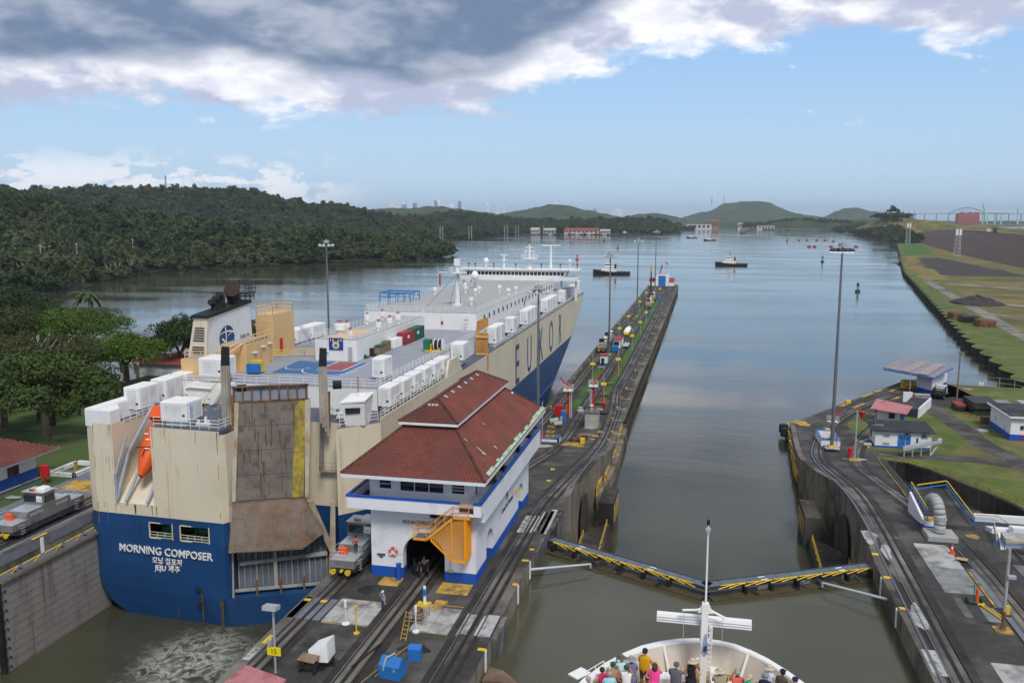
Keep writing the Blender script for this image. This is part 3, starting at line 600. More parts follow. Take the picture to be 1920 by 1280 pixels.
for i in range(26):
 x=-65.9+i*1.1
 if -56<x<-46.5 or -64.5<x<-58 or x>-45.5 or 1:MB().box(x,x+.86,239.10,239.19,29.55,30.45).build('window','glass',br)
MB().box(-68.4,-33.2,238.6,245.6,30.96,31.25).build('bridge_roof','white',br)
MB().rail([(-68.2,238.8,31.25),(-33.4,238.8,31.25)],1,1.6,.04,2).build('bridge_railing','white',br)
B=MB()
for x in (-34.4,-38.5,-65,-67.2):B.cyl((x,241,22.3),(x,241,28.2),.3,n=8)
B.build('bridge_wing_pillar','swhite',br)
mm=MB().cyl((-48.0,242,31.2),(-48,242,34),.8,.55,n=10).cyl((-48,242,34),(-48,242,34.25),2.4,n=12).cyl((-48,242,34.2),(-48,242,38.2),.35,.2,n=8).cyl((-49.4,242,36.2),(-46.6,242,36.2),.16,n=6).cyl((-49.1,242,37.3),(-46.9,242,37.3),.16,n=6).cyl((-49.3,242,34.2),(-49.3,242,36.4),.1,n=5).cyl((-46.7,242,34.2),(-46.7,242,36.4),.1,n=5).build('main_mast','swhite',br)
MB().rail([(-50.2,240.5,34.3),(-45.8,240.5,34.3),(-45.8,243.4,34.3),(-50.2,243.4,34.3)],.9,.8,.05,2,True).build('mast_rail','swhite',mm)
MB().cyl((-41.8,242,31.2),(-41.8,242,37.7),.42,.25,n=8).rbox((-41.8,242,37.9),(5.6,.3,.3)).cyl((-41.8,242,37.5),(-41.8,242,37.9),.3,n=8).build('radar_mast','white',br)
MB().cyl((-55.5,242,31.2),(-55.5,242,35),.35,.2,n=8).rbox((-55.5,242,35.1),(2.4,.25,.25)).cyl((-55.5,242,33.5),(-55.5,242,33.7),1,n=10).build('radar_mast','white',br)
MB().cyl((-60.8,242,31.2),(-60.8,242,32.7),.3,n=8).lathe([(.3,0),(.8,.4),(.85,.9),(.5,1.5),(.1,1.65)],(-60.8,242,32.6),12).build('satellite_dome','white',br,smooth=True)
MB().cyl((-33.9+.0-2.4,242,31.2),(-36.3,242,33),.12,n=6).lathe([(.1,0),(.5,.3),(.5,.8),(.1,1.1)],(-36.3,242,33),10).build('satellite_dome','white',br)
B=MB()
for x in (-66,-64,-58.5,-52,-44.5,-39,-34.2):B.cyl((x,242,31.2),(x,242,32.4),.12,n=6).box(x-.2,x+.2,241.8,242.2,32.2,32.7)
B.build('roof_lamp','dsteel',br)
def ventbox(x0,x1,y0,y1,z0,z1,legs=True):
 o=MB().bev(x0,x1,y0,y1,z0,z1,.09).build('ventilator_housing','white',ship)
 for k in range(2):ym=lerp(y0,y1,.12+.4*k);MB().box(x1-.01,x1+.012,ym,ym+(y1-y0)*.34,z0+.25,z1-.3).build('housing_door','lconc' if 0 else mat('housing_door_white',(.66,.67,.68),.5),o)
 MB().box(lerp(x0,x1,.2),lerp(x0,x1,.8),y0-.012,y0+.01,z0+.25,z1-.35).build('housing_door',mat('housing_door_white',(0,0,0)),o);MB().box(x1-.55,x1-.25,y0-.03,y0,z0+.5,z0+.75).build('housing_louvre','dsteel',o)
 if legs:MB().box(x0+.4,x1-.4,y0+.4,y1-.4,z0-.7,z0).build('ventilator_trunk','swhite',o)
 return o
for i in range(6):ventbox(-38.0+.05,-36.3,96.6+i*4.35+(.5 if i else 0),100.2+i*4.35,23.0,25.3 if i else 25.35)
for y in (97,103,107.6,111.4,115.3):MB().tube([(-36.0,y,22.8),(-36.0,y+.3,24.2),(-36.0,y+3.2,24.2),(-36.0,y+3.2,22.8)],.05,5).build('service_ladder','white',ship)
ventbox(-40.6,-38.9,101.5,104.5,25.6,28.0)
ventbox(-38.0,-35.9,128.0,131.5,23.6,26.2)
for y in (151.5,155.5,166.5,180.5,184.5,188.5,205.5,209.5,213.5,218,232,243.5,247.5,251.5,262):ventbox(-38.0,-36.2,y,y+3.3,22.9,25.9 if y<260 else 26.4)
ventbox(-61.2,-57.9,95.2,98.6,26.1,28.3)
for y in (86.0,91.2,95.6,99.8,104):ventbox(-66.9,-64.75,y+2.3,y+6.2,23.1,25.7)
for y in (118,124,130,136):ventbox(-67.2,-65,y,y+5.2,25.1,27.3)
ventbox(-58.3,-55.0,82.9,86.1,23.4,25.5)
B=MB()
for i in range(5):B.box(-35.61,-35.55,97.0,97.05,1,1.05)
a=MB().box(-62.6,-56.9,94.4,96.8,22.73,25.1).build('winch_house','swhite',ship)
MB().rail([(-62.5,94.5,25.1),(-57,94.5,25.1)],1,1.1,.04,3).build('house_railing','white',a)
MB().tube([(-62.4,94.2,23.9),(-62.6,94.2,24.6),(-61.8,94.2,24.8),(-58.9,94.2,24.7)],.13,6).box(-61,-60.4,94.3,94.42,23.4,23.9).box(-59.6,-59.2,94.3,94.42,23.4,24.0).build('white_pipework','white',a)
B=MB()
for i in range(8):B.box(-58.6+i*.2,-58.2+i*.2,93.2,94.1,22.9+i*.3,22.95+i*.3)
B.build('stairs','white',a)
MB().tube([(-59.2,93.1,22.8),(-59.2,93.1,23.6),(-57,93.1,26.2),(-57,94,26.2)],.05,5).build('stair_handrail','yel',a)
f=MB();fb=[(-67.3,101.8),(-64.3,101.8),(-64.3,114.6),(-67.3,114.6)];ft=[(-65.3,101.2),(-63.3,101.2),(-63.3,112.2),(-65.3,112.2)]
f.add([(x,y,25)for x,y in fb]+[(x,y,32.6+(y-101.2)*.09)for x,y in ft],[(0,1,5,4),(1,2,6,5),(2,3,7,6),(3,0,4,7),(4,5,6,7),(3,2,1,0)])
FN=f.build('funnel',mat('funnel_cream',(.74,.66,.52),.55,var=.05,streak=(.35,.22,.12),samt=.15),ship)
def fpt(t,z):
 k=(z-25)/8.0;return (lerp(-64.3,-63.3,k)+.03,lerp(lerp(101.8,101.2,k),lerp(114.6,112.2,k),t),z)
MB().quad(fpt(.03,25.2),fpt(.99,25.2),fpt(.99,33.2),fpt(.03,32.4)).build('funnel_white_side','white',FN)
def disc(cx_,cz_,rt,rz,m,nm,off,n=28,a0=0,a1=2*math.pi):
 P=[fpt(cx_,cz_)]
 pts=[fpt(cx_+rt*math.cos(a0+(a1-a0)*i/n),cz_+rz*math.sin(a0+(a1-a0)*i/n))for i in range(n)]
 return MB().add([(p[0]+off,p[1],p[2])for p in pts],[tuple(range(n))]).build(nm,m,FN)
disc(.42,29.3,.165,1.75,'hullb','emblem_disc',.03)
B=MB()
def arc(fx,fz,n=14,w_=.26):
 rows=[]
 for i in range(n+1):
  t=i/n;p=fpt(fx(t),fz(t));rows.append([(p[0]+.05,p[1]-w_/2,p[2]-w_/3),(p[0]+.05,p[1]+w_/2,p[2]+w_/3)])
 B.grid(rows)
arc(lambda t:.42-.17*math.cos(math.pi*t),lambda t:29.6+.6*math.sin(math.pi*t))
arc(lambda t:.38+.02*math.sin(3*t),lambda t:27.7+3.2*t);arc(lambda t:.29+.25*t,lambda t:28.1+1.9*math.sin(1.4*t));arc(lambda t:.31+.2*t,lambda t:29.3-1.5*t);arc(lambda t:.52-.16*t,lambda t:28.9-1.3*t)
B.build('emblem_lines','white',FN)
text('EUKOR','funnel_lettering','black',FN,(-63.75,111.3,28.9),(R(90),0,R(90)),.75,sx=1)
for z0 in (30.0,27.4,):
 for k in range(6):
  z=z0+k*.34-.6;kk=(z-25)/8
  x0,x1,y=lerp(-67.3,-65.3,kk),lerp(-64.3,-63.3,kk),lerp(101.8,101.2,kk)
  MB().box(x0+.5,x1-.35,y-.06,y+.02,z,z+.2).build('louvre','dsteel',FN)
bt=MB().add([(-65.6,101.0,32.55),(-63.1,101.0,32.55),(-63.1,112.4,33.6),(-65.6,112.4,33.6),(-65.6,101.0,32.95),(-63.1,101.0,32.95),(-63.1,112.4,34.0),(-65.6,112.4,34.0)],[(0,3,2,1),(4,5,6,7),(0,1,5,4),(1,2,6,5),(2,3,7,6),(3,0,4,7)]).build('funnel_black_cap','black',FN)
MB().cyl((-64.2,109.7,33.4),(-64.2,109.2,35.4),.9,.95,n=16).cyl((-64.4,109.6,34.9),(-63.7,108.2,35.8),.9,1.05,n=16).build('exhaust_pipe',mat('sooty_pipe',(.035,.016,.014),.8),FN)
for i,(y,h)in enumerate(((104.4,.5),(105.4,.9),(106.4,1.3))):MB().cyl((-64.2,y,33.2),(-64.2,y,33.6+h),.42,n=10).cyl((-64.2,y,33.6+h),(-64.2,y-.9,34.0+h),.42,n=10).build('exhaust_pipe','black',FN)
MB().rail([(-65.4,110.2,35.2),(-65.4,113.2,35.2),(-62.8,113.2,35.2),(-62.8,110.2,35.2)],1.5,.8,.06,3).box(-65.4,-62.8,110.2,113.2,35.0,35.2).rail([(-65.2,112,33.9),(-63,113,33.9)],1.2,.5,.07,2).cyl((-62.8,113.1,35.1),(-63.2,111.6,33.8),.08,n=4).build('funnel_platform','dsteel',FN)
c1=MB().box(-67.0,-60.0,105.0,112.4,25.01,28.6).box(-66.5,-61.2,99.6,104.98,25.01,27.3).build('engine_casing','tan',ship)
MB().box(-66.8,-60.2,105.2,112.3,28.6,28.66).box(-66.3,-61.4,99.8,104.9,27.3,27.36).build('casing_top','gdeck',c1)
MB().rail([(-60.1,105,28.66),(-60.1,112.3,28.66)],1.05,1,.07,2).rail([(-61.3,99.8,27.3),(-61.3,104.9,27.3)],1.05,1,.06,2).rail([(-66,99.8,27.3),(-61.3,99.8,27.3)],1.05,1,.06,2).build('casing_railing','tan',c1)
MB().tube([(-61.2,99.4,25.8),(-61.2,99.4,27.0),(-60.6,104.8,28.7),(-60.6,112,28.9)],.14,6).tube([(-61.9,99.5,25.4),(-61.9,99.5,27.6),(-61,104.8,29)],.12,6).build('casing_pipe','tan',c1)
for y,z in ((106.5,27.2),(108.9,27.7),(110.8,27.9)):MB().box(-60.0,-59.7,y,y+1,z,z+.12).build('wall_light','white',c1)
for y in (108.4,111.0):MB().box(-60.0,-59.93,y,y+.8,25.4,27.2).build('casing_door',mat('tan_door',(.58,.38,.18),.6),c1)
c2=MB().box(-65.6,-62.7,117.8,124.6,25.01,31.2).build('ventilation_tower','tan',ship)
MB().rail([(-65.5,118,31.2),(-62.8,118,31.2),(-62.8,124.5,31.2),(-65.5,124.5,31.2)],1.2,1,.06,2,True).build('tower_railing','tan',c2)
MB().box(-62.7,-62.55,119.6,120.3,25.5,27.4).build('extinguisher_locker','red',c2)
MB().box(-64.9,-63.3,117.72,117.8,25.3,30.2).build('tower_panel',mat('tan_panel',(.60,.40,.19),.6),c2)
B=MB()
for i in range(10):B.box(-62.2,-61.4,124.8+i*.42,125.1+i*.42,28.8-i*.38,28.9-i*.38)
B.build('stairs','lsteel',c2)
MB().rail([(-62,116,25),(-58,118.2,25),(-55,118.4,25)],1.1,1.4,.06,3).build('yellow_railing','yel',ship)
fr=MB()
for x in (-66.2,-64.3,-62.6,-60.8,-59.4):
 for y in (171,177):fr.cyl((x,y,25),(x,y,30),.12,n=5)
for y in (171,177):fr.cyl((-66.2,y,30),(-59.4,y,30),.14,n=5).cyl((-66.2,y,29.2),(-59.4,y,29.2),.09,n=5)
for x in (-66.2,-59.4):fr.cyl((x,171,30),(x,177,30),.14,n=5)
fr.box(-66.2,-59.4,170.8,172.5,25.0,25.9).cyl((-64.6,172,26),(-64.6,174,26),.8,n=10)
fr.build('gantry_frame',mat('gantry_blue',(.03,.20,.50),.5),ship)
text('EUKOR'[0],'side_lettering','hullb',ship,(-35.56,167,16.0),(R(90),0,R(90)),11.6,.02,.75)
for i,(ch,y,z)in enumerate(zip('UKOR',(179.6,193.4,207.2,221),(16.1,16.2,16.3,16.4))):text(ch,'side_lettering','hullb',ship,(-35.56,y,z),(R(90),0,R(90)),11.3,.02,.70)
text('MORNING COMPOSER','stern_lettering','white',ship,(-58.2,82.15,8.25),(R(90),0,R(-2.3)),1.28,.05,.93,bold=True)
text('모닝 컴포저','stern_lettering','white',ship,(-58.0,82.15,7.15),(R(90),0,R(-2.3)),.85,.05,.95)
text('JEJU 제주','stern_lettering','white',ship,(-58.0,82.15,6.3),(R(90),0,R(-2.3)),.9,.05,.95)
bx=lambda y,z:SX+hb(y,z)+.12
text('MORNING COMPOSER','bow_lettering','white',ship,(bx(256,10.3)+.15,256,10.4),(R(90),0,R(103)),1.9,.03)
text('모닝 컴포저','bow_lettering','white',ship,(bx(256,8)+.3,256,8.4),(R(90),0,R(103)),1.4,.03)
for x,z in ((-54.2,4.2),(-54.0,2.6)):MB().cyl((x,82.2,z),(x,81.95,z),.32,n=12).build('hull_port','black',ship)
B=MB();rnd=random.Random(9)
for x,z,w_,h in ((-53.9,.2,.3,3.6),(-57,.1,.12,1.6),(-51.5,.0,.5,3.3),(-51.2,1.0,.15,2),(-63.5,9.3,.1,2),(-59.7,12.4,.12,1.2),(-62,12.4,.3,1.1)):
 B.quad((x,tx(x)-.02,z+h),(x+w_,tx(x)-.02,z+h),(x+w_*.8,tx(x)-.02,z),(x+w_*.3,tx(x)-.02,z))
B.build('rust_streak',mat('rust_streak',(.09,.055,.04),.85,var=.4,scale=1.5),ship)
B=MB();rn6=random.Random(21)
for i in range(34):
 x=rn6 .choice([-66.85,-64.5,-59.1,-50.9,rn6 .uniform(-66,-64.6),rn6 .uniform(-59,-51)]);zt=rn6 .choice([22.6,22.5,18.9,13.5]);h_=rn6 .uniform(.5,2.6);w6=rn6 .uniform(.015,.06)
 if -64.3<x<-59.3:zt=13.5;h_=min(h_,1.1)
 B.quad((x,tx(x)-.015,zt-h_),(x+w6,tx(x)-.015,zt-h_),(x+w6*1.6,tx(x)-.015,zt),(x-.01,tx(x)-.015,zt))
B.build('rust_runs',mat('thin_rust',(.38,.22,.09),.8,var=.3,scale=2),ship)['kind']='stuff'
# ---------- stern ramp, standing folded in its angled recess
ra=R(25);U=Vector((math.cos(ra),math.sin(ra),0));V=Vector((-math.sin(ra),math.cos(ra),0));RB=Vector((-50.3,82.5,0))
def rp(u,v,z):return tuple(RB+U*u+V*v+Vector((0,0,z)))
def rquad(B,pts,th=.3):
 vs=[rp(*p)for p in pts]+[rp(p[0],p[1]+th,p[2])for p in pts];n_=len(pts)
 B.add(vs,[tuple(range(n_)),tuple(range(2*n_-1,n_-1,-1))]+[(i,(i+1)%n_,n_+(i+1)%n_,n_+i)for i in range(n_)]);return B
ramp=rquad(MB(),[(.7,.2,14.6),(8.2,.2,14.6),(8.9,2.8,25.2),(.9,2.8,25.2)],.35).build('stern_ramp','rampg',ship)
rquad(MB(),[(6.9,.12,14.62),(8.15,.12,14.62),(8.85,2.72,25.15),(7.6,2.72,25.15)],.05).build('ramp_yellow_strip',mat('ramp_yellow',(.34,.27,.03),.7,var=.25,scale=1.2,dirt=(.13,.095,.04),damt=.6,dscale=1.0,streak=(.15,.09,.04),samt=.4),ramp)
B=MB();rn5=random.Random(12)
for i in range(46):
 u=rn5 .uniform(.8,8);z0=rn5 .uniform(14.8,23.5);h_=rn5 .uniform(.6,3.2);w5=rn5 .uniform(.02,.09);v0=.2+2.6*(z0-14.6)/10.6-.03;v1=.2+2.6*(z0+h_-14.6)/10.6-.03
 if z0+h_<25.1:B.quad(rp(u,v0,z0),rp(u+w5,v0,z0),rp(u+w5*1.3,v1,z0+h_),rp(u-.02,v1,z0+h_))
B.build('rust_runs',mat('rust_run',(.11,.055,.028),.9,var=.5,scale=2),ramp)['kind']='stuff'
for k in range(1,4):rquad(MB(),[(.8+.03*k,.2+2.6*k/4-.02,14.6+10.6*k/4),(8.3+.15*k,.2+2.6*k/4-.02,14.6+10.6*k/4),(8.3+.15*k,.2+2.6*k/4+.0,14.66+10.6*k/4),(.8+.03*k,.2+2.6*k/4+.0,14.66+10.6*k/4)],.05).build('ramp_seam','dsteel',ramp)
B=MB()
for u,w_ in ((.5,.35),(8.35,.35)):rquad(B,[(u,0,14.6),(u+w_,0,14.6),(u+w_+.6,2.6,25.2),(u+.3,2.6,25.2)],.6)
B.build('ramp_side_beam','frame',ramp)
fl=rquad(MB(),[(0,-1.3,9.2),(7.9,-1.3,9.0),(10.4,-.9,10.6),(8.3,0,14.5),(.6,0,14.5)],.25).build('ramp_flap','rampr',ramp)
B=MB()
def fl_pt(a,b):
 z=9.25+b*5.1;v=-1.32+b*1.3;return (a,v-.03,z)
for j in range(22):
 b=j/22
 for i in range(34):
  a=.6*b+i*.245
  if a>8.1:break
  s=1 if i%2 else -1
  p0=fl_pt(a,b);p1=fl_pt(a+.22,min(1,b+.03*1))if s>0 else fl_pt(a+.22,b-.0)
  q0=fl_pt(a,min(1,b+.018))if s>0 else fl_pt(a,min(1,b+.03+.018));q1=fl_pt(a+.22,min(1,b+.048))if s>0 else fl_pt(a+.22,b+.018)
  if s>0:B.quad(rp(*p0),rp(*p1),rp(*q1),rp(*q0))
  else:
   r0=fl_pt(a,min(1,b+.03));B.quad(rp(*r0),rp(*fl_pt(a+.22,b)),rp(*fl_pt(a+.22,min(1,b+.018))),rp(*fl_pt(a,min(1,b+.048))))
B.build('flap_tread',mat('tread_rust',(.33,.28,.23),.8,var=.3,scale=2,dirt=(.30,.13,.05),damt=.5,dscale=1),ramp)['kind']='stuff'
lf=rquad(MB(),[(.3,1.2,3.7),(10.8,1.2,3.7),(10.8,1.2,9.6),(.3,1.2,9.6)],.3).build('ramp_lower_leaf',mat('leaf_blue_grey',(.13,.15,.19),.6,streak=(.2,.11,.05),samt=.3),ship)
for i in range(16):
 u=.7+i*.65;B=MB();rquad(B,[(u,.95,4.1),(u+.12,.95,4.1),(u+.12,.95,9.4),(u,.95,9.4)],.26);B.build('stiffener','rampb' if i%3 else 'frame',lf)
B=MB();rquad(B,[(.9,.6,6.9),(10.6,.6,7.3),(10.6,.6,7.7),(.9,.6,7.3)],.4);rquad(B,[(4.6,.5,3.9),(5.0,.5,3.9),(5.0,.5,9.2),(4.6,.5,9.2)],.4);rquad(B,[(0.2,.4,3.9),(11,.4,3.9),(11,.4,4.15),(0.2,.4,4.15)],.3)
B.build('leaf_brace',mat('brace_grey',(.33,.34,.34),.6,var=.15,streak=(.25,.13,.06),samt=.3),lf)
for u in (2.6,5.2,7.8):rquad(MB(),[(u,.1,3.2),(u+.22,.1,3.2),(u+.2,.1,5.2),(u,.1,5.2)],.3).build('hinge_lug','rust',lf)
for u,s in ((-.3,0),(10.9,1)):
 B=MB();rquad(B,[(u-.3,.0,3.4),(u+.55,.0,3.4),(u+.75,.2,13.8),(u+.25,.2,13.8)],.5);B.build('ramp_arm','frame',ramp)
rquad(MB(),[(8.6,-.4,14.2),(9.2,-.4,14.2),(11.6,.2,7.6),(11.0,.2,7.4)],.5).build('ramp_arm','frame',ramp)
hd=rquad(MB(),[(.8,3.0,25.3),(9.0,3.0,25.3),(9.0,3.1,26.9),(.8,3.1,26.9)],.2).build('ramp_head','rampb',ship)
B=MB()
for i in range(9):rquad(B,[(.8+i*.99,2.75,25.3),(.98+i*.99,2.75,25.3),(.98+i*.99,2.75,26.9),(.8+i*.99,2.75,26.9)],.26)
rquad(B,[(.7,2.7,26.85),(9.1,2.7,26.85),(9.1,2.7,27.0),(.7,2.7,27.0)],.4);rquad(B,[(.7,2.7,25.15),(9.1,2.7,25.15),(9.1,2.7,25.32),(.7,2.7,25.32)],.4)
B.build('ramp_head_rib','rust',hd)
for u0,zt,z0_ in ((-.35,30.5,20.3),(10.2,30.0,22.6)):
 B=MB()
 for k in range(4):rquad(B,[(u0+k*.27,1.6-(k%2)*.08,z0_-k*.5),(u0+k*.27+.25,1.6-(k%2)*.08,z0_-k*.5),(u0+k*.24+.28,2.2,zt-.9),(u0+k*.24+.06,2.2,zt-.9)],.9)
 po=B.build('ramp_post',mat('post_grey_tan',(.30,.27,.22),.75,var=.25,scale=.6,streak=(.08,.06,.04),samt=.4),ship)
 rquad(MB(),[(u0+.1,2.15,zt-.95),(u0+1.0,2.15,zt-.95),(u0+1.05,2.15,zt+1.0),(u0+.25,2.15,zt+1.1)],.8).build('post_head','black',po)
 B=MB()
 for k in range(5):B.cyl(rp(u0+.1+k*.1,1.6,z0_),rp(u0-.2+k*.12,1.0,17.3),.035,n=4,cap=False)
 B.build('hoist_cable','dsteel',po)
 MB().cyl(rp(u0+1.6,3.5,26.6),rp(u0+2.6,3.5,26.6),.5,n=12).build('cable_reel','black',ship)
 rquad(MB(),[(u0+.7,1.6,22.0),(u0+1.2,1.6,22.0),(u0+1.3,2.4,26),(u0+.8,2.4,26)],.5).build('hoist_bracket','rust',ship)
MB().box(-42.4,-40.2,89.3,90.3,16.6,16.75).rail([(-42.4,89.3,16.75),(-40.2,89.3,16.75)],1,.6,.05,2).build('recess_platform','frame',ship)
B=MB()
for i in range(14):B.box(-40.0,-39.5,89.7,89.8,16.8+i*.36,16.86+i*.36)
B.box(-40.05,-39.97,89.7,89.8,16.6,21.9).box(-39.55,-39.47,89.7,89.8,16.6,21.9).build('recess_ladder','frame',ship)
kk=MB().add([(-38.8,88.7,22.31),(-36.8,89.6,22.31),(-36.9,91.6,22.31),(-38.8,90.9,22.31),(-39.0,88.1,25.0),(-36.6,89.1,25.1),(-36.7,92,25.5),(-39.0,91.2,25.4)],[(3,2,1,0),(4,5,6,7),(0,1,5,4),(1,2,6,5),(2,3,7,6),(3,0,4,7)]).build('ramp_control_cabin','white',ship)
MB().add([(-38.55,88.36,23.8),(-37.1,89.0,23.85),(-37.05,88.93,24.5),(-38.6,88.2,24.5)],[(0,1,2,3)]).build('cabin_window','glass',kk)
MB().add([(-39.1,88.0,25.05),(-36.5,89.0,25.15),(-36.6,92.1,25.55),(-39.1,91.3,25.45),(-39.1,88.0,25.2),(-36.5,89.0,25.3),(-36.6,92.1,25.7),(-39.1,91.3,25.6)],[(3,2,1,0),(4,5,6,7),(0,1,5,4),(1,2,6,5),(2,3,7,6),(3,0,4,7)]).build('cabin_roof','white',kk)
MB().cyl((-37.7,90,26),(-37.7,90,27.8),.06,n=5).build('whip_antenna','red',kk)
B=MB().tube([(-63.9,82.1,14.2),(-63.9,84.6,19.0),(-63.2,89,23.9)],.22,8).tube([(-62.7,82.0,14.0),(-62.7,87,19.5)],.18,8).tube([(-60.0,82.0,14.0),(-60.0,87,19.5)],.18,8).tube([(-63.9,82.1,14.1),(-63.9,82.1,17.0),(-63.5,83.8,21)],.16,8).cyl((-63.2,89,23.9),(-59.9,89,23.9),.18,n=8)
B.build('lifeboat_davit',mat('davit_blue_grey',(.30,.35,.42),.5,streak=(.2,.14,.09),samt=.2),ship)
sr=MB().box(-37.6,-35.45,142.2,142.6,16.6,26.0).add([(-37.6,142.2,26.0),(-35.45,142.2,27.2),(-35.45,142.6,27.2),(-37.6,142.6,26.0),(-37.4,142.2,28.0),(-35.6,142.2,28.8),(-35.6,142.6,28.8),(-37.4,142.6,28.0)],[(3,2,1,0),(4,5,6,7),(0,1,5,4),(1,2,6,5),(2,3,7,6),(3,0,4,7)]).build('side_ramp',mat('side_ramp_orange_rust',(.52,.25,.055),.75,var=.3,scale=.6,streak=(.25,.10,.03),samt=.5),ship)
for i in range(5):MB().box(-37.5+i*.46,-37.4+i*.46,142.05,142.2,16.7,24.5).build('ramp_rib',mat('side_ramp_rib',(.46,.30,.12),.75,streak=(.25,.10,.03),samt=.3),sr)
for z in (19,22.2,25.2):MB().box(-37.6,-35.45,142.0,142.2,z,z+.3).build('ramp_crossbar','tan',sr)
# ---------- loose things on the ship
def cont(x0,x1,y0,y1,h,m,label):
 t=thing('container',label,'container',((x0+x1)/2,(y0+y1)/2,25.01),group='containers beside the deck house')
 MB().box(x0,x1,y0,y1,25.06,25+h).build('body',m,t)
 B=MB()
 n_=int((y1-y0)/.45)
 for i in range(n_):B.box(x1,x1+.05,y0+.15+i*.45,y0+.35+i*.45,25.2,25+h-.12)
 B.build('corrugation',m,t);MB().box(x0+.1,x1-.1,y0-.05,y0,25.2,25+h-.15).build('door',m,t)
 MB().box(x1+.05,x1+.07,lerp(y0,y1,.2),lerp(y0,y1,.38),25+h*.5,25+h*.75).build('white_plate','white',t)
cont(-48.3,-46.9,137.2,142.2,2.1,'green','dark green container at the forward end of the deck house on the car carrier')
cont(-48.3,-46.9,132.3,137.0,2.0,'dred','dark red container between the green container and the white bin on the ship deck')
cont(-48.3,-47.2,127.8,131.6,1.5,'white','low white container next to the red container on the ship deck')
t=thing('garbage_skip','brown skip with green top cover on the ship deck by the house corner','skip',(-48,123.3,25));MB().box(-48.6,-47.4,122.3,124.3,25.02,26.1).build('body','wood',t);MB().box(-48.65,-47.35,122.25,124.35,26.1,26.35).build('cover','green',t)
t=thing('pallet_stack','stacked wooden crates under netting beside the white container on the ship','crates',(-48,126,25))
for i in range(3):MB().box(-48.4,-47.4,125.2,126.9,25.02+i*.55,25.5+i*.55).build('crate','wood',t)
t=thing('rolling_bin','blue wheeled bin with yellow lid beside the tan casing on the ship','bin',(-57.9,103.2,25));MB().box(-58.8,-57.1,102.6,103.8,25.2,26.4).build('body','cblue',t);MB().box(-58.5,-57.0,103.4,104.2,25.3,26.75).build('yellow_bin','yel',t)
for x in (-58.5,-57.4):MB().cyl((x,102.55,25.12),(x,102.75,25.12),.12,n=8).build('wheel','black',t)
t=thing('mooring_winch','yellow and green rope winch with black drum on the open deck of the car carrier','winch',(-40.2,127,25))
MB().box(-41.6,-38.8,126.2,127.8,25.05,25.3).box(-40.9,-40.6,126.3,127.7,25.3,26.2).build('frame','yel',t);MB().cyl((-40.2,127,26.1),(-38.9,127,26.1),.75,n=12).build('drum','black',t)
for x in (-40.2,-39.55,-38.9):MB().cyl((x,127,26.1),(x+.08,127,26.1),.95,n=14).build('flange','white',t)
MB().box(-41.9,-40.8,126.3,127.6,25.4,26.9).build('motor_cover',mat('tarp_green',(.01,.16,.10),.7),t)
for lab,x,y in (('short green hose rack on the deck by the house wall nearer the basketball court',-48.9,118.6),('dark pump trolley on the deck between the hose rack and the skip',-48.5,120.8)):
 t=thing('deck_trolley',lab,'trolley',(x,y,25));MB().box(x-.3,x+.9,y-.7,y+.7,25.1,25.25).box(x-.2,x+.5,y-.5,y+.5,25.25,26.2 if y>120 else 25.5).build('body','gatem' if y>120 else 'green',t)
t=thing('lifeboat','orange enclosed free-fall lifeboat hanging nose down in the stern recess','lifeboat',(-61.3,86,18))
dirv=Vector((0,-.66,-.75)).normalized();upv=Vector((0,-.75,.66));LBc=Vector((-61.3,86.3,20.4))
B=MB();rows=[]
for i in range(21):
 s=i/20;l_=(s-.42)*8.6;w_=1.45*(max(0,math.sin(math.pi*min(1,s*.93+.04))))**.6*(1 if s<.6 else 1-.35*(s-.6)/.4);top=1.25*(max(0,math.sin(math.pi*min(1,s*.9+.06))))**.5
 row=[]
 for k in range(14):
  a=2*math.pi*k/14;cx_=math.cos(a)*w_;cz_=math.sin(a)*(top if math.sin(a)>0 else 1.15*w_)
  row.append(LBc+dirv*l_+Vector((cx_,0,0))+upv*cz_)
 row.append(row[0]);rows.append(row)
B.grid(rows).build('hull','lorange',t,smooth=True)
B=MB();c0=LBc-dirv*2.4+upv*1.3;B.rbox(c0,(1.5,1.6,1.1),0,R(48));B.build('cockpit','lorange',t)
MB().rbox(c0+dirv*.85+upv*.1,(1.2,.08,.6),0,R(48)).build('window','glass',t)
for s,dx in ((1.0,.0),(2.1,.3),(.3,-.5)):MB().rbox(LBc+dirv*s+upv*1.33+Vector((dx,0,0)),(.5,.12,.12),0,R(48)).build('reflective_tape','white',t)
MB().rbox(LBc+dirv*1.9+upv*1.28,(2.0,.07,.09),R(20),R(48)).rbox(LBc+dirv*2.4+upv*1.2,(.07,1.2,.1),0,R(48)).build('grab_line','black',t)
MB().cyl((-57.2+2.3,83.3,22.7),(-57.2+2.3,83.3,25.6),.05,n=5).build('ensign_staff','white',ship)
MB().quad((-54.9,83.3,25.5),(-54.9,83.3,23.9),(-54.5,83.2,23.6),(-54.45,83.2,24.9)).build('furled_ensign',mat('flag_pale_blue',(.30,.33,.52),.8),ship)
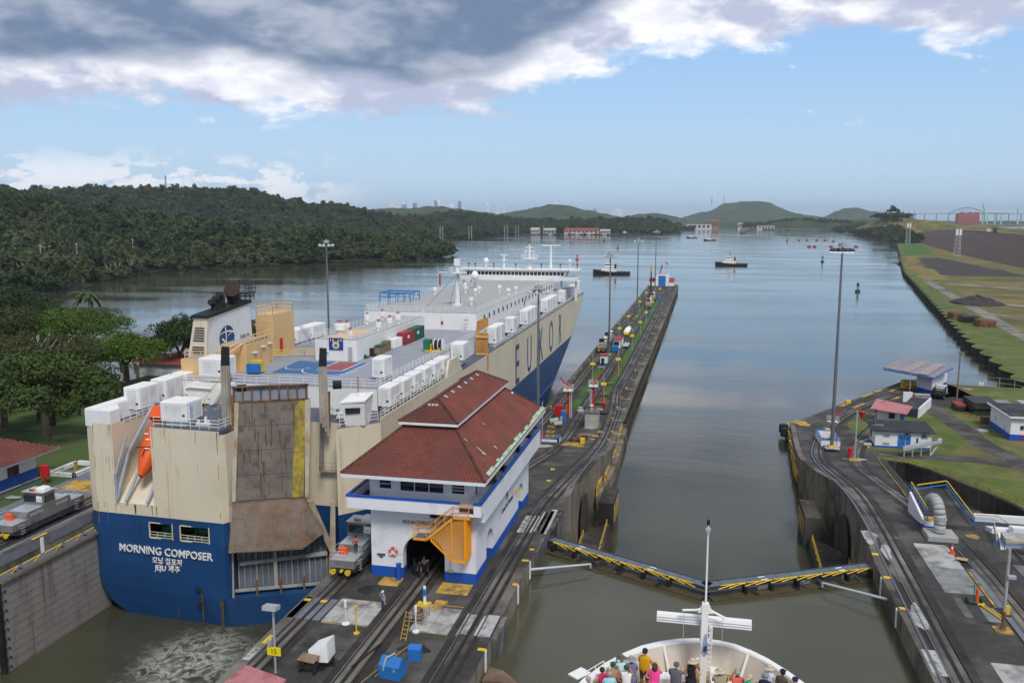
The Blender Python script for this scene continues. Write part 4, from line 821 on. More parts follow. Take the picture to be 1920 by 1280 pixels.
# == TRACKS on the lock walls
def on(z):return lambda x,y:zpro(y)+z
def track(nm,path,zf,parent,bed=3.0,rack=True,gauge=1.52):
 MB().ribbon(path,bed,lambda x,y:zf(x,y)+.012).build('track_bed','bed',parent)
 for s in (-1,1):
  B=MB();rows=[]
  P2=[]
  for i,p in enumerate(path):
   a=path[max(0,i-1)];b=path[min(len(path)-1,i+1)];dx,dy=b[0]-a[0],b[1]-a[1];l_=math.hypot(dx,dy)
   P2 .append((p[0]-dy/l_*s*gauge/2,p[1]+dx/l_*s*gauge/2))
  B.ribbon(P2,.11,lambda x,y:zf(x,y)+.10,.09);B.build('rail','drail' if s<0 else 'rail',parent)
  MB().ribbon([(x+s*.42,y)for x,y in P2],.5,lambda x,y:zf(x,y)+.03).build('concrete_strip','conc',parent)
 if rack:MB().ribbon(path,.30,lambda x,y:zf(x,y)+.075,.06).build('rack_rail','black',parent)
def dens(tab,y0=-60,y1=550,st=4):
 ys=list(range(y0,92,20))+list(range(92,240,st))+list(range(240,y1,20))+[y1]
 return [(pl(tab,y),y)for y in ys]
def smooth(path,n=3):
 for _ in range(n):path=[path[0]]+[tuple((a[k]+2*b[k]+c[k])/4 for k in range(2))for a,b,c in zip(path[:-2],path[1:-1],path[2:])]+[path[-1]]
 return path
TL_=smooth(dens([(-60,-32.6),(100,-32.6),(160,-32.0),(200,-30.6),(240,-30.2),(550,-29.2)]))
TM_=smooth(dens([(-60,-25.1),(100,-25.1),(140,-23.6),(180,-24.8),(240,-24.3),(550,-23.6)]))
TR_=smooth(dens([(-60,-18.2),(70,-18.0),(100,-17.5),(112,-16.9),(130,-16.7),(150,-16.9),(176,-17.7),(190,-18.0),(210,-19.6),(245,-19.2),(550,-18.2)]))
for P in (TL_,TM_,TR_):track('t',P,on(0),CW)
MB().ribbon([(pl([(108,-15.75),(128,-15.95),(150,-15.6),(176,-16.6),(190,-16.75),(208,-18.4),(241,-18.2),(550,-17.0)],y),y)for y in range(108,551,6)],.16,on(.16),.12).build('conductor_rail','rail',CW)
T2=[(18.9+.9,-60),(19.9,70),(20.4,84),(20.2,96),(20.6,104),(21.4,112),(21.5,124),(20.4,138),(20.6,152),(22.5,166),(26.0,180),(31,194),(37.5,206),(45,218),(52,229)]
T3=[(27.8,-60),(28.0,80),(28.0,92),(27.4,100),(26.2,112),(26.0,124),(25.6,138),(26.6,152),(28.8,164),(31.4,174),(36,186),(42,196),(49,206)]
def dense(P,m=6):
 o=[]
 for a,b in zip(P[:-1],P[1:]):
  k=max(1,int(math.hypot(b[0]-a[0],b[1]-a[1])/m));o+=[(lerp(a[0],b[0],i/k),lerp(a[1],b[1],i/k))for i in range(k)]
 return smooth(o+[P[-1]],3)
z2=lambda x,y:max(zpro(y),3.0)+.02
T2=dense(T2);T3=dense(T3)
track('t',T2,z2,RW);track('t',T3,z2,RW,rack=False)
MB().ribbon(dense([(x-1.5,y)for x,y in T2 if 60<y<200],6),.18,lambda x,y:z2(x,y)+.14,.12).build('conductor_rail','rail',RW)
track('t',[(33.6,-60),(33.4,95)],z2,RW,2.2,False)
struct('bend_apron',MB().add([(x,y,3.008)for x,y in [(18.9,176),(31.3,176),(30.5,186),(34,194),(46,207),(60,236),(54,241),(19.5,184.2)]],[tuple(range(8))]),'asph')
struct('yard_apron',MB().add([(x,y,3.004)for x,y in [(44,205),(51,205),(66,215),(64,238),(54,241)]],[tuple(range(5))]),'asph')
track('t',[(-71.6,y)for y in range(-60,121,20)],lambda x,y:lz(x,y)+.03,bpy.data.objects['left_lock_wall'])
MB().ribbon([(-69.1,-60),(-69.1,110)],.7,lambda x,y:COP+.08,.06).build('coping_edge','conc',bpy.data.objects['left_lock_wall'])
def slab(x0,x1,y0,y1,m,par=CW,h=.05,nm='concrete_slab',z=COP):
 return MB().box(x0,x1,y0,y1,z+.004,z+h).build(nm,m,par)
for k in range(3):slab(-30.85+k*1.42,-29.47+k*1.42,64.3,68.7,'lconc')
slab(-23.0,-21.3,64.4,69.3,'lconc');slab(-21.26,-19.6,64.3,68.9,'lconc')
for a,b in ((-34.15,-33.55),(-33.3,-32.75),(-32.5,-31.95),(-31.75,-31.1)):slab(a,b,64.3,68.4,'bconc',h=.06)
slab(-18.9,-18.75,64.2,68.3,'lconc',h=.08)
for a,b in ((-17.2,-16.05),):slab(a,b,64.5,68.4,mat('whitish_slab',(.42,.42,.42),.85,var=.2,dirt=(.1,.1,.1),damt=.5,dscale=1.2),h=.09)
for a,b in ((-18.6,-17.8),(-17.45,-17.2)):slab(a,b,64.6,68.2,'lconc',h=.055)
for i,(a,b,c,e)in enumerate(((-18.9,-18.2,88.4,93.8),(-17.1,-16.6,89.0,95.5),(-16.3,-15.6,88.5,96.5),(-17.9,-17.3,88.6,94))):slab(a,b,c,e,mat('whitish_slab',(0,0,0)),h=.06)
for a,b,c,e in ((-28.9,-26.9,74.2-1.9,74.2),(-23.0,-20.0,71.8,74.2)):slab(a,b,c,e,'yelp',nm='painted_patch',h=.012)
slab(-22.4,-21.3,68.4,70.3,'yelp',nm='painted_patch',h=.07)
for (a,b,c,e)in ((-34.1,-33.5,67.6,68.0),(-32.5,-31.9,67.6,68.0),(-33.9,-33.5,59.6,61.0),(-16.5,-16.0,83.6,84.0),(-16.7,-16.0,80.6,81.0),(-16.5,-15.9,62.2,62.6),(-15.9-.5,-15.9,74.8,75.2),(-20.6,-20.0,120,120.6),(-19.6,-19.0,111,111.5)):
 z=zpro((c+e)/2);MB().box(a,b,c,e,z+.05,z+.1).build('painted_patch','yel',CW)
for x0,x1,y in ((-30.8,-26.7,68.75),(-30.8,-26.7,64.1),(-23,-19.6,69.4),(-23,-19.6,64.2)):slab(x0,x1,y,y+.12,'yelp',nm='painted_line',h=.02)
for y in (60.0,71.6):MB().box(-31,-26.9,y,y+.07,COP+.003,COP+.012).build('pavement_joint','bed',CW)
def blob(x,y,rx,ry,z,m,par,seed=0,nm='wet_stain'):
 rn=random.Random(seed);ph=[rn.uniform(0,6.28)for _ in range(4)]
 pts=[]
 for i in range(28):
  a=2*math.pi*i/28;r=1+.22*math.sin(2*a+ph[0])+.14*math.sin(3*a+ph[1])+.09*math.sin(5*a+ph[2]);pts.append((x+rx*r*math.cos(a),y+ry*r*math.sin(a),z))
 return MB().add(pts,[tuple(range(28))]).build(nm,m,par)
M['wet']=mat('wet_concrete',(.018,.017,.018),.35,var=.3)
for i,(x,y,a,b)in enumerate(((-29.3,71.2,1.0,.9),(-25.2,72.4,.6,.9),(-28.0,57.6,1.6,1.0),(-21.5,61.5,1.1,.8),(-29.8,60.3,.8,.5),(-22.0,57.9,.7,.6))):blob(x,y,a,b,COP+.016+.001*i,'wet',CW,i)
for i,(x,y,a,b,m)in enumerate(((-26.5,146,1.8,2.2,'lconc'),(-27.2,160,1.5,2.5,'conc'),(-20.8,163,1.8,2,'conc'),(-21.3,171,1.2,1.5,'lconc'))):
 B=MB();pts=[]
 for k in range(20):t=2*math.pi*k/20;px_,py_=x+a*math.cos(t)*(1+.15*math.sin(3*t+i)),y+b*math.sin(t);pts.append((px_,py_,zpro(py_)+.05))
 B.add(pts,[tuple(range(20))]);B.build('bare_concrete_patch',m,CW)
slab(22.9,26.2,87.9,94.3,'lconc',RW,nm='concrete_slab')
for k in range(3):slab(22.9,26.2,81.9+k*1.98,83.82+k*1.98,mat('greenish_slab',(.22,.24,.23),.9,var=.2,dirt=(.12,.12,.12),damt=.5,dscale=.8),RW)
slab(22.9,30,61,69,'lconc',RW,h=.03)
for k in range(2):slab(31.2,37.5,84.6+k*2.9,87.3+k*2.9,mat('dark_pitted_slab',(.13,.135,.15),.9,var=.3,dirt=(.3,.3,.3),damt=.3,dscale=.8),RW)
for k in range(2):slab(31.2,37.5,72.6+k*4.9,77.1+k*4.9,'lconc',RW)
slab(26.6,27.15,79.5,88.0,'bconc',RW,h=.12);slab(26.35,26.6,79.5,88.0,'yelp',RW,h=.06,nm='painted_line')
slab(26.6,27.1,70,77.5,'bconc',RW,h=.12);slab(25.0,26.2,76.4,79.2,mat('greenish_slab',(0,0,0)),RW)
slab(23.3,24.0,77,81,'conc',RW,h=.01)
for x,y in ((18.6,84.2),(18.6,77.4),(18.6,90.1)):MB().box(x-.55,x+.1,y-.25,y+.25,COP+.05,COP+.1).build('painted_patch','yel',RW)
for i,(x,y,a,b,m)in enumerate(((19.7,86.5,.7,3.2,'conc'),(19.3,76,.5,3,'lconc'),(18.8,95.0,.7,1.8,'lconc'),(19.6,91,.5,2,'lconc'))):blob(x,y,a,b,COP+.07+.001*i,m,RW,i+20,'worn_patch')
slab(18.1,19.3,66,70,mat('whitish_slab',(0,0,0)),RW,h=.08);slab(18.1,19.2,94.4,97,mat('whitish_slab',(0,0,0)),RW,h=.07)
def board(x,y,s):
 MB().box(x-.04,x+.04,y-.22,y+.22,COP-1.75,COP+.02).build('depth_board','white',CW if x<0 else RW)
for y in (80.7,74.9,62.4):board(-15.84,y,1)
for y in (84.2,77.4):board(17.84,y,1)
board(-68.72,75.9,1)
for x0,x1,y0,y1,z0,z1 in ((-15.9,-15.6,83.5,89,8.5,11.45),(-15.9,-15.45,64.4,68.5,8.8,11.5)):MB().box(x0,x1,y0,y1,z0,z1).build('wall_armour_plate',mat('armour_plate',(.10,.10,.10),.7,var=.4,dirt=(.3,.3,.3),damt=.3,dscale=.6),CW)
MB().prism([(-15.9,89.0),(-15.1,92),(-15.0,97.5),(-15.9,97.5)],3,lambda x,y:zpro(y)-.02).build('gate_recess_pier',mat('stained_pier',(.20,.19,.175),.9,var=.4,scale=.5,dirt=(.025,.022,.02),damt=.8,dscale=.5),CW)
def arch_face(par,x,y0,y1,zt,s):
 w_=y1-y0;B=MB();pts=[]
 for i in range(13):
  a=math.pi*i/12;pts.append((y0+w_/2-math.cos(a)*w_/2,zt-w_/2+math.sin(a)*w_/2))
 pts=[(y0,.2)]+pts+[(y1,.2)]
 B.extr(pts,'x',x-.06,x+.06);B.build('arch_shade_slab',mat('arch_shadow_stone',(.045,.038,.027),.95,var=.3),par)  # flat dark slab; the arch's inner shade is put into its colour
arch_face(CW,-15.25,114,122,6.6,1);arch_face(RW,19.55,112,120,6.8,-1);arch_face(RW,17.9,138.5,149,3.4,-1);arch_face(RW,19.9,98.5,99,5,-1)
MB().prism([(-15.6,96),(-15.2,99),(-15.4,116),(-12.5,121),(-11.9,121),(-11.6,99),(-13,96)],-3,1.3).build('lower_landing','dconc',CW)
MB().prism([(20.2,99),(20.3,116),(17.0,121),(15.9,121),(15.4,103),(17.5,99)],-3,1.3).build('lower_landing','dconc',RW)
MB().rail([(-12.0,98,1.3),(-12.2,120,1.3)],1.05,2.2,.06,2).build('landing_railing','yelp',CW)
MB().rail([(-14.9,101,1.3),(-15,115,1.3)],1.05,2.2,.06,2).build('landing_railing','yelp',CW)
MB().rail([(15.8,102,1.3),(16.2,120,1.3)],1.05,2.2,.06,2).build('landing_railing','yel',RW)
MB().rail([(19.6,108,1.3),(19.8,116,1.3)],1.05,2.2,.06,2).build('landing_railing','yel',RW)
for par,x0,x1 in ((CW,-13.6,-11.4),(RW,15.3,17.4)):
 MB().prism([(x0,121),(x1,121),(x1,129),(x0,129)],-3,4.4).build('buttress','dconc',par)
 for k in range(3):MB().box((x1 if x0<0 else x0)-.08,(x1 if x0<0 else x0)+.08,122+k*2.3,123.9+k*2.3,1.2,3.6).build('timber_fender','yelp',par)
for k,(y0,y1)in enumerate(((131,137.5),(138,144.5),(151,157.5),(166,171),(171.6,176))):
 x=pl(XR,(y0+y1)/2);MB().box(x+.02,x+.35,y0,y1,.7,2.9+max(0,(150-y0)*.03)).build('timber_fender','yelp',CW)
for y0 in range(150,184,8):
 x=pl(XL2,y0+3);MB().box(x-.4,x-.02,y0,y0+7.2,.8,2.3).build('timber_fender','yelp',RW)
MB().prism([(-15.0,130),(-14.2,134),(-13.6,147),(-14.0,176),(-15.3,176)],-3,lambda x,y:2.2).build('fender_ledge','face',CW)
B=MB();rows=[]
MB().ribbon([(pl(XR,y)+.14,y)for y in range(180,560,10)],.3,on(-.25),.5).build('fender_strip','wood',CW)
for i in range(34):
 y=181+i*2.2;x=pl(XR,y)+.28;B.cyl((x,y,2.55),(x+.45,y,2.55),.55,n=10)
for i in range(70):
 y=258+i*4.2;x=pl(XR,y)+.28;B.cyl((x,y,2.55),(x+.3,y,2.55),.5,n=6)
B.build('tyre_fender','black',CW)['kind']='stuff'
def strip(xa,xb,y0,y1,par=CW):
 ys=[lerp(y0,y1,i/6)for i in range(7)]
 MB().grid([[(pl(xa,y),y,zpro(y)+.035),(pl(xb,y),y,zpro(y)+.035)]for y in ys]).build('grass_strip','bgrass',par)
GA=([(190,-28.1),(550,-26.8)],[(190,-26.3),(550,-25.4)]);GB=([(190,-22.6),(550,-22.1)],[(190,-21.0),(550,-20.0)])
for y0,y1 in ((189,199),(203,246),(262,270),(322,352),(366,420),(440,470)):strip(*GA,y0,y1)
for y0,y1 in ((186,192),(195,202),(204,212),(215,246),(249,330),(334,372),(380,470)):strip(*GB,y0,y1)
# == CONTROL HOUSE
X0,X1,Y0,Y1=-30.2,-19.8,74.4,99.6
H=thing('control_house','white lock control house with clay tile hip roof, blue base and orange stairs','building',(-25,75,COP))
def archwall(B,axis,c,a0,a1,z0,z1,th,holes):
 ed=[a0]
 for h in sorted(holes):ed+=[h[0],h[1]]
 ed.append(a1)
 def P(a,z,o=0):return (a,c+o,z)if axis=='y' else (c+o,a,z)
 for i in range(0,len(ed)-1,2):
  for o in (0,th):B.quad(P(ed[i],z0,o),P(ed[i+1],z0,o),P(ed[i+1],z1,o),P(ed[i],z1,o))
 for h in holes:
  w_=h[1]-h[0];r=w_/2;sp=h[2]-r;n_=16;rz=r
  arc_=[(h[0]+r-r*math.cos(math.pi*k/n_),sp+rz*math.sin(math.pi*k/n_))for k in range(n_+1)]
  for o in (0,th):
   for p,q in zip(arc_[:-1],arc_[1:]):B.quad(P(p[0],p[1],o),P(q[0],q[1],o),P(q[0],z1,o),P(p[0],z1,o))
  path=[(h[0],z0)]+arc_+[(h[1],z0)]
  for p,q in zip(path[:-1],path[1:]):B.quad(P(p[0],p[1],0),P(q[0],q[1],0),P(q[0],q[1],th),P(p[0],p[1],th))
BA=COP+1.0
fa=[(-27.0,-22.85,15.9)];sa=[(78.4,81.0,15.0),(93.6,96.0,15.0)]
B=MB()
archwall(B,'y',Y0,X0,X1,BA,19.2,.9,fa);archwall(B,'y',Y1,X0,X1,BA,19.2,-.9,fa)
archwall(B,'x',X1,Y0,Y1,BA,19.2,-.8,sa);archwall(B,'x',X0,Y0,Y1,BA,19.2,.8,[])
B.quad((X0,Y0,19.2),(X1,Y0,19.2),(X1,Y1,19.2),(X0,Y1,19.2));W_=B.build('wall','wwall',H)
B=MB()
for ax,c,a0,a1,hs,s in (('y',Y0,X0,X1,fa,-1),('x',X1,Y0,Y1,sa,1),('y',Y1,X0,X1,fa,1),('x',X0,Y0,Y1,[],-1)):
 ed=[a0]
 for h in hs:ed+=[h[0],h[1]]
 ed.append(a1)
 for i in range(0,len(ed)-1,2):
  if ax=='y':B.box(ed[i]-.03,ed[i+1]+.03,min(c+s*.04,c-s*.93),max(c+s*.04,c-s*.93),COP,BA+.002)
  else:B.box(min(c+s*.035,c-s*.83),max(c+s*.035,c-s*.83),ed[i]-.035,ed[i+1]+.035,COP,BA)
B.build('blue_base','blue',H)
B=MB();B.grid([[(-24.925-r*math.cos(math.pi*k/20),Y0-.05,13.83+r*math.sin(math.pi*k/20))for k in range(21)]for r in (2.1,2.5)]);B.grid([[(-24.925-2.5*math.cos(math.pi*k/20),y,13.83+2.5*math.sin(math.pi*k/20))for k in range(21)]for y in (Y0-.05,Y0)]);B.build('arch_moulding','wwall',W_)
MB().box(-28,-22,86,86.3,COP+.02,18).box(-27.95,-27.2,75.5,99,COP+.02,18).build('tunnel_shade_wall','dark',H)  # near-black inner walls, tunnel shade put into the colour
MB().box(-22.7,-22.3,75.5,98,COP+.01,18.8).build('tunnel_shade_wall',mat('dim_inner_wall',(.12,.12,.13),.9),H)
for a,b in ((78.4,81.0),(93.6,96.0)):
 MB().box(X1-1.2,X1-1.1,a-.2,b+.2,COP+.02,15.4).build('side_door',mat('grey_door',(.30,.31,.33),.7),H);MB().box(X1-1.1,X1-1.05,a+.3,a+1.3,COP+.1,13.9).build('door_opening','dark',H)
 pts=[]
 cy=(a+b)/2;B=MB();r0,r1=1.32,1.6
 B.grid([[(X1+.03,cy-r*math.cos(math.pi*k/14),13.7+r*math.sin(math.pi*k/14))for k in range(15)]for r in (r0,r1)]);B.build('arch_moulding','wwall',W_)
BX0,BX1,BY0,BY1=-32.0,-18.9,72.9,102.6
MB().box(BX0,BX1,BY0,BY1,18.6,18.8).build('balcony_floor','wwall',H)
MB().box(BX0+.2,BX1-.2,BY0+.2,BY1-.2,18.8,18.83).build('balcony_tiles','maroon',H)
for nm,(a,b,c,e)in dict(front=(BX0,-21.0,BY0,BY0+.16),front2=(-19.6,BX1,BY0,BY0+.16),right=(BX1-.16,BX1,BY0+.17,BY1),left=(BX0,BX0+.16,BY0+.17,BY1),back=(BX0+.17,BX1-.17,BY1-.16,BY1)).items():
 MB().box(a,b,c,e,18.81,19.72).build('balcony_parapet','wwall',H)
 MB().box(a-.05,b+.05,c-.05,e+.05,19.725,19.92).build('parapet_cap','blue',H)
MB().prism([(-19.8,74.4),(-18.9,74.4),(-18.9,102.6),(-19.8,100.0)],17.6,18.59).build('balcony_bracket','wwall',H)
MB().box(-19.78,-19.7,75,99,17.35,17.5).box(-19.78,-19.72,75,99,16.95,17.0).build('wall_moulding','wwall',H)
MB().box(-30.0,-19.9,74.33,74.4,17.45,17.6).build('wall_moulding','wwall',H)
UX0,UX1,UY0,UY1=-30.4,-20.6,74.8,100.0
US=MB().box(UX0,UX1,UY0,UY1,18.84,22.2).build('upper_wall','wwall',H)
def window(x0,x1,z0,z1,y=None,x=None,panes=1,bars=0):
 if y is not None:
  f=MB().box(x0-.08,x1+.08,y-.07,y+.02,z0-.1,z0).box(x0-.08,x1+.08,y-.07,y+.02,z1,z1+.08).box(x0-.08,x0,y-.07,y+.02,z0,z1).box(x1,x1+.08,y-.07,y+.02,z0,z1)
  for k in range(1,panes):xm=lerp(x0,x1,k/panes);f.box(xm-.04,xm+.04,y-.07,y,z0,z1)
  for k in range(bars):zm=lerp(z0,z1,(k+1)/(bars+1));f.box(x0,x1,y-.06,y,zm-.03,zm+.03)
  w=f.build('window','wwall',US)
  for k in range(panes):MB().box(lerp(x0,x1,k/panes)+.045,lerp(x0,x1,(k+1)/panes)-.045,y-.03,y-.01,z0,z1).build('pane','glass',w)
 else:
  f=MB().box(x-.02,x+.07,x0-.06,x0,z0,z1).box(x-.02,x+.07,x1,x1+.06,z0,z1).box(x-.02,x+.07,x0,x1,z1,z1+.06).box(x-.02,x+.07,x0,x1,z0-.06,z0);w=f.build('window','wwall',US)
  MB().box(x+.005,x+.03,x0,x1,z0,z1).build('pane','glass',w)
window(-29.4,-28.2,20.15,21.05,y=UY0,panes=1,bars=1);window(-27.3,-23.0,20.05,21.1,y=UY0,panes=3);window(-22.2,-20.95,20.1,21.0,y=UY0,bars=2)
for y0,y1,z0,z1 in ((77.2,77.9,19.1,21.0),(80.2,80.7,20.2,20.9),(83,83.5,20.2,21),(86.4,87.2,19.0,21.1),(89.8,90.5,20.2,20.9),(93.5,94.1,20.2,21),(96.5,97.2,20.3,21)):window(y0,y1,z0,z1,x=UX1)
for x0,x1 in ((-28.6,-27.4),(-25.4,-24.3)):MB().box(x0,x1,74.28,74.4,17.75,18.35).build('wall_vent','white',W_)
MB().box(-24.2,-23.1,74.3,74.38,17.7,18.3).build('wall_window','glass',W_)
EZ=21.98
ex0,ex1,ey0,ey1=-32.4,-18.45,72.7,103.6
tx0,tx1,ty0,ty1=-27.7,-23.1,78.6,98.4;TZ=25.7
MB().add([(ex0,ey0,EZ-.35),(ex1,ey0,EZ-.35),(ex1,ey1,EZ-.35),(ex0,ey1,EZ-.35),(ex0,ey0,EZ-.02),(ex1,ey0,EZ-.02),(ex1,ey1,EZ-.02),(ex0,ey1,EZ-.02)],[(0,3,2,1),(4,5,6,7),(0,1,5,4),(1,2,6,5),(2,3,7,6),(3,0,4,7)]).build('eave_board','wwall',H)
RF=MB().add([(ex0+.1,ey0+.1,EZ-.015),(ex1-.1,ey0+.1,EZ-.015),(ex1-.1,ey1-.1,EZ-.015),(ex0+.1,ey1-.1,EZ-.015),(tx0,ty0,TZ-.05),(tx1,ty0,TZ-.05),(tx1,ty1,TZ-.05),(tx0,ty1,TZ-.05)],[(0,1,5,4),(1,2,6,5),(2,3,7,6),(3,0,4,7),(4,5,6,7)]).build('roof','roof',H)
def tiles(B,a,b,c,d_,rows,pitch,amp=.055,step=.035):
 a,b,c,d_=map(Vector,(a,b,c,d_));nrm=(b-a).cross(d_-a).normalized();L0=(b-a).length;ud=(b-a).normalized()
 up=(d_-a);up=(up-ud*up.dot(ud));H_=up.length;upn=up.normalized()
 la,lb=(d_-a).dot(ud),(c-a).dot(ud)
 for r in range(rows):
  t0,t1=r/rows,(r+1)/rows
  s0=max(la*t1,la*t0);s1=min(lerp(L0,lb,t1),lerp(L0,lb,t0));n_=max(2,int((s1-s0)/pitch)*3)
  low=[];hi=[]
  for k in range(n_+1):
   u=lerp(s0,s1,k/n_);wv=amp*(.5+.5*math.cos(2*math.pi*u/pitch))
   low.append(a+ud*u+upn*(H_*t0)+nrm*(wv+step));hi.append(a+ud*u+upn*(H_*t1)+nrm*(wv*.9+.004))
  B.grid([low,hi]);B.grid([[p-nrm*(step+.02)for p in low],low])
B=MB()
tiles(B,(ex0,ey0,EZ),(ex1,ey0,EZ),(tx1,ty0,TZ),(tx0,ty0,TZ),25,.31,.08,.045)
tiles(B,(ex1,ey0,EZ),(ex1,ey1,EZ),(tx1,ty1,TZ),(tx1,ty0,TZ),24,.31,.07,.04)
tiles(B,(ex0,ey1,EZ),(ex0,ey0,EZ),(tx0,ty0,TZ),(tx0,ty1,TZ),24,.5,.08)
tiles(B,(ex1,ey1,EZ),(ex0,ey1,EZ),(tx0,ty1,TZ),(tx1,ty1,TZ),24,.5,.08)
MB_=MB().box(-27.6,-23.2,78.8,98.3,TZ-.2,26.2).build('roof_monitor_wall','wwall',H)
ux0,ux1,uy0,uy1,UZ,RZ=-28.4,-22.4,77.7,99.6,26.0,27.75;ry0,ry1=81.0,96.6;xc=-25.4
MB().box(ux0,ux1,uy0,uy1,UZ-.28,UZ-.02).build('upper_eave_board','wwall',H)
B2=MB().add([(ux0,uy0,UZ-.01),(ux1,uy0,UZ-.01),(ux1,uy1,UZ-.01),(ux0,uy1,UZ-.01),(xc,ry0,RZ-.02),(xc,ry1,RZ-.02)],[(0,1,4),(1,2,5,4),(2,3,5),(3,0,4,5)]);B2 .build('upper_roof','roof',H)
tiles(B,(ux0,uy0,UZ),(ux1,uy0,UZ),(xc+.01,ry0,RZ),(xc-.01,ry0,RZ),12,.31,.11,.07)
tiles(B,(ux1,uy0,UZ),(ux1,uy1,UZ),(xc,ry1,RZ),(xc,ry0,RZ),12,.31,.09,.06)
tiles(B,(ux0,uy1,UZ),(ux0,uy0,UZ),(xc,ry0,RZ),(xc,ry1,RZ),12,.5)
tiles(B,(ux1,uy1,UZ),(ux0,uy1,UZ),(xc-.01,ry1,RZ),(xc+.01,ry1,RZ),12,.5)
B.build('roof_tiles','roof',H)['kind']='stuff'
B=MB()
for p,q in (((ex0,ey0,EZ),(tx0,ty0,TZ)),((ex1,ey0,EZ),(tx1,ty0,TZ)),((ex1,ey1,EZ),(tx1,ty1,TZ)),((ux0,uy0,UZ),(xc,ry0,RZ)),((ux1,uy0,UZ),(xc,ry0,RZ)),((ux1,uy1,UZ),(xc,ry1,RZ)),((xc,ry0,RZ),(xc,ry1,RZ)),((ux0,uy1,UZ),(xc,ry1,RZ))):
 p,q=Vector(p)+Vector((0,0,.08)),Vector(q)+Vector((0,0,.08));n_=int((q-p).length/.36)
 for k in range(n_):B.cyl(p.lerp(q,k/n_),p.lerp(q,(k+1)/n_),.15,.11,n=6)
B.build('ridge_tiles',mat('ridge_tile',(.10,.045,.038),.85,var=.4,scale=2),H)['kind']='stuff'
rn=random.Random(3);B=MB();y=74.2
sl=(TZ-EZ)/(ex1-tx1)
while y<103:
 w_=rn.uniform(.9,2.2);dxx=rn.uniform(.16,.42)
 B.add([(ex1+.03,y,EZ+.19),(ex1+.03,y+w_*.96,EZ+.19),(ex1-dxx,y+w_*.96,EZ+.19-(-dxx)*sl*-1*-1),(ex1-dxx,y,EZ+.19+dxx*(TZ-EZ)/(tx1-ex1)*-1)],[(0,1,2,3)]);y+=w_
B.build('stripped_eave_underlay','mint',H)
def rpatch(y,dx,w_,l_,m):
 s_=(TZ-EZ)/(ex1-tx1);z=EZ+dx*s_+.20
 MB().add([(ex1-dx,y,z),(ex1-dx,y+w_,z),(ex1-dx-l_,y+w_,z+l_*s_),(ex1-dx-l_,y,z+l_*s_)],[(0,1,2,3)]).build('roof_patch',m,H)
for y,dx,w_,l_,m in ((77.5,1.3,.5,.22,'mint'),(77.7,1.2,.22,.9,'mint'),(81,.9,.3,.3,'mint'),(77.2,2.9,.3,.3,'lconc'),(99,3.2,.6,.2,'white'),(84,2.9,.3,.2,'lconc')):rpatch(y,dx,w_,l_,m)
for k in range(6):
 y=82.3+k*2.5;MB().rbox((xc+.45,y,RZ-.05),(.42,.45,.08),0,0,R(30)).build('roof_light','lsteel',H)
for k in range(3):MB().rbox((-25.95+k*.38,79.9,UZ+1.3),(.26,.3,.08),0,R(28)).build('roof_light','lsteel',H)
ST=thing('stair_tower','orange steel stairs with slatted screen hanging on the white front wall','stairs',(-22.5,73.2,14))
yf,yb=72.7,74.3
MB().box(-25.4,-24.0,yf,yb,16.05,16.25).box(-21.6,-19.9,yf,yb,18.35,18.55).build('landing_frame','orange',ST)
MB().box(-25.3,-24.1,yf+.1,yb-.1,16.25,16.28).box(-21.5,-20.0,yf+.1,yb-.1,18.55,18.58).build('landing_plate','bconc',ST)
for y in (yf,yb-.1):
 MB().add([(-24.1,y,16.0),(-21.5,y,18.3),(-21.5,y,18.62),(-24.1,y,16.32),(-24.1,y+.08,16.0),(-21.5,y+.08,18.3),(-21.5,y+.08,18.62),(-24.1,y+.08,16.32)],[(0,1,2,3),(7,6,5,4),(3,2,6,7),(0,4,5,1)]).build('stringer','orange',ST)
 B=MB()
 for h in (.55,1.05):B.tube([(-25.35,y+.04,16.25+h),(-24.1,y+.04,16.25+h),(-21.5,y+.04,18.5+h),(-20.0,y+.04,18.5+h)],.035,5)
 for x,z in ((-25.35,16.25),(-24.1,16.25),(-23.2,17.1),(-22.3,17.9),(-21.5,18.5),(-20.0,18.5)):B.cyl((x,y+.04,z),(x,y+.04,z+1.05),.035,n=5)
 B.build('handrail','orange',ST)
for k in range(9):MB().box(-24.0+k*.28,-23.72+k*.28,yf+.1,yb-.12,16.35+k*.25,16.40+k*.25).build('step','bconc',ST)
MB().tube([(-25.35,yf,16.8),(-25.35,yb,16.8)],.035,5).tube([(-25.35,yf,17.3),(-25.35,yb,17.3)],.035,5).build('handrail','orange',ST)
pb=lambda x:pl([(-23.7,16.2),(-21.6,14.3),(-20.0,14.3)],x);pt_=lambda x:pl([(-23.7,16.3),(-21.5,18.1),(-20.0,18.3)],x)
x=-23.6
while x<-20.35:MB().box(x,x+.07,yf-.02,yf+.05,pb(x),pt_(x)).build('slat','orange',ST);x+=.155
MB().add([(-23.7,yf-.04,16.1),(-21.6,yf-.04,14.2),(-21.6,yf-.04,14.45),(-23.7,yf-.04,16.35)],[(0,1,2,3)]).box(-21.6,-20.3,yf-.05,yf+.06,14.2,14.38).box(-20.45,-20.3,yf-.06,yf+.07,14.1,18.3).box(-21.72,-21.6,yf-.05,yf+.05,14.25,18.2).build('screen_frame','orange',ST)
for k in range(8):MB().box(-20.26,-20.2,yf+.1+k*.2,yf+.19+k*.2,14.4,18.3).build('slat','orange',ST)
MB().box(-20.33,-20.27,yf,yb,14.3,18.3).build('side_panel','orange',ST)
text('PEDRO MIGUEL','sign_lettering','black',H,(-25.2,74.33,17.1),(R(90),0,0),.52,.01,.98)
MB().box(-27.3,-23.1,74.35,74.39,16.75,17.45).build('sign_board','white',H)
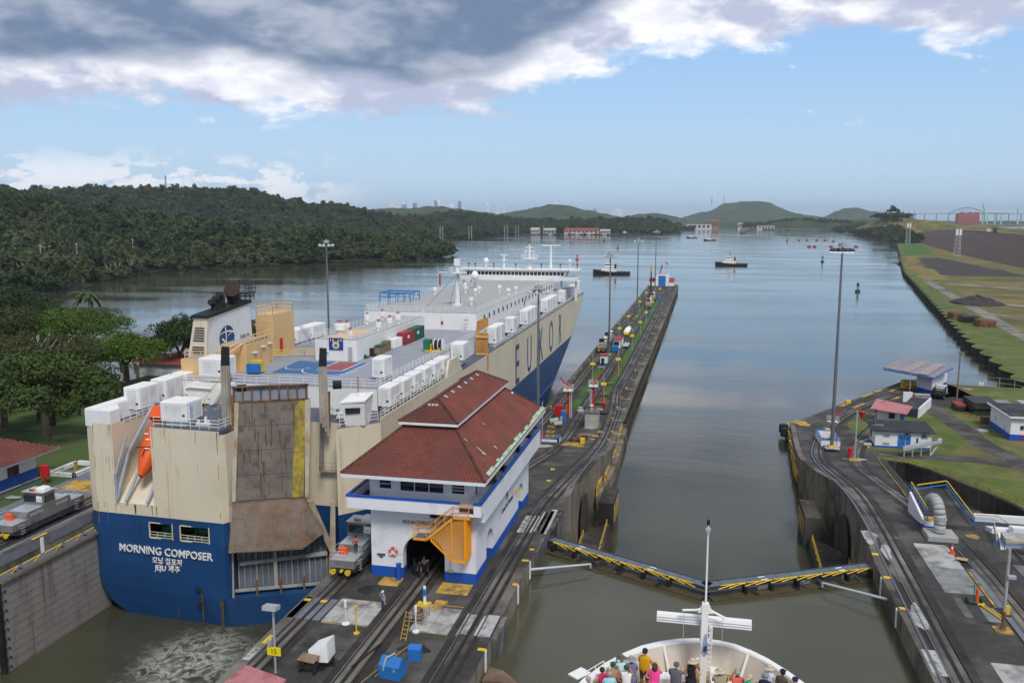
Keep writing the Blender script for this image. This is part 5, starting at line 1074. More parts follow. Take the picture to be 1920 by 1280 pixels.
B=MB();pts=[(0,.95),(.22,.3),(.75,.25),(.35,-.12),(.55,-.75),(.1,-.4),(-.3,-.9),(-.28,-.2),(-.75,.05),(-.22,.28)]
B.add([(X1+.03,87.6+a*.9,16.35+b*1.0)for a,b in pts],[tuple(range(10))]).build('wall_emblem','hullb',H)
for k,(a,b)in enumerate(((.05,-.15),(.25,-.45),(-.1,-.7),(.3,.05))):MB().box(X1+.035,X1+.05,87.5+a,87.8+a,16.2+b,16.35+b+.1).build('emblem_red_bar','red',H)
text('Canal de Panamá','wall_lettering','hullb',H,(X1+.03,87.8,14.9),(R(90),0,R(90)),.82,.01,1.0,bold=True)
MB().box(X1,X1+.3,91.9,92.15,14.8,15.3).build('wall_lamp','yel',H);MB().box(-29.6,-28.8,74.3,74.36,13.6,13.75).box(-29.4,-29.0,74.3,74.36,13.4,13.5).build('small_wall_notice','dsteel',H)
MB().tube([(-23.2+.9,74.33,12.5),(-22.3,74.33,14.3)],.03,4).box(-22.5,-22.0,74.2,74.36,12.5,12.75).build('wall_box','lsteel',H)
t=thing('lifebuoy','orange lifebuoy hanging on the white wall left of the arch','lifebuoy',(-27.95,74.3,14.1));B=MB();rows=[]
for i in range(17):
 a=2*math.pi*i/16;rows.append([(-27.95+(.38+.09*math.cos(b))*math.cos(a),74.28+.09*math.sin(b),14.1+(.38+.09*math.cos(b))*math.sin(a))for b in [2*math.pi*k/8 for k in range(9)]])
B.grid(rows).build('ring',mat('buoy_orange_red',(.62,.10,.04),.6),t,smooth=True)
for a in (0,90,180,270):MB().rbox((-27.95+.38*math.cos(R(a+45)),74.18,14.1+.38*math.sin(R(a+45))),(.22,.05,.1),0,0,-R(a+135)).build('white_band','white',t)
solo('bollard',MB().cyl((-27.25,73.8,COP),(-27.25,73.8,COP+1.5),.22,n=12).cyl((-27.25,73.8,COP+1.5),(-27.25,73.8,COP+1.62),.28,n=12),'blue','blue steel bollard standing by the left edge of the white arch','bollard')
def pot_plant(x,y,z,s,lab,col,seed):
 t=thing('potted_plant',lab,'plant',(x,y,z));MB().lathe([(.16*s,0),(.26*s,.38*s),(.28*s,.42*s)],(x,y,z),10).build('pot','lconc',t)
 rn=random.Random(seed);B=MB()
 for i in range(90):
  a,e=rn.uniform(0,6.28),rn.uniform(.15,1.45);l_=rn.uniform(.4,.8)*s;p=Vector((x,y,z+.4*s));d_=Vector((math.cos(a)*math.cos(e),math.sin(a)*math.cos(e),math.sin(e)))
  q=p+d_*l_;n_=d_.cross(Vector((0,0,1))).normalized()*.05*s;e_=q+Vector((d_.x,d_.y,-.4))*.3*s;B.add([p-n_*.3,p+n_*.3,q+n_,q-n_,e_],[(0,1,2,3),(3,2,4)])
 B.build('leaves',col,t)
pot_plant(-19.9,81.5,18.83,1.5,'bright yellow-green plant in a pot on the balcony walkway',mat('leaf_yellow_green',(.25,.32,.03),.7),1)
pot_plant(-20.0,86.0,18.83,1.1,'darker green plant in a pot further along the balcony',mat('leaf_mid_green',(.04,.09,.03),.7),2)
pot_plant(-19.9,93.5,18.83,1.0,'small green plant in a pot at the far end of the balcony',mat('leaf_mid_green',(.04,.09,.03),.7),3)
# == LOCOMOTIVES
def num(t,body,z):
 text(body,'number','black',t,(t['_o'][0]+.85,t['_o'][1]-1.89,z),(R(90),0,0),.42,.005)
def loco(x,y,z,label,body):
 t=thing('towing_locomotive',label,'locomotive',(x,y,z),0,'towing locomotives on the lock walls')
 o=Vector((x,y,z));A=lambda*p:tuple(o+Vector(p))
 def bx_(B,x0,x1,y0,y1,z0,z1):return B.box(x+x0,x+x1,y+y0,y+y1,z+z0,z+z1)
 MB().extr([(y-5.4,z+.75),(y-4.6,z+.45),(y+4.6,z+.45),(y+5.4,z+.75),(y+5.4,z+1.15),(y-5.4,z+1.15)],'x',x-1.2,x+1.2).build('chassis','dsteel',t)
 for s in (-1,1):
  e=MB().extr([(y+s*3.0,z+1.15),(y+s*5.5,z+1.15),(y+s*5.45,z+1.95),(y+s*3.0,z+1.95)],'x',x-1.3,x+1.3).build('end_platform','steel',t)
  bx_(MB(),-1.27,1.27,min(s*3.05,s*5.4),max(s*3.05,s*5.4),1.95,1.985).build('platform_plate','lsteel',e)
  hd_=MB().extr([(y+s*.9,z+1.15),(y+s*3.6,z+1.15),(y+s*3.2,z+2.75),(y+s*.9,z+2.75)],'x',x-1.25,x+1.25).build('hood','steel',t)
  bx_(MB(),-1.2,1.2,min(s*.9,s*3.15),max(s*.9,s*3.15),2.75,2.79).build('hood_top','lsteel',hd_)
  for k in range(6):
   for sx in (-1,1):bx_(MB(),sx*1.26-.02,sx*1.26+.02,s*(1.1+k*.33)-.08,s*(1.1+k*.33)+.08,2.1,2.5).build('hood_louvre','lsteel',hd_)
  for sx in (-.75,.75):
   MB().cyl(A(sx,s*5.4,.85),A(sx,s*5.8,.85),.12,n=8).cyl(A(sx,s*5.8,.85),A(sx,s*5.92,.85),.3,n=12).build('buffer','yel',t)
  MB().cyl(A(0,s*5.4,.85),A(0,s*5.7,.85),.15,n=8).build('coupler','yel',t)
  MB().rail([A(-1.2,s*3.3,1.99),A(-1.2,s*5.35,1.99),A(.3,s*5.35,1.99)],.95,1.2,.03,2).build('end_handrail','lsteel',t)
  MB().tube([A(1.25,s*3.4,2.0),A(1.25,s*3.7,2.9),A(1.25,s*4.3,2.9),A(1.3,s*4.6,1.3)],.035,5).build('grab_rail','lsteel',t)
  for k in range(4):bx_(MB(),1.3,1.42,s*4.1-.28,s*4.1+.28,.55+k*.33,.6+k*.33).build('step','lsteel',t)
  for yy in (s*2.2,s*3.9):
   for sx in (-1,1):MB().cyl(A(sx*.85,yy,.48),A(sx*1.02,yy,.48),.42,n=14).build('wheel','dsteel',t)
  bx_(MB(),-1.05,1.05,s*3.05-1.4,s*3.05+1.4,.3,.62).build('bogie','gatem',t)
 bx_(MB(),-.95,-.1,-4.0,-3.6,2.0,2.5).cyl(A(-.9,-3.8,2.5),A(-.15,-3.8,2.5),.25,n=10).build('orange_winch','lorange',t)
 cab=bx_(MB(),-1.3,1.3,-.9,.9,1.15,3.0).extr([(y-.9,z+3.0),(y+.9,z+3.0),(y+.9,z+4.35),(y-.75,z+4.35)],'x',x-1.3,x+1.3).build('cab','steel',t)
 bx_(MB(),-1.2,.3,-.93,-.86,3.15,4.0).build('windscreen','glass',cab)
 bx_(MB(),-1.2,.3,.88,.93,3.15,4.0).build('windscreen','glass',cab)
 for sx in (-1,1):bx_(MB(),sx*1.31-.02,sx*1.31+.02,-.7,.7,3.1,4.0).build('side_window','glass',cab)
 bx_(MB(),-1.4,1.4,-1.0,1.05,4.35,4.42).build('cab_roof','lsteel',cab)
 B=MB().bev(x+.05,x+1.15,y-.55,y+.6,z+4.42,z+4.85,.12);B.build('air_conditioner','white',t)
 for k,m in enumerate(('green','red','lorange')):MB().cyl(A(-.55+k*.25,-.6,4.42),A(-.55+k*.25,-.6,4.65),.1,n=8).build('roof_signal_lamp',m,t)
 for sx in (-.9,.9):MB().cyl(A(sx,-.93,4.15),A(sx,-.99,4.15),.09,n=8).build('headlight','red',t)
 bx_(MB(),.5,1.18,-.99,-.93,3.25,3.95).build('number_board','white',t)
 text(body,'number','black',t,(x+.84,y-1.0,z+3.5),(R(90),0,0),.34,.005)
 t.scale=(1,1,.90);return t
L1=loco(-32.6,78.2,COP+.1,'steel towing locomotive number 141 standing beside the white control house','141')
L2=loco(-71.7,79.3,COP+.1,'steel towing locomotive on the left lock wall beside the ship stern','172')
for ch in L2 .children:
 if ch.name.startswith('number')and not ch.name.startswith('number_board'):pass
for x,y,lab in ((-30.2,276,'nearer of two towing locomotives on the pier edge beside the small white booth'),(-30.1,292,'farther of the two coupled towing locomotives on the left edge of the pier'),(-23.8,417,'towing locomotive on the middle track far down the pier'),(-24.0,452,'dark towing locomotive behind the yellow mobile crane far out on the pier')):
 dup(L1,(x,y,3.1),0,lab)
 # == MITRE GATES
def gate(name,label,a,b,zt,sgn,arm=True):
 t=thing(name,label,'lock gate',(a[0],a[1],0),group='mitre gate leaves closing the right chamber');a=Vector((*a,0));b=Vector((*b,0));u=(b-a).normalized();n_=Vector((-u.y,u.x,0))*sgn;L_=(b-a).length
 P=lambda s,v,z:tuple(a+u*s+n_*v+Vector((0,0,z)))
 def bar(B,s0,s1,v0,v1,z0,z1):
  B.add([P(s0,v0,z0),P(s1,v0,z0),P(s1,v1,z0),P(s0,v1,z0),P(s0,v0,z1),P(s1,v0,z1),P(s1,v1,z1),P(s0,v1,z1)],[(0,3,2,1),(4,5,6,7),(0,1,5,4),(1,2,6,5),(2,3,7,6),(3,0,4,7)]);return B
 bar(MB(),0,L_,-.9,1.1,-2,zt-.95).build('gate_leaf','gatem',t)
 bar(MB(),.2,L_-.1,-1.0,.1,zt-.95,zt-.85).build('mud_shelf','gateb',t)
 w=bar(MB(),0,L_,.15,1.35,zt-.12,zt).build('walkway','walk',t)
 k=0;s=.3
 while s<L_-.6:
  bar(MB(),s,s+.04,.15,1.35,zt,zt+.012).build('grating_joint','gatem',w);s+=1.55
 for s in (3.6,12.4):
  for v in (.35,.95):bar(MB(),s,s+.7,v,v+.16,zt+.005,zt+.03).build('white_marker','white',w)
 for v in (.1,1.4):bar(MB(),0,L_,v-.05,v+.05,zt-.3,zt+.06).build('walkway_beam','dsteel',w)
 s=.8
 while s<L_-2:
  bar(MB(),s,s+.3,-.5,.2,zt-.9,zt-.15).build('post','gatem',t)
  B=MB()
  for q,r in ((0,.2),(1.15,.55)):
   p0=P(s+q,.05,zt+.08);p1=P(s+q+1.9,-.25,zt-.12);B.cyl(p0,p1,.06,n=5).cyl(P(s+q,.05,zt+.08),P(s+q+1.5,.05,zt+.08),.05,n=5).cyl(P(s+q+.1,.1,zt-.2),P(s+q+.1,-.1,zt+.1),.06,n=5)
  B.build('folded_handrail','yel',t);s+=2.85
 for s in (4.5,9.5,14):bar(MB(),s,s+.5,-.95,.05,zt-.84,zt-.8).build('shelf_plate','gatem',t);bar(MB(),s-1.7,s-.3,.1,.2,zt-.8,zt-.35).build('grey_panel','bconc',t)
 MB().cyl(P(6.9,-.45,zt-.85),P(6.9,-.45,zt-.35),.45,n=14).build('capstan','dsteel',t)
 for s in (2.4,8.6):MB().cyl(P(s,-.9,zt-.9),P(s+.8,.1,zt-.1),.08,n=5).build('brace','dsteel',t)
 return t
GL=[gate('mitre_gate_leaf','left leaf of the closed mitre gate with folded yellow handrails, nearer the control house',(-15.6,89.3),(1.42,80.6),10.45,1),gate('mitre_gate_leaf','right leaf of the closed mitre gate with folded yellow handrails, nearer the right wall',(18.6,89.3),(1.6,80.6),10.45,-1)]
def strut(p,q,k):MB().cyl(p,q,.15,.11,n=12).cyl(q,Vector(q)+Vector((0,0,-.4)),.12,n=8).build('operating_rod','lsteel',GL[k])
strut((-15.9,80.9,10.6),(-10.2,84.3,10.3),0)
strut((17.9,81.3,10.6),(12.6,84.6,10.3),1)
t=thing('recessed_gate_leaf','tall riveted grey gate leaf folded back against the left lock wall','lock gate',(-67.6,76,0))
MB().box(-68.7,-67.5,68.6,84.6,-2,9.7).build('gate_leaf',mat('leaf_grey_concrete',(.27,.25,.235),.8,var=.15,scale=.3,streak=(.10,.06,.035),samt=.3,dirt=(.10,.09,.08),damt=.3,dscale=.3),t)
for k in range(11):MB().box(-67.5,-67.47,69.5,84.5,.2+k*.86,.225+k*.86).build('plate_seam','bconc',t)
MB().box(-67.5,-67.2,68.6,84.6,9.45,9.75).build('timber_sill','wood',t);MB().box(-68.75,-67.3,68.6,84.6,9.75,9.85).build('walkway','walk',t)
for k in range(9):
 for y in (68.65,69.1):MB().cyl((-67.5,y,.5+k*1.0),(-67.36,y,.5+k*1.0),.12,n=8).build('rivet_boss','dsteel',t)
MB().box(-67.9,-67.3,68.2,68.55,-2,9.6).build('gate_post','gatem',t)
for k in range(5):MB().tube([(-68.3,69.5+k*3.1,9.9),(-68.3,72.0+k*3.1,9.95)],.06,5).tube([(-68.3,72.0+k*3.1,9.95),(-67.6,70.3+k*3.1,9.9)],.05,5).build('folded_handrail','yel',t)
for y in (70.6,71.4,76.6,77.4,81):MB().box(-67.9,-67.5,y,y+.45,9.851,9.87).build('walkway_slot','dark',t)
t=thing('recessed_gate_leaf','rusty gate head and silver rod at the centre wall in the near foreground','lock gate',(-14.6,60,9.5))
MB().prism([(-15.6,62.8),(-14.4,62.4),(-12.3,60.2),(-12.6,59.6),(-14.2,60.7),(-15.7,60.6)],9.6,10.0).build('recess_plate','rampr',t)
MB().cyl((-15.8,57.4,10.5),(-12.2,58.9,10.3),.16,n=10).build('operating_rod','lsteel',t)
MB().box(-12.4,-11.2,58.6,59.4,10.1,10.5).build('grey_panel','lsteel',t);MB().prism([(-15.7,60.4),(-14.2,60.6),(-11.5,58.2),(-11.5,56),(-15.7,56)],9.3,9.62).build('mud_shelf','gateb',t)
# == PEOPLE
SKINS=dict(l=mat('skin_light',(.55,.32,.22),.6,var=.05),t=mat('skin_tan',(.36,.18,.10),.6,var=.05),d=mat('skin_dark',(.12,.055,.03),.6,var=.05))
def cloth(n,c):return mat('cloth_'+n,c,.9,var=.12,scale=6)
CL=dict(white=(.72,.72,.75),mustard=(.62,.33,.01),pink=(.80,.06,.30),grey=(.10,.105,.13),black=(.012,.012,.016),cyan=(.30,.55,.62),palecyan=(.50,.64,.66),maroonpink=(.50,.02,.09),olive=(.06,.06,.035),coral=(.62,.13,.10),teal=(.02,.38,.24),navy=(.012,.018,.05),brown=(.09,.06,.045),blueprint=(.14,.16,.27),beigecamo=(.34,.30,.21),khaki=(.18,.16,.10),floralblue=(.22,.28,.42),lilac=(.55,.57,.74),hivis=(.62,.14,.06),darkgreen=(.01,.09,.06),straw=(.50,.44,.32),hatgrey=(.26,.26,.30),hatolive=(.11,.11,.08),denim=(.03,.05,.12))
CM={k:cloth(k,v)for k,v in CL.items()}
HAIR=dict(brown=mat('hair_brown',(.07,.03,.015),.7),grey=mat('hair_grey',(.30,.29,.28),.7),black=mat('hair_black',(.012,.01,.01),.7),dark=mat('hair_auburn',(.035,.012,.012),.7))
ARM=dict(down=((.25,-.01,1.13),(.26,.07,.89)),rail=((.27,.10,1.16),(.20,.36,1.10)),phone=((.25,.20,1.27),(.07,.30,1.52)),hip=((.36,-.04,1.16),(.20,.06,1.02)),point=((.42,.06,1.40),(.68,.10,1.42)),cross=((.25,.12,1.16),(-.02,.24,1.22)))
def person(x,y,z,rz,label,shirt,pants,skin='l',h=1.72,girth=1.,arms=('rail','rail'),lean=0.,hat=None,hair='brown',sleeves='short',legs='long',longhair=False,group=None):
 t=thing('person',label,'person',(x,y,z),rz,group);s=h/1.72;g_=girth
 V0=[(0,0,.95,.15),(0,0,1.12,.145),(0,.01,1.30,.165),(0,0,1.46,.08),(0,.01,1.53,.055),(0,.025,1.61,.088),(0,.02,1.68,.082)]
 E0=[(0,1),(1,2),(2,3),(3,4),(4,5),(5,6)];KIND=['torso','torso','torso','skin','skin','skin']
 for sx,a in ((-1,arms[0]),(1,arms[1])):
  i=len(V0);eb,wr=ARM[a];V0+=[(sx*.175*g_,0,1.415,.068),(sx*eb[0],eb[1],eb[2],.05),(sx*wr[0],wr[1],wr[2],.034),(sx*wr[0]+(wr[0]-eb[0])*sx*.3,wr[1]+(wr[1]-eb[1])*.32,wr[2]+(wr[2]-eb[2])*.32,.030)]
  E0+=[(2,i),(i,i+1),(i+1,i+2),(i+2,i+3)];KIND+=['torso','upper','fore','skin']
  i=len(V0);V0+=[(sx*.10,0,.86,.105),(sx*.11,.02,.50,.07),(sx*.11,-.01,.10,.045),(sx*.12,.13,.045,.04)]
  E0+=[(0,i),(i,i+1),(i+1,i+2),(i+2,i+3)];KIND+=['hip','thigh','shin','shoe']
 def tilt(p):
  if p[2]<=.95:return p
  dz=p[2]-.95;c,s_=math.cos(lean),math.sin(lean);return (p[0],p[1]*c+dz*s_,.95+dz*c-p[1]*s_)
 P=[tilt(v[:3])for v in V0]
 me=bpy.data.meshes.new('body');me.from_pydata([(p[0]*s,p[1]*s,p[2]*s)for p in P],E0,[])
 o=bpy.data.objects.new('body',me);sc.collection.objects.link(o)
 m=o.modifiers.new('s','SKIN');m.use_smooth_shade=True
 for i,v in enumerate(V0):
  r=v[3]*s*(g_ if i<3 or (v[3]>.1)else 1);sk=me.skin_vertices[0].data[i];sk.radius=(r*(1.12 if i in (1,2)else 1),r*(.78 if i in (1,2)else 1));sk.use_root=(i==0)
 o.modifiers.new('u','SUBSURF').levels=1
 dg=bpy.context.evaluated_depsgraph_get();nm=bpy.data.meshes.new_from_object(o.evaluated_get(dg));bpy.data.objects.remove(o);nm.name='body'
 bm=bmesh.new();bm.from_mesh(nm)
 for k in range(2):
  b0=7+k*8;w=Vector(P[b0+2])*s;e=Vector(P[b0+3])*s;d_=(e-w).normalized();sd_=d_.cross(Vector((0,0,1)));
  if sd_.length<.1:sd_=Vector((1,0,0))
  sd_.normalize();nn=sd_.cross(d_)
  B=MB()
  for f,(of,ln)in enumerate(((-.027,.062),(-.009,.075),(.009,.07),(.026,.055))):
   p=e+sd_*of;q=p+d_*ln*.6;B.cyl(p-d_*.02,q,.0095,.009,5).cyl(q,q+(d_*.55-nn*.6).normalized()*ln*.5,.009,.007,5)
  tb=e-d_*.03+sd_*(-.03);B.cyl(tb,tb+(d_*.6-sd_*.8).normalized()*.05,.011,.008,5)
  vs=[bm.verts.new(v)for v in B.v]
  for f in B.f:bm.faces.new([vs[i]for i in f])
 bm.to_mesh(nm);bm.free()
 nm.materials.clear();sm=SKINS[skin];ms=[sm,CM[shirt]if shirt else sm,CM[pants],M['black']]
 for q in ms:nm.materials.append(q)
 segs=[(Vector(P[a])*s,Vector(P[b])*s)for a,b in E0]
 for f in nm.polygons:
  c=f.center;best=0;bd=9
  for i,(a,b)in enumerate(segs):
   ab=b-a;tt=max(0,min(1,(c-a).dot(ab)/ab.length_squared));dd_=(c-a-ab*tt).length/(1.6 if i<3 else 1)
   if dd_<bd:bd,best,bt=dd_,i,tt
  k=KIND[best]
  f.material_index={'torso':1,'skin':0,'upper':1 if sleeves=='long' or (sleeves=='short' and bt<.75)else 0,'fore':1 if sleeves=='long' else 0,'hip':2,'thigh':2 if legs=='long' or bt<.8 else 0,'shin':2 if legs=='long' else 0,'shoe':3}[k]
  if k=='torso' and shirt and c.z<1.0*s and lean==0:f.material_index=2 if c.z<.93*s else 1
  f.use_smooth=True
 bo=bpy.data.objects.new('body',nm);sc.collection.objects.link(bo);bo.parent=t;OFF[bo.name]=Vector((0,0,0))
 hc=Vector(tilt((0,.02,1.64)))*s
 def lp(B,name,m_,smooth=True):q=B.build(name,m_,t,smooth,local=True);return q
 lp(MB().cyl(hc+Vector((0,.085,-.01)),hc+Vector((0,.115,-.035)),.014,.018,6).cyl(hc+Vector((-.085,0,-.02)),hc+Vector((-.10,0,-.02)),.028,n=8).cyl(hc+Vector((.085,0,-.02)),hc+Vector((.10,0,-.02)),.028,n=8),'nose_and_ears',sm)
 lp(MB().rbox(hc+Vector((-.032,.088,.01)),(.028,.01,.014)).rbox(hc+Vector((.032,.088,.01)),(.028,.01,.014)).rbox(hc+Vector((0,.09,-.065)),(.045,.01,.010)),'eyes_and_mouth',HAIR['black'])
 B=MB().lathe([(.09,-.05),(.103,-.01),(.10,.05),(.07,.09),(.02,.105)],hc+Vector((0,-.018,.0)),12)
 if longhair:B.lathe([(.07,-.22),(.115,-.12),(.115,-.02),(.09,.03)],hc+Vector((0,-.03,0)),12)
 if hat in (None,'capback','cap')or longhair:lp(B,'hair',HAIR[hair])
 if hat:
  kind,col=(hat,'black')if isinstance(hat,str)else hat
  B=MB().lathe([(.108,0),(.112,.04),(.10,.10),(.06,.13),(.01,.135)],hc+Vector((0,-.012,.005)),14)
  if kind=='brim':B.lathe([(.11,.004),(.215,-.02),(.215,-.012),(.11,.02)],hc+Vector((0,-.01,.01)),18)
  else:
   s_=-1 if kind=='capback' else 1;B.add([hc+Vector(p)for p in ((-.07,s_*.08,.03),(.07,s_*.08,.03),(.06,s_*.19,.01),(-.06,s_*.19,.01),(0,s_*.21,.01),(-.07,s_*.08,.045),(.07,s_*.08,.045),(.06,s_*.19,.025),(-.06,s_*.19,.025),(0,s_*.21,.025))],[(0,3,4,2,1),(5,6,7,9,8),(2,4,9,7),(4,3,8,9)])
  lp(B,'hat',CM[col])
 return t,s
def skirt(t,s,m_,z0=.55,r=.30,z1=1.0):
 MB().lathe([(r*s,z0*s),(.21*s,.85*s),(.19*s,z1*s)],(0,0,0),16).build('dress_skirt',m_,t,True,local=True)
DZ=26.9
PE='passengers watching at the bow rail'
def P_(x,y,lab,*a,rz=0,**k):
 hh=k.get('h',1.72);return person(x,y-.06,DZ,rz,lab,*a,group=PE,**k)
P_(-3.62,30.10,'passenger in white shirt with thin grey hair by the white rail platform on the left','lilac','khaki',hair='grey',arms=('point','rail'),h=1.70,rz=R(25),lean=.15)
P_(-3.19,30.95,'passenger with dark red hair and crimson tank top at the left bow rail','maroonpink','black',hair='dark',sleeves='none',h=1.66,rz=R(30),lean=.15)
P_(-2.92,30.72,'passenger with grey hair in a light blue shirt, back to the camera','cyan','khaki','l',hair='grey',h=1.68,rz=R(10),girth=1.12)
P_(-2.78,31.35,'bare-backed passenger with green cap and blue print shorts',None,'floralblue','t',hat=('cap','darkgreen'),hair='brown',sleeves='none',legs='short',h=1.64,rz=R(25),lean=.35)
P_(-2.50,31.88,'passenger in pale aqua long sleeves and olive sun hat leaning over the rail','palecyan','khaki','l',hat=('brim','hatolive'),sleeves='long',lean=.3,h=1.72,rz=R(30),arms=('phone','rail'))
P_(-2.33,31.25,'passenger in white tank top and dark green cap','white','navy','t',hat=('cap','darkgreen'),sleeves='none',h=1.70,rz=R(-5),arms=('hip','phone'))
t,s=P_(-2.18,32.0,'passenger in blue print dress and wide grey sun hat','blueprint','blueprint','l',hat=('brim','hatgrey'),legs='short',h=1.66,lean=.12,rz=R(15));skirt(t,s,CM['blueprint'],.62,.25)
P_(-1.70,32.45,'passenger in mustard t-shirt, olive shorts and black cap','mustard','olive','t',hat=('capback','navy'),hair='black',legs='short',h=1.84,girth=1.18,rz=R(-20))
t,s=P_(-1.27,31.75,'passenger in bright pink dress with auburn hair holding a phone','pink','pink','l',hair='brown',longhair=True,legs='short',h=1.66,girth=1.15,arms=('hip','phone'),rz=R(-5));skirt(t,s,CM['pink'],.55,.27)
P_(-.46,31.85,'passenger in dark grey t-shirt and grey cap','grey','navy','l',hat=('cap','grey'),hair='grey',h=1.72,girth=1.25,arms=('rail','phone'),rz=R(-15))
t,s=P_(.12,32.2,'passenger in sleeveless black dress and cream sun hat looking down','black','black','l',hat=('brim','straw'),sleeves='none',legs='short',h=1.74,lean=.1,arms=('down','rail'),rz=R(-25));skirt(t,s,CM['black'],.5,.25)
P_(1.20,31.85,'passenger in beige camouflage sun hat and loose beige shirt','beigecamo','beigecamo','l',hat=('brim','straw'),sleeves='long',girth=1.3,h=1.68)
P_(1.85,31.85,'passenger with short grey hair in a coral sleeveless top','coral','black','t',hair='grey',sleeves='none',girth=1.18,h=1.68,arms=('phone','rail'),rz=R(10))
P_(2.25,31.55,'passenger in teal shirt and pale cap beside the white locker','teal','navy','t',hat=('capback','straw'),h=1.66,rz=R(-15),lean=.15)
P_(3.00,32.35,'passenger in pale lilac shirt and light wide-brim hat at the right bow rail','lilac','khaki','l',hat=('brim','straw'),sleeves='long',h=1.72,lean=.2,rz=R(-25))
P_(2.88,31.78,'passenger in navy shirt and grey-blue cap','navy','navy','l',hat=('cap','hatgrey'),girth=1.2,h=1.70,rz=R(-20))
P_(3.45,32.15,'passenger in brown jacket and dark cap at the right bow rail','brown','khaki','d',hat=('cap','black'),sleeves='long',h=1.70,rz=R(-35),lean=.2)
P_(3.85,31.75,'passenger in white top and navy cap, rightmost at the rail','white','navy','l',hat=('cap','navy'),h=1.64,rz=R(-35),lean=.25)
WK='lock workers'
person(-26.4,67.4,COP,R(150),'worker in light grey t-shirt and white cap standing alone on the lock wall','hatgrey','denim','l',hat=('cap','white'),h=1.78,arms=('down','phone'))
person(-26.1,75.0,COP+.02,R(-60),'man in black with arm stretched to the white arch wall','black','navy','d',hair='black',arms=('point','rail'),h=1.8)
person(-25.4,74.5,COP+.02,R(160),'shorter man in black polo in front of the group under the arch','black','navy','t',hair='brown',arms=('down','down'),h=1.66)
person(-25.3,75.6,COP+.02,R(190),'grey-haired man in grey shirt at the back of the group under the arch','hatgrey','black','l',hair='grey',arms=('cross','cross'),h=1.74)
person(-24.7,74.9,COP+.02,R(120),'white-haired man in dark blue jacket, right one under the arch','navy','navy','l',hair='grey',sleeves='long',arms=('down','down'),h=1.78)
person(-31.8,74.4,COP+2.1,R(180),'worker in orange life vest and dark helmet on locomotive number 141','hivis','navy','d',hat=('cap','navy'),h=1.7,arms=('cross','rail'))
person(-73.6,77.0,COP+.1,R(100),'worker in orange vest and dark helmet beside the left locomotive','hivis','navy','d',hat=('cap','navy'),h=1.72,arms=('down','rail'))
person(-57.9,83.6,9.85,R(180),'crewman in white overall at the mooring opening of the ship stern','white','white','l',hat=('cap','white'),h=1.7,sleeves='long')
# == CRUISE SHIP BOW
cs=thing('cruise_ship_bow','white bow of a cruise ship with teak deck pointing at the closed gate','ship',(.6,30,9.5))
rim=[(-5.6,20),(-5.3,25),(-4.75,28.5),(-4.0,30.9),(-3.3,32.3),(-2.65,33.25),(-1.95,34.05),(-1.2,34.6),(-.45,34.98),(.25,35.18),(.66,35.22),(1.2,35.2),(1.9,35.02),(2.55,34.6),(3.15,34.08),(3.85,33.25),(4.5,32.3),(5.2,30.9),(5.95,28.5),(6.5,25),(6.8,20)]
def insr(d_):
 c=Vector((.6,27));o_=[]
 for i,p in enumerate(rim):
  a=Vector(rim[max(0,i-1)]);b=Vector(rim[min(len(rim)-1,i+1)]);t_=(b-a).normalized();n_=Vector((t_.y,-t_.x));o_.append((p[0]+n_.x*d_,p[1]+n_.y*d_))
 return o_
r1,r2,r3=insr(.32),insr(.62),insr(.30)
MB().grid([[(x,y,z)for x,y in q]for q,z in ((rim,28.0),(insr(.5),24),(insr(1.3),18),(insr(2.2),12),(insr(2.8),8))]).build('hull','white',cs,True)
MB().grid([[(x,y,28.0)for x,y in rim],[(x,y,28.06)for x,y in insr(.03)],[(x,y,28.06)for x,y in insr(.29)],[(x,y,27.98)for x,y in r1]]).build('rail_cap','white',cs)
MB().grid([[(x,y,27.99)for x,y in r3],[(x,y,26.93)for x,y in r2]]).build('inner_bulwark',mat('bulwark_beige',(.60,.54,.47),.6,var=.05),cs)
for i in (3,5,7,13,15,17):
 a=Vector((*r3[i],27.97));b=Vector((*insr(.85)[i],26.95));MB().cyl(a,b,.06,n=6).build('bulwark_rib','white',cs)
dk=[p for p in insr(.5)];MB().add([(x,y,DZ)for x,y in dk],[tuple(range(len(dk)))]).build('deck','teak',cs)
for i in range(28):MB().box(-4.2+i*.34,-4.18+i*.34,28,34.2-abs(-3.6+i*.34-0)*.55,DZ+.002,DZ+.006).build('deck_seam','brown' if 'brown' in M else 'wood',cs)
MB().box(-1.25,.25,32.55,33.1,26.92,27.5).box(.9,2.6,32.5,33.0,26.92,27.45).build('deck_locker','white',cs)
MB().box(.85,1.25,33.0,33.5,26.92,27.75).build('mast_cabinet','white',cs)
ms=thing('bow_mast','white bow mast with yardarm, broad cross box and ladder on the cruise ship','mast',(.58,33.3,DZ))
MB().box(.46,.72,33.2,33.45,DZ,30.5).build('mast_column','white',ms)
MB().cyl((.6,33.3,30.5),(.6,33.3,33.8),.045,.03,n=8).build('top_pole','white',ms)
MB().cyl((.6,33.3,33.75),(.6,33.3,33.95),.06,n=8).build('top_lamp','black',ms);MB().cyl((.6,33.3,33.4),(.6,33.3,33.55),.07,n=8).box(.5,.7,33.25,33.35,33.5,33.62).build('pole_fitting','lsteel',ms)
MB().tube([(-.3,33.3,30.12),(.25,33.3,30.18),(.6,33.3,30.32),(.95,33.3,30.14),(1.38,33.3,29.95)],.05,8).add([(.3,33.25,30.1),(.9,33.25,30.1),(.72,33.25,30.5),(.48,33.25,30.5),(.3,33.35,30.1),(.9,33.35,30.1),(.72,33.35,30.5),(.48,33.35,30.5)],[(0,1,2,3),(7,6,5,4),(1,5,6,2),(0,3,7,4)]).build('yardarm','white',ms)
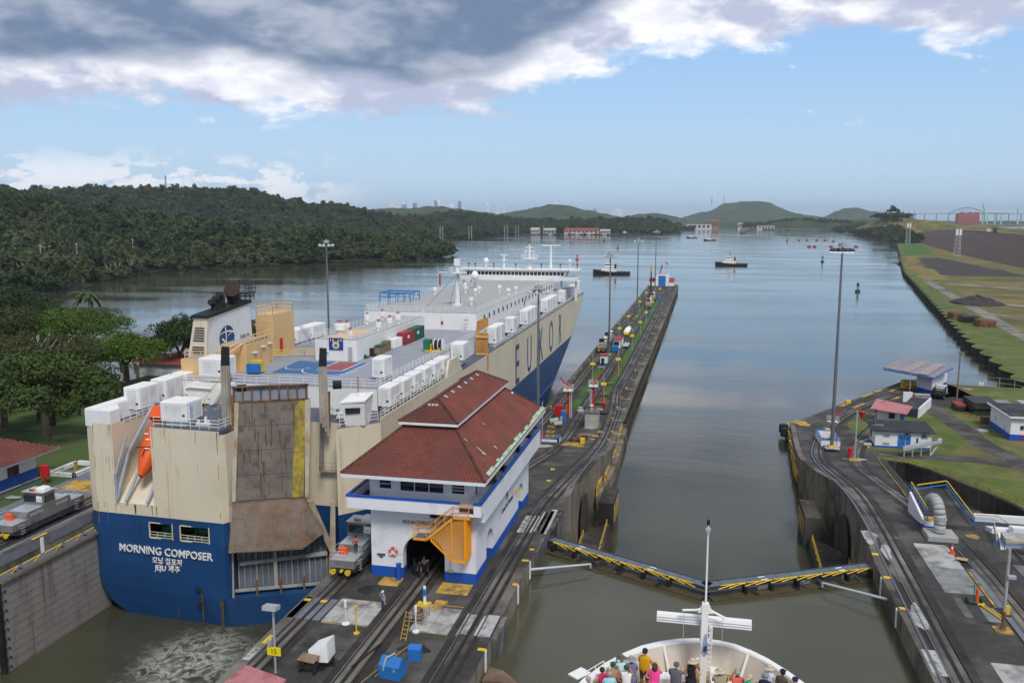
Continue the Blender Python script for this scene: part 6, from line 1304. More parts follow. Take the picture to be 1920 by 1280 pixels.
B=MB().extr([(33.55,29.42),(33.62,29.72),(33.85,29.74),(33.85,29.42)],'x',-1.32,2.42).build('cross_box','white',ms)
MB().box(-1.30,2.40,33.54,33.57,29.5,29.52).box(-1.30,2.40,33.56,33.59,29.6,29.615).build('box_groove','lsteel',ms)
MB().box(.42,.56,33.3,33.5,28.9,29.45).box(.78,.9,33.3,33.5,28.8,29.5).build('side_plate','white',ms)
for k in range(13):MB().tube([(.74,33.28,27.3+k*.2),(.9,33.24,27.27+k*.2),(.88,33.24,27.40+k*.2),(.74,33.28,27.44+k*.2)],.014,5).build('ladder_rung','white',ms)
for x in (-.24,1.28):MB().cyl((x,33.3,30.05),(x,33.1,27.2),.012,n=5).build('halyard','lsteel',ms)
MB().add([(.62,33.12,29.3),(.68,33.1,29.3),(.74,33.05,28.5),(.6,33.14,28.35),(.52,33.1,28.6),(.58,33.12,29.0)],[(0,1,2,3,4,5)]).build('pennant',mat('flag_pale_blue',(.4,.42,.6),.8),ms)
MB().add([(.57,33.09,28.75),(.68,33.07,28.85),(.7,33.06,28.6),(.56,33.1,28.55)],[(0,1,2,3)]).build('pennant_mark','hullb',ms)
MB().lathe([(.2,0),(.15,.08),(.11,.25),(.05,.33)],(.28,33.2,27.75),14).build('bell',mat('brass',(.45,.26,.06),.35,.8),ms,True)
MB().tube([(.46,33.3,28.15),(.3,33.2,28.15),(.28,33.2,28.08)],.04,6).build('bell_bracket','white',ms)
t=thing('rail_platform','small white folding platform on the left bow rail beside the passenger in white','platform',(-4.3,31,28));MB().rbox((-4.15,31.15,28.12),(.75,.5,.05),R(55)).build('plate','white',t);MB().rail([(-3.85,31.2,28.05),(-3.3,32.1,28.05)],.18,.5,.02,1).build('bracket','white',t)
t=thing('rail_platform','small white folding platform on the right bow rail','platform',(5,31.7,28));MB().rbox((4.85,31.75,28.12),(.75,.5,.05),R(-55)).build('plate','white',t)
for x,y,lab in ((2.62,32.75,'orange bottle standing at the end of the right white locker'),(2.6,32.35,'red bottle at the near side of the right white locker')):solo('bottle',MB().cyl((x,y,27.46),(x,y,27.62),.04,n=8).cyl((x,y,27.62),(x,y,27.7),.02,n=6),'coralb' if 0 else 'lorange',lab,'bottle')
# == THINGS on the centre wall near the camera
def lightmast(x,y,z,h,lab,n=8,lit=False):
 t=thing('light_mast',lab,'light mast',(x,y,z),group='tall floodlight masts');o=Vector((x,y,z))
 MB().cyl(o,o+Vector((0,0,h)),.34,.17,n=10).build('pole','galv',t);MB().cyl(o,o+Vector((0,0,.5)),.6,n=10).build('base','lconc',t)
 MB().cyl(o+Vector((0,0,h-.2)),o+Vector((0,0,h+.45)),.75,.75,n=14).cyl(o+Vector((0,0,h+.45)),o+Vector((0,0,h+.7)),.2,n=6).build('mast_head','pipe',t)
 B=MB()
 for k in range(n):a=2*math.pi*k/n;B.cyl(o+Vector((.5*math.cos(a),.5*math.sin(a),h-.5)),o+Vector((1.7*math.cos(a),1.7*math.sin(a),h-.5)),.06,n=4)
 B.build('lamp_ring','dsteel',t)
 for k in range(n):
  a=2*math.pi*k/n;c=o+Vector((1.7*math.cos(a),1.7*math.sin(a),h-.85));q=MB().lathe([(.44,-.2),(.42,.1),(.2,.4)],c,10).build('lamp_housing','lsteel' if n!=10 else 'dsteel',t)
  MB().lathe([(.38,0),(.38,.02)],c+Vector((0,0,-.24)),10).build('lamp_glass',mat('lamp_glass_lit',(1,.9,.95),.3,emit=3.)if lit else 'white',q)
 return t
lightmast(-93.5,205,3,36.5,'tall light mast rising behind the ship, in front of the river forest')
lightmast(-29.6,158,zpro(158),28.6,'tall light mast beside the far corner of the control house')
lightmast(-27.4,267,3,31.6,'tall light mast beside the red container on the pier')
lightmast(-26.6,375,3,33.4,'tall light mast on the grass strip two thirds down the pier')
lightmast(-26.4,520,3,35.0,'tall light mast at the far end of the pier by the white shed')
lightmast(24.2,160.5,4.3,36.5,'tallest light mast with lit lamps on the bend of the right wall',10,True)
t=bpy.data.objects['light_mast.005']
MB().box(22.9,25.4,158.9,161.5,4.5,4.62).build('base_slab','lconc',t);MB().box(23.6,24.8,159.6,160.2,4.62,4.9).build('yellow_base','yel',t);MB().box(24.9,25.0,160.3,160.6,5,7).build('red_hose','red',t)
def signpost(x,y,z,h,plates,lab,post='lsteel'):
 t=thing('sign_post',lab,'sign post',(x,y,z),group='numbered sign posts on the pier' if z<5 else None);MB().cyl((x,y,z),(x,y,z+h),.09,n=8).build('post',post,t)
 if z<5:MB().cyl((x,y,z),(x,y,z+.12),.45,n=10).build('yellow_base','yelp',t)
 for (dz,w_,hh,tx_)in plates:
  MB().box(x-w_/2,x+w_/2,y-.16,y-.1,z+dz,z+dz+hh).build('yellow_plate','sign',t)
  if tx_:text(tx_,'plate_number','black',t,(x,y-.17,z+dz+hh/2),(R(90),0,0),hh*.85,.005)
 return t
t=signpost(-30.6,55.7,COP,5.2,[(1.5,1.1,.65,'15')],'grey lamp post with a yellow number 15 plate beside the red roof')
MB().rbox((-30.7,55.6,COP+5.3),(1.1,.8,.35),0,R(-10)).build('lamp_head','lsteel',t);MB().box(-31.1,-30.8,55.5,55.8,COP+2.2,COP+2.7).build('junction_box','pipe',t)
k=0
for i,y in enumerate((224,268,300,338,400,448,500)):
 signpost(-27.2 if y!=268 else -27.9,y,3,7.2,[(4.0+.0*i,1.3,.7,None)],'yellow sign post on the left grass of the pier, %s from the lock house'%('nearest|second|third|fourth|fifth|sixth|farthest'.split('|')[i]),'pipe')
for i,y in enumerate((196,232,280,318,352,397,470)):
 t=signpost(-21.2,y,3,7.0,[(4.2,1.3,.7,None)],'yellow sign post on the right grass of the pier, %s from the lock house'%('nearest|second|third|fourth|fifth|sixth|farthest'.split('|')[i]),'pipe')
 if i in (0,1):MB().box(-21.6,-21.2,y-.2,y+.2,3.3,5.4).build('red_hose_box','red',t)
def monitor(x,y,z,h,lab,rz):
 t=thing('fire_monitor',lab,'fire monitor',(x,y,z),rz,'red fire monitor towers');Bq=lambda*a:a
 MB().cyl((0,0,0),(0,0,h),.24,n=10).build('tower_pole','red',t,local=True)
 for kx in (.35,.75):MB().cyl((kx,0,0),(kx,0,h),.04,n=4).build('ladder_rail','white',t,local=True)
 B=MB()
 for i in range(int(h/.4)):B.box(.35,.75,-.03,.03,i*.4,i*.4+.05)
 B.build('ladder_rungs','white',t,local=True)
 MB().box(-1.0,1.0,-.8,.8,h,h+.25).build('basket_floor','white',t,local=True)
 MB().rail([(-1,-.8,h+.25),(1,-.8,h+.25),(1,.8,h+.25),(-1,.8,h+.25)],1.0,1.0,.05,2,True).build('basket_rail','white',t,local=True)
 MB().tube([(-.1,0,h+.2),(-.1,0,h+1.5),(-.9,0,h+1.7),(-1.5,0,h+2.6)],.17,8).cyl((-.1,0,h+.9),(-.1,0,h+1.3),.3,n=10).cyl((-1.4,0,h+2.5),(-1.75,0,h+2.9),.14,.2,n=8).build('water_cannon','red',t,local=True)
 return t
monitor(-27.0,179.5,3,5.9,'red and white fire monitor tower nearer the ship bow',0)
monitor(-22.3,185.5,3,5.9,'red and white fire monitor tower standing behind the grey concrete hut',R(180))
monitor(28.2,187.6,1.9,1.0,'low fire monitor with white basket behind the tallest light mast on the right',R(200))
def box_hut(nm,lab,cat,x0,x1,y0,y1,z,h,wall,roof_,door='glass',base=None,over=.25,pitch=0.,win=True):
 t=thing(nm,lab,cat,((x0+x1)/2,(y0+y1)/2,z));MB().box(x0,x1,y0,y1,z,z+h).build('wall',wall,t)
 MB().add([(x0-over,y0-over,z+h),(x1+over,y0-over,z+h),(x1+over,y1+over,z+h+pitch),(x0-over,y1+over,z+h+pitch),(x0-over,y0-over,z+h+.2),(x1+over,y0-over,z+h+.2),(x1+over,y1+over,z+h+.2+pitch),(x0-over,y1+over,z+h+.2+pitch)],[(0,3,2,1),(4,5,6,7),(0,1,5,4),(1,2,6,5),(2,3,7,6),(3,0,4,7)]).build('roof',roof_,t)
 if base:MB().box(x0-.03,x1+.03,y0-.03,y1+.03,z,z+.6).build('blue_base',base,t)
 if door:MB().box(x0+.3,x0+1.15,y0-.06,y0-.035,z+.1,z+2.1).build('door',door,t)
 return t
box_hut('guard_booth','small white booth with red roof on the pier near the two locomotives','booth',-27.9,-25.9,247.5,250.5,3,2.9,'wwall','roof2','glass','blue')
box_hut('concrete_hut','grey concrete hut with rusty flat roof between the tracks','hut',-22.3,-19.6,171.3,174.5,3,3.1,'pipe','rampr',None,None,.15)
solo('sign_plate',MB().box(-21.0,-20.5,171.22,171.28,4.6,4.9),'sign','yellow warning plate on the grey concrete hut','sign')
solo('vent_cowl',MB().lathe([(.35,0),(.35,.8),(.5,1.0),(.3,1.3)],(-21.2,173,6.3),10),'lsteel','pale vent cowl on the rusty roof of the grey hut','vent')
solo('cabinet',MB().bev(-30.0,-28.2,180.0,181.4,3.1,5.5,.08),'red','large red cabinet on the pier beside the nearer fire monitor','cabinet')
solo('toilet_cabin',MB().bev(-28.0,-26.9,175.7,176.9,3.0,5.3,.1),'cblue','blue portable toilet beside the red cabinet','toilet')
solo('cabinet',MB().bev(-28.0,-27.3,183.0,183.8,3,5.0,.06),'yel','small yellow cabinet behind the red cabinet','cabinet')
solo('water_tank',MB().lathe([(.8,0),(.8,.5),(.5,.6),(.5,1.1),(.1,1.2)],(-25.2,185.5,3),14),'lsteel','grey round tank beside the fire monitor on the pier','tank')
solo('hydrant',MB().lathe([(.25,0),(.25,.7),(.5,.9),(.5,1.3),(.1,1.6)],(-20.4,190,3),10),'red','red hydrant at the end of the right grass strip','hydrant')
solo('concrete_ring',MB().lathe([(.8,0),(.8,.3),(.5,.32)],(-21.2,188,3),14),'lconc','flat white concrete ring beside the red hydrant','ring')
solo('tarpaulin_heap',MB().bev(-20.9,-19,183.8,185.4,3,3.7,.25),'gatem','black covered crate beside the farther fire monitor','crate')
for x,y,lab in ((-25.3,206,'white-topped picnic table on the left grass strip near the fire monitors'),(-26.6,240,'small metal table beside the white booth on the pier')):
 t=thing('table',lab,'table',(x,y,3));MB().box(x-.9,x+.9,y-.5,y+.5,3.75,3.83).build('table_top','lconc',t)
 for dx in (-.7,.7):MB().box(x+dx-.05,x+dx+.05,y-.4,y+.4,3,3.75).build('leg','lsteel',t)
for i,(x,y)in enumerate(((-21.8,217),(-21.8,203),(-21.8,193.5),(-26.9,345),(-26.6,360),(-26.4,430))):
 t=thing('bench','black bench with yellow back on the pier grass, number %d from the lock house'%(i+1)if 0 else ['black bench with yellow top beside the first right sign post of the pier','black bench at the gap of the right grass strip near the red hydrant','black bench with a stripe nearest the red hydrant','dark bench on the left grass past the boat trailer','second dark bench on the left grass past the boat trailer','dark bench on the left grass before the yellow crane'][i],'bench',(x,y,3));MB().box(x-.9,x+.9,y-.25,y+.25,3.35,3.45).box(x-.8,x-.65,y-.2,y+.2,3,3.35).box(x+.65,x+.8,y-.2,y+.2,3,3.35).build('seat','black',t);MB().box(x-.9,x+.9,y+.2,y+.28,3.6,3.8).build('backrest','yelp',t)
t=thing('work_container','dark red container with white end and blue tank on the pier','container',(-26,283,3));MB().box(-27.2,-24.8,279,289,3.3,5.9).build('body','white',t);MB().box(-27.3,-24.7,278.9,289.1,5.9,6.1).build('roof','dred',t);MB().box(-24.8,-24.7,278.8,279.6,3.3,5.9).build('red_corner','dred',t);MB().box(-27.0,-25.4,278.8,279,4.4,5.6).build('window','dark',t)
solo('blue_tank',MB().bev(-27.3,-25.2,273.5,275.6,3.2,4.9,.1),'cblue','blue box tank in front of the dark red container','tank')
t=thing('flatbed_trailer','grey flat trailer parked beside the red container','trailer',(-23.6,285,3));MB().box(-24.4,-22.6,281,289,3.7,3.9).build('bed','lsteel',t)
for y in (282.5,287.5):
 for x in (-24.2,-22.9):MB().cyl((x-.1,y,3.4),(x+.15,y,3.4),.4,n=10).build('wheel','black',t)
t=thing('boat_trailer','white open boat on a trailer with a yellow roll on the pier','boat',(-25.7,318,3));MB().add([(-26.8,312,4.6),(-24.6,312,4.6),(-24.6,321,4.8),(-25.7,325,5.2),(-26.8,321,4.8),(-26.2,312,3.7),(-25.2,312,3.7),(-25.2,320,3.8),(-25.7,323,4.2),(-26.2,320,3.8)],[(5,6,7,8,9),(0,5,9,4),(1,2,7,6),(2,3,8,7),(3,4,9,8),(0,1,6,5)]).build('hull','white',t);MB().cyl((-26.6,311,3.9),(-24.8,311,3.9),.6,n=10).build('yellow_roll','yel',t)
t=thing('mobile_crane','dark mobile crane with yellow boom standing up on the far pier','crane',(-25.3,458,3));MB().box(-26.4,-24.2,455,463,3.8,5).box(-26.2,-24.9,455.2,458,5,6.4).build('carrier','gatem',t);MB().cyl((-25.6,460,5),(-25.3,456,17.5),.5,.3,n=6).build('boom','dsteel',t);MB().cyl((-25.3,456,17.5),(-25.2,455.3,21),.6,.25,n=6).build('boom_head','yel',t)
for x,y in ((-26.3,456.5),(-24.4,456.5),(-26.3,461.5),(-24.4,461.5)):MB().cyl((x-.2,y,3.55),(x+.2,y,3.55),.55,n=10).build('wheel','black',t)
solo('toilet_cabin',MB().bev(-21.3,-20.1,447.5,449,3,5.6,.1),'cblue','blue portable toilet on the far right side of the pier','toilet')
solo('toilet_cabin',MB().bev(-22.0,-21.2,378,379,3,5.2,.1),'cblue','small blue cabin beside a red post in the middle of the pier','toilet')
t=thing('pier_head_shed','white shed with tall blue door and red side roofs at the pier end','building',(-23.5,551,3))
MB().extr([(-27.6,3),(-19.4,3),(-19.4,9.2),(-20.4,10.5),(-26.6,10.5),(-27.6,9.2)],'y',549,556).build('wall','wwall',t);MB().box(-25.9,-21.4,548.9,549,3,9.4).build('door','cblue',t);MB().box(-26.6,-20.4,549,556,10.51,10.7).build('roof','gdeck',t)
for x0,x1 in ((-31.6,-27.7),(-19.3,-16.2)):MB().box(x0,x1,549.5,555,3,5.8).build('annex_wall','wwall',t);MB().add([(x0-.4,549,5.85),(x1+(.1 if x0>-25 else 0),549,5.85 if x0>-25 else 8),(x1,555.5,5.85 if x0>-25 else 8),(x0-.4,555.5,5.85 if x0<-25 else 8),],[(0,1,2,3)]).add([(x0-.3,549,6.0),(x1+.3,549,6.0),(x1+.3,555.6,7.9),(x0-.3,555.6,7.9)],[(0,1,2,3)]).build('annex_roof','roof2',t)
MB().cyl((-25.3,551,10.6),(-23.8,551,16),.35,.5,n=6).build('red_signal_arm','dred',t);MB().cyl((-21.9,551,10.6),(-21.9,551,18.5),.1,n=5).cyl((-26.4,551,10.6),(-26.4,551,17),.08,n=5).build('flagpole','lsteel',t);MB().quad((-21.9,551,18.4),(-20.0,551,16.8),(-20.3,551,15.9),(-21.9,551,17.2)).build('flag',mat('flag_orange',(.7,.12,.05),.8),t)
bt_=thing('mooring_bollard',None,'bollard',(0,0,0));MB().lathe([(.3,0),(.2,.3),(.38,.42),(.3,.55)],(0,0,0),10).build('post','yelp',bt_,local=True);MB().box(.5,2.0,-.12,.12,0,.09).build('white_line','lconc',bt_,local=True);used=False
for side,ys in ((1,[156,166,179,190,201,213,226,239,252,268,284,300,318,338,362,388,416]),(-1,[160,188,210,224,238,254,272,300,322,346,372,400,430])):
 for y in ys:
  x=pl(XR,y)-1.1-1.0*(y>176)if side>0 else pl(XL,y)+1.4
  if not used:bt_.location=(x,y,zpro(y)+.03);o=bt_;used=True
  else:o=dup(bt_,(x,y,zpro(y)+.03),0 if side>0 else R(180))
  o['group']='yellow bollards along the pier edge';o['label']='small yellow bollard in the row along the %s edge of the pier'%('right' if side>0 else 'left')
t=thing('valve_pit','open pit with rusty machinery and yellow timber rim on the incline','machinery',(-20.7,151,4.9))
for i in range(4):MB().box(-23.6+i*.2,-19.9-i*.1,148.6+i*1.1-.4,149.1+i*1.1-.4,zpro(149)+.1-i*.12,zpro(149)+.22-i*.12).build('timber','yelp',t)
for i,(x,y)in enumerate(((-22,153),(-21.2,154.2),(-20.6,152.6),(-21.6,156.5),(-20.4,157.5))):MB().cyl((x,y,zpro(y)-.3),(x,y,zpro(y)+.9),.5,n=10).cyl((x-.6,y,zpro(y)+.5),(x+.7,y,zpro(y)+.6),.22,n=8).build('rusty_valve','rust',t)
MB().bev(-20.5,-19.7,151.0,151.9,zpro(151)+.05,zpro(151)+1.1,.06).build('yellow_box','yel',t)
for i,(x,y)in enumerate(((-19.2,158),(-19.0,162),(-18.6,167),(-20,148))):MB().box(x-.6,x+.6,y-.4,y+.5,zpro(y)+.02,zpro(y)+.16).build('yellow_plate','yelp',t)
t=thing('boat_tray','white and blue low concrete planter with red posts beside the house corner','planter',(-26.8,153,4.6))
for a,b,c,e in ((-28.4,-24.6,152.2,152.5),(-28.4,-28.1,152.2,155),(-24.9,-24.6,152.2,155)):MB().box(a,b,c,e,zpro(153.5)-.3,zpro(153.5)+.65).build('planter_wall','wwall',t);MB().box(a,b,c,e,zpro(153.5)+.65,zpro(153.5)+.8).build('blue_cap','blue',t)
for x in (-28.6,-27.9):MB().cyl((x,151.8,zpro(152)),(x,151.8,zpro(152)+2.6),.16,n=8).build('red_post','red',t)
solo('lamp_pole',MB().cyl((-27.7,152.3,zpro(152)),(-27.7,152.3,zpro(152)+7.5),.09,n=6),'lsteel','thin grey pole beside the white and blue planter','pole')
for i,(x,y)in enumerate(((-28.2,164),(-27.4,158.5),(-28.9,170))):solo('hatch_surround',MB().box(x-.8,x+.8,y-.9,y-.75,zpro(y)+.1,zpro(y)+.3).box(x-.8,x+.8,y+.75,y+.9,zpro(y)+.02,zpro(y)+.2).box(x-.8,x-.65,y-.9,y+.9,zpro(y)+.06,zpro(y)+.22).box(x+.65,x+.8,y-.9,y+.9,zpro(y)+.06,zpro(y)+.22),'yelp',['yellow hatch surround, middle one between the planter and the cabinet','yellow hatch frame nearest the white and blue planter','yellow hatch frame nearest the blue toilet cabin'][i],'frame')
solo('pipe_heap',MB().cyl((-29.5,171,4),(-27.8,171.5,4.3),.6,n=10).cyl((-28.5,169.5,3.9),(-27.0,170.5,3.9),.45,n=10).cyl((-27.4,171.5,3.8),(-27.2,171.5,5.0),.3,n=8),'pipe','heap of grey pipes in front of the blue toilet cabin','pipes')
t=thing('cart','white box cart with brown cardboard on small wheels in the near foreground','cart',(-28.2,57.2,COP))
MB().add([(-28.5,57.0,COP+.45),(-27.0,57.2,COP+.45),(-27.1,58.8,COP+.45),(-28.4,58.8,COP+.45),(-28.6,57.2,COP+1.35),(-27.1,57.3,COP+2.0),(-27.1,58.7,COP+2.0),(-28.4,58.7,COP+1.4)],[(0,3,2,1),(4,5,6,7),(0,1,5,4),(1,2,6,5),(2,3,7,6),(3,0,4,7)]).build('box','white',t)
MB().rbox((-28.3,56.6,COP+1.0),(1.5,.9,.06),R(-10),R(12)).build('cardboard','wood',t);MB().box(-29.0,-27.6,56.2,57.0,COP+.3,COP+.55).box(-28.9,-28.5,56.2,56.6,COP+.5,COP+.9).build('chassis','gatem',t)
for x,y in ((-28.8,56.3),(-27.6,56.2),(-27.0,58),(-28.5,58.7)):MB().cyl((x-.08,y,COP+.25),(x+.08,y,COP+.25),.25,n=10).build('wheel','black',t)
solo('red_lamp',MB().cyl((-29.1,56.5,COP+.5),(-29.1,56.5,COP+.9),.12,n=8),'red','red canister at the left end of the white cart','canister')
for x,y,w_,h_,rz,lab in ((-21.8,57.3,1.7,1.25,R(-8),'large blue toolbox with sloping lid in the near foreground'),(-20.95,60.0,1.0,1.05,R(5),'smaller blue box behind the large blue toolbox')):
 t=thing('toolbox',lab,'toolbox',(x,y,COP),rz);MB().extr([(-w_*.38,0),(w_*.38,0),(w_*.38,h_*.8),(0,h_*1.25),(-w_*.38,h_*.8)]if w_>1.2 else [(-.4,0),(.4,0),(.4,h_),(-.4,h_*.9)],'x',-w_/2,w_/2).build('body','cblue',t,local=True);MB().box(-w_*.3,-w_*.22,-w_*.40,-w_*.385,h_*.5,h_*.7).box(w_*.22,w_*.3,-w_*.40,-w_*.385,h_*.5,h_*.7).build('latch','lsteel',t,local=True)
t=thing('hose','pale hose end curled over the large blue toolbox','hose',(-21.6,57.3,COP+1.2));MB().tube([(-22.3,56.7,COP+.9),(-22.2,57.0,COP+1.5),(-21.6,57.4,COP+1.75)],.08,6).build('tube','pipe',t)
solo('tall_post',MB().cyl((-27.05,62.9,COP),(-27.05,62.9,COP+2.3),.06,n=8).box(-27.2,-26.9,62.8,63,COP+2.2,COP+2.4).box(-27.12,-26.98,62.84,62.96,COP+1.6,COP+1.75).cyl((-27.05,62.9,COP),(-27.05,62.9,COP+.08),.25,n=10),'yel','thin yellow post at the near corner of the pale slab','post')
solo('short_post',MB().cyl((-28.6,64.3,COP),(-28.6,64.3,COP+1.6),.035,n=6).cyl((-28.6,64.3,COP+1.5),(-28.6,64.3,COP+2.1),.12,n=8).cyl((-28.6,64.3,COP),(-28.6,64.3,COP+.08),.35,n=10),'white','short white marker post at the near edge of the left pale slab','post')
t=thing('buffer_stand','blue and white instrument column on an orange plate between the tracks','stand',(-23.1,69.1,COP));MB().box(-23.8,-22.6,68.5,69.5,COP+.02,COP+.2).build('plate','yel',t);MB().cyl((-23.1,69,COP+.2),(-23.1,69,COP+1.4),.14,n=8).build('column','white',t);MB().cyl((-23.1,69,COP+1.0),(-23.1,69,COP+1.6),.18,n=8).build('blue_collar','cblue',t);MB().cyl((-23.1,69,COP+1.6),(-23.1,69,COP+1.85),.14,n=8).build('head','white',t)
t=thing('caged_machine','rusty machine inside a pale tube frame by the right pale slab','machine',(-22.7,66.2,COP));MB().rail([(-23.3,65.3,COP),(-22.2,65.3,COP),(-22.1,67.2,COP),(-23.3,67.2,COP)],1.0,.6,.03,3,True).build('tube_frame','pipe',t);MB().bev(-23.1,-22.4,65.6,66.9,COP+.1,COP+.7,.1).cyl((-22.8,66,COP+.7),(-22.8,66.6,COP+.9),.25,n=8).build('machine','rust',t)
t=thing('leaning_ladder','pale yellow ladder leaning beside the open rail trench','ladder',(-22.9,63.3,COP));B=MB()
for dx in (0,.45):B.cyl((-23.1+dx,62.6,COP),(-22.9+dx,63.6,COP+2.1),.04,n=5)
for k in range(7):B.cyl((-23.1+k*.03,62.6+k*.15,COP+.2+k*.3),(-22.65+k*.03,62.6+k*.15,COP+.2+k*.3),.03,n=5)
B.build('ladder','yelp',t);MB().cyl((-22.3,64.2,COP),(-22.3,64.2,COP+2.2),.05,n=6).cyl((-22.3,64.2,COP+1.7),(-22.3,64.2,COP+2.3),.12,n=8).cyl((-22.3,64.2,COP),(-22.3,64.2,COP+.1),.3,n=10).build('white_post','white',t)
for k,(x0,y0,x1,y1)in enumerate(((-25.2,57.5,-24.3,61.5),(-23.6,55.5,-21.9,61.8),(-22.9,56.5,-22.3,60.5))):solo('loose_rail',MB().cyl((x0,y0,COP+.2),(x1,y1,COP+.2),.07,n=5),'wood' if k else 'drail',['dark loose bar lying across the middle track','long brown bar along the rail trench','short brown bar beside the blue boxes'][k],'bar')
solo('metal_roof',MB().add([(-32.1,47,13.4),(-28.1,47,12.9),(-28.2,52.8,12.9),(-31.9,53.7,13.1),(-32.1,47,13.3),(-28.1,47,12.8),(-28.2,52.8,12.8),(-31.9,53.7,13.0)],[(0,1,2,3),(7,6,5,4),(2,6,7,3),(0,3,7,4)]),'roofp','ribbed red sheet roof cut by the lower left edge','roof')
o=bpy.data.objects['metal_roof']
for k in range(13):MB().cyl((-31.8+k*.29,53.6-k*.07,13.12-k*.015),(-31.95+k*.3,47,13.4-k*.036),.04,n=4).build('roof_rib','roofp',o)
text('G 18.0','painted_letters','dark',CW,(-33.8,57.9,COP+.09),(0,0,R(80)),.5,.003);MB().box(-34.1,-33.5,56.9,58.9,COP+.07,COP+.08).build('white_stencil_patch','lconc',CW)
# == RIGHT BANK
def hut(nm,lab,pts,z,h,roofpts,roofm,thick=.22,base='blue',bh=.45):
 t=thing(nm,lab,'building',(pts[0][0],pts[0][1],z));MB().prism(pts,z,z+h).build('wall','wwall',t)
 c=(sum(p[0]for p in pts)/len(pts),sum(p[1]for p in pts)/len(pts));MB().prism([(c[0]+(x-c[0])*1.008,c[1]+(y-c[1])*1.008)for x,y in pts],z-.05,z+bh).build('blue_base',base,t)
 n_=len(roofpts);MB().add([p for p in roofpts]+[(p[0],p[1],p[2]+thick)for p in roofpts],[tuple(range(n_-1,-1,-1)),tuple(range(n_,2*n_))]+[(i,(i+1)%n_,n_+(i+1)%n_,n_+i)for i in range(n_)]).build('roof',roofm,t)
 return t
t=hut('pump_house','white pump house with blue double door and flat dark roof on the lawn',[(33,168.2),(42.8,168.2),(42.8,173.5),(33,173.5)],3,3.15,[(32.2,167.6,6.15),(43.4,167.6,6.15),(43.0,174.4,6.75),(32.2,174.4,6.75)],'tar',bh=.35)
MB().box(37.0,39.2,168.1,168.16,3.1,5.6).build('double_door','cblue',t);MB().box(38.08,38.12,168.05,168.1,3.1,5.6).build('door_gap','dark',t)
for x in (37.4,38.5):MB().box(x,x+.35,168.04,168.1,4.9,5.15).build('door_vent','dark',t)
for x,z in ((34.4,5.1),(34.4,3.6),(41.0,5.1),(41.0,3.6)):
 for k in range(3):MB().box(x+k*.4,x+.34+k*.4,168.1,168.17,z,z+.42).build('vent_block','lconc',t)
MB().box(40.2,40.5,168.1,168.17,4.0,5.1).box(41.2,41.8,167.9,168.15,5.6,5.8).box(38.1,38.8,167.9,168.15,5.75,5.9).build('wall_notice','dsteel',t);MB().box(32.85,32.98,171.5,172.3,4.2,5.4).build('red_cabinet','red',t)
MB().box(33.2,33.4,170.5,171.6,6.6,8.9).box(32.8,34.9,170.2,172,6.55,6.7).build('roof_panel','galv',t)
t=hut('control_hut','small white hut with faded pink and red sloping roof',[(37.2,189.2),(41.2,187.6),(42.6,191.2),(38.6,192.8)],3,3.1,[(35.6,188.2,6.0),(41.8,183.9,6.0),(44.2,189.8,6.5),(38.0,194.6,6.9)],'roofp',.15)
MB().add([(39.3,188.3,4.2),(40.4,187.86,4.2),(40.4,187.86,5.5),(39.3,188.3,5.5)],[(0,1,2,3)]).build('window','glass',t);MB().box(41.5,42.4,188.4,188.9,3.1,5.3).build('door','cblue',t);MB().box(37.0,37.35,189.2,190.4,3,6).build('red_brick_side','dred',t)
t=hut('tall_roof_house','white blue-based building under a big tilted grey roof by the water',[(53.3,226.8),(55.7,222.2),(62.5,235.6),(60.1,240.2)],3,4.7,[(45.8,229.4,8.0),(55.2,218.7,7.7),(62.6,231.5,8.4),(53.3,242,8.7)],'sheet',.25,bh=1.1)
for a,b in (((45.9,229.2),(55.2,218.6)),((55.2,218.7),(62.6,231.5))):MB().tube([(a[0],a[1],7.75),(b[0],b[1],7.6 if a[0]<50 else 8.1)],.16,4).build('blue_fascia','blue',t)
for k in range(3):MB().add([(46+k*3.1,229.1-k*3.5,8.24),(47.9+k*3.1,227.0-k*3.5,8.2),(56+k*2.6,240.8-k*3.7,8.9),(54+k*2.6,241.5-k*3.5,8.95)],[(0,1,2,3)]).build('roof_sheet',mat('rosy_sheet',(.32,.26,.28),.6,var=.15),t)
MB().cyl((62,233,8.4),(62.2,233,12.6),.06,n=5).cyl((49.5,216.5,3),(49.5,216.5,10.2),.08,n=6).build('antenna','lsteel',t)
for k in range(2):MB().box(56.2,56.7,223.0+k*1.0,223.6+k*1.0,3.9,4.6).build('white_fan','dsteel',t)
solo('gate_machine',MB().bev(50.6,53.2,228.5,231.5,3.1,5.0,.2).cyl((51,227.6,4.3),(53.2,227.6,4.3),.35,n=8),'yel','yellow machine under the big tilted grey roof','machine')
t=hut('substation_building','white building with wide blue base and dark stained roof at the right edge',[(59.5,179),(78,179),(78,191),(59.5,191)],3,4.6,[(59.0,178.4,7.62),(78.5,178.4,7.62),(78.5,191.6,7.62),(59.0,191.6,7.62)],'tar',.2,bh=1.2)
MB().box(58.9,78.6,178.3,178.4,7.5,7.85).box(58.85,58.99,178.3,191.7,7.5,7.85).build('roof_edge','white',t);MB().box(61.2,61.8,178.9,178.97,5.2,6.0).box(62.2,62.6,178.9,178.97,5.2,6.0).build('electric_box','dsteel',t)
MB().box(59.2,59.5,182,183.2,4.6,5.4).box(59.25,59.5,187.5,188.2,5,6).build('air_conditioner','white',t);MB().box(61.5,62.0,178.88,178.97,3.5,4.2).build('red_box','red',t)
t=thing('mat_stack','tall stack of dark mats on the lawn behind the white building','stack',(61,205,3))
for k in range(6):MB().bev(58.9+.1*(k%2),64.2,200.5+.2*(k%3),208.5,3.05+k*.47,3.45+k*.47,.06).build('mat_layer','gatem',t)
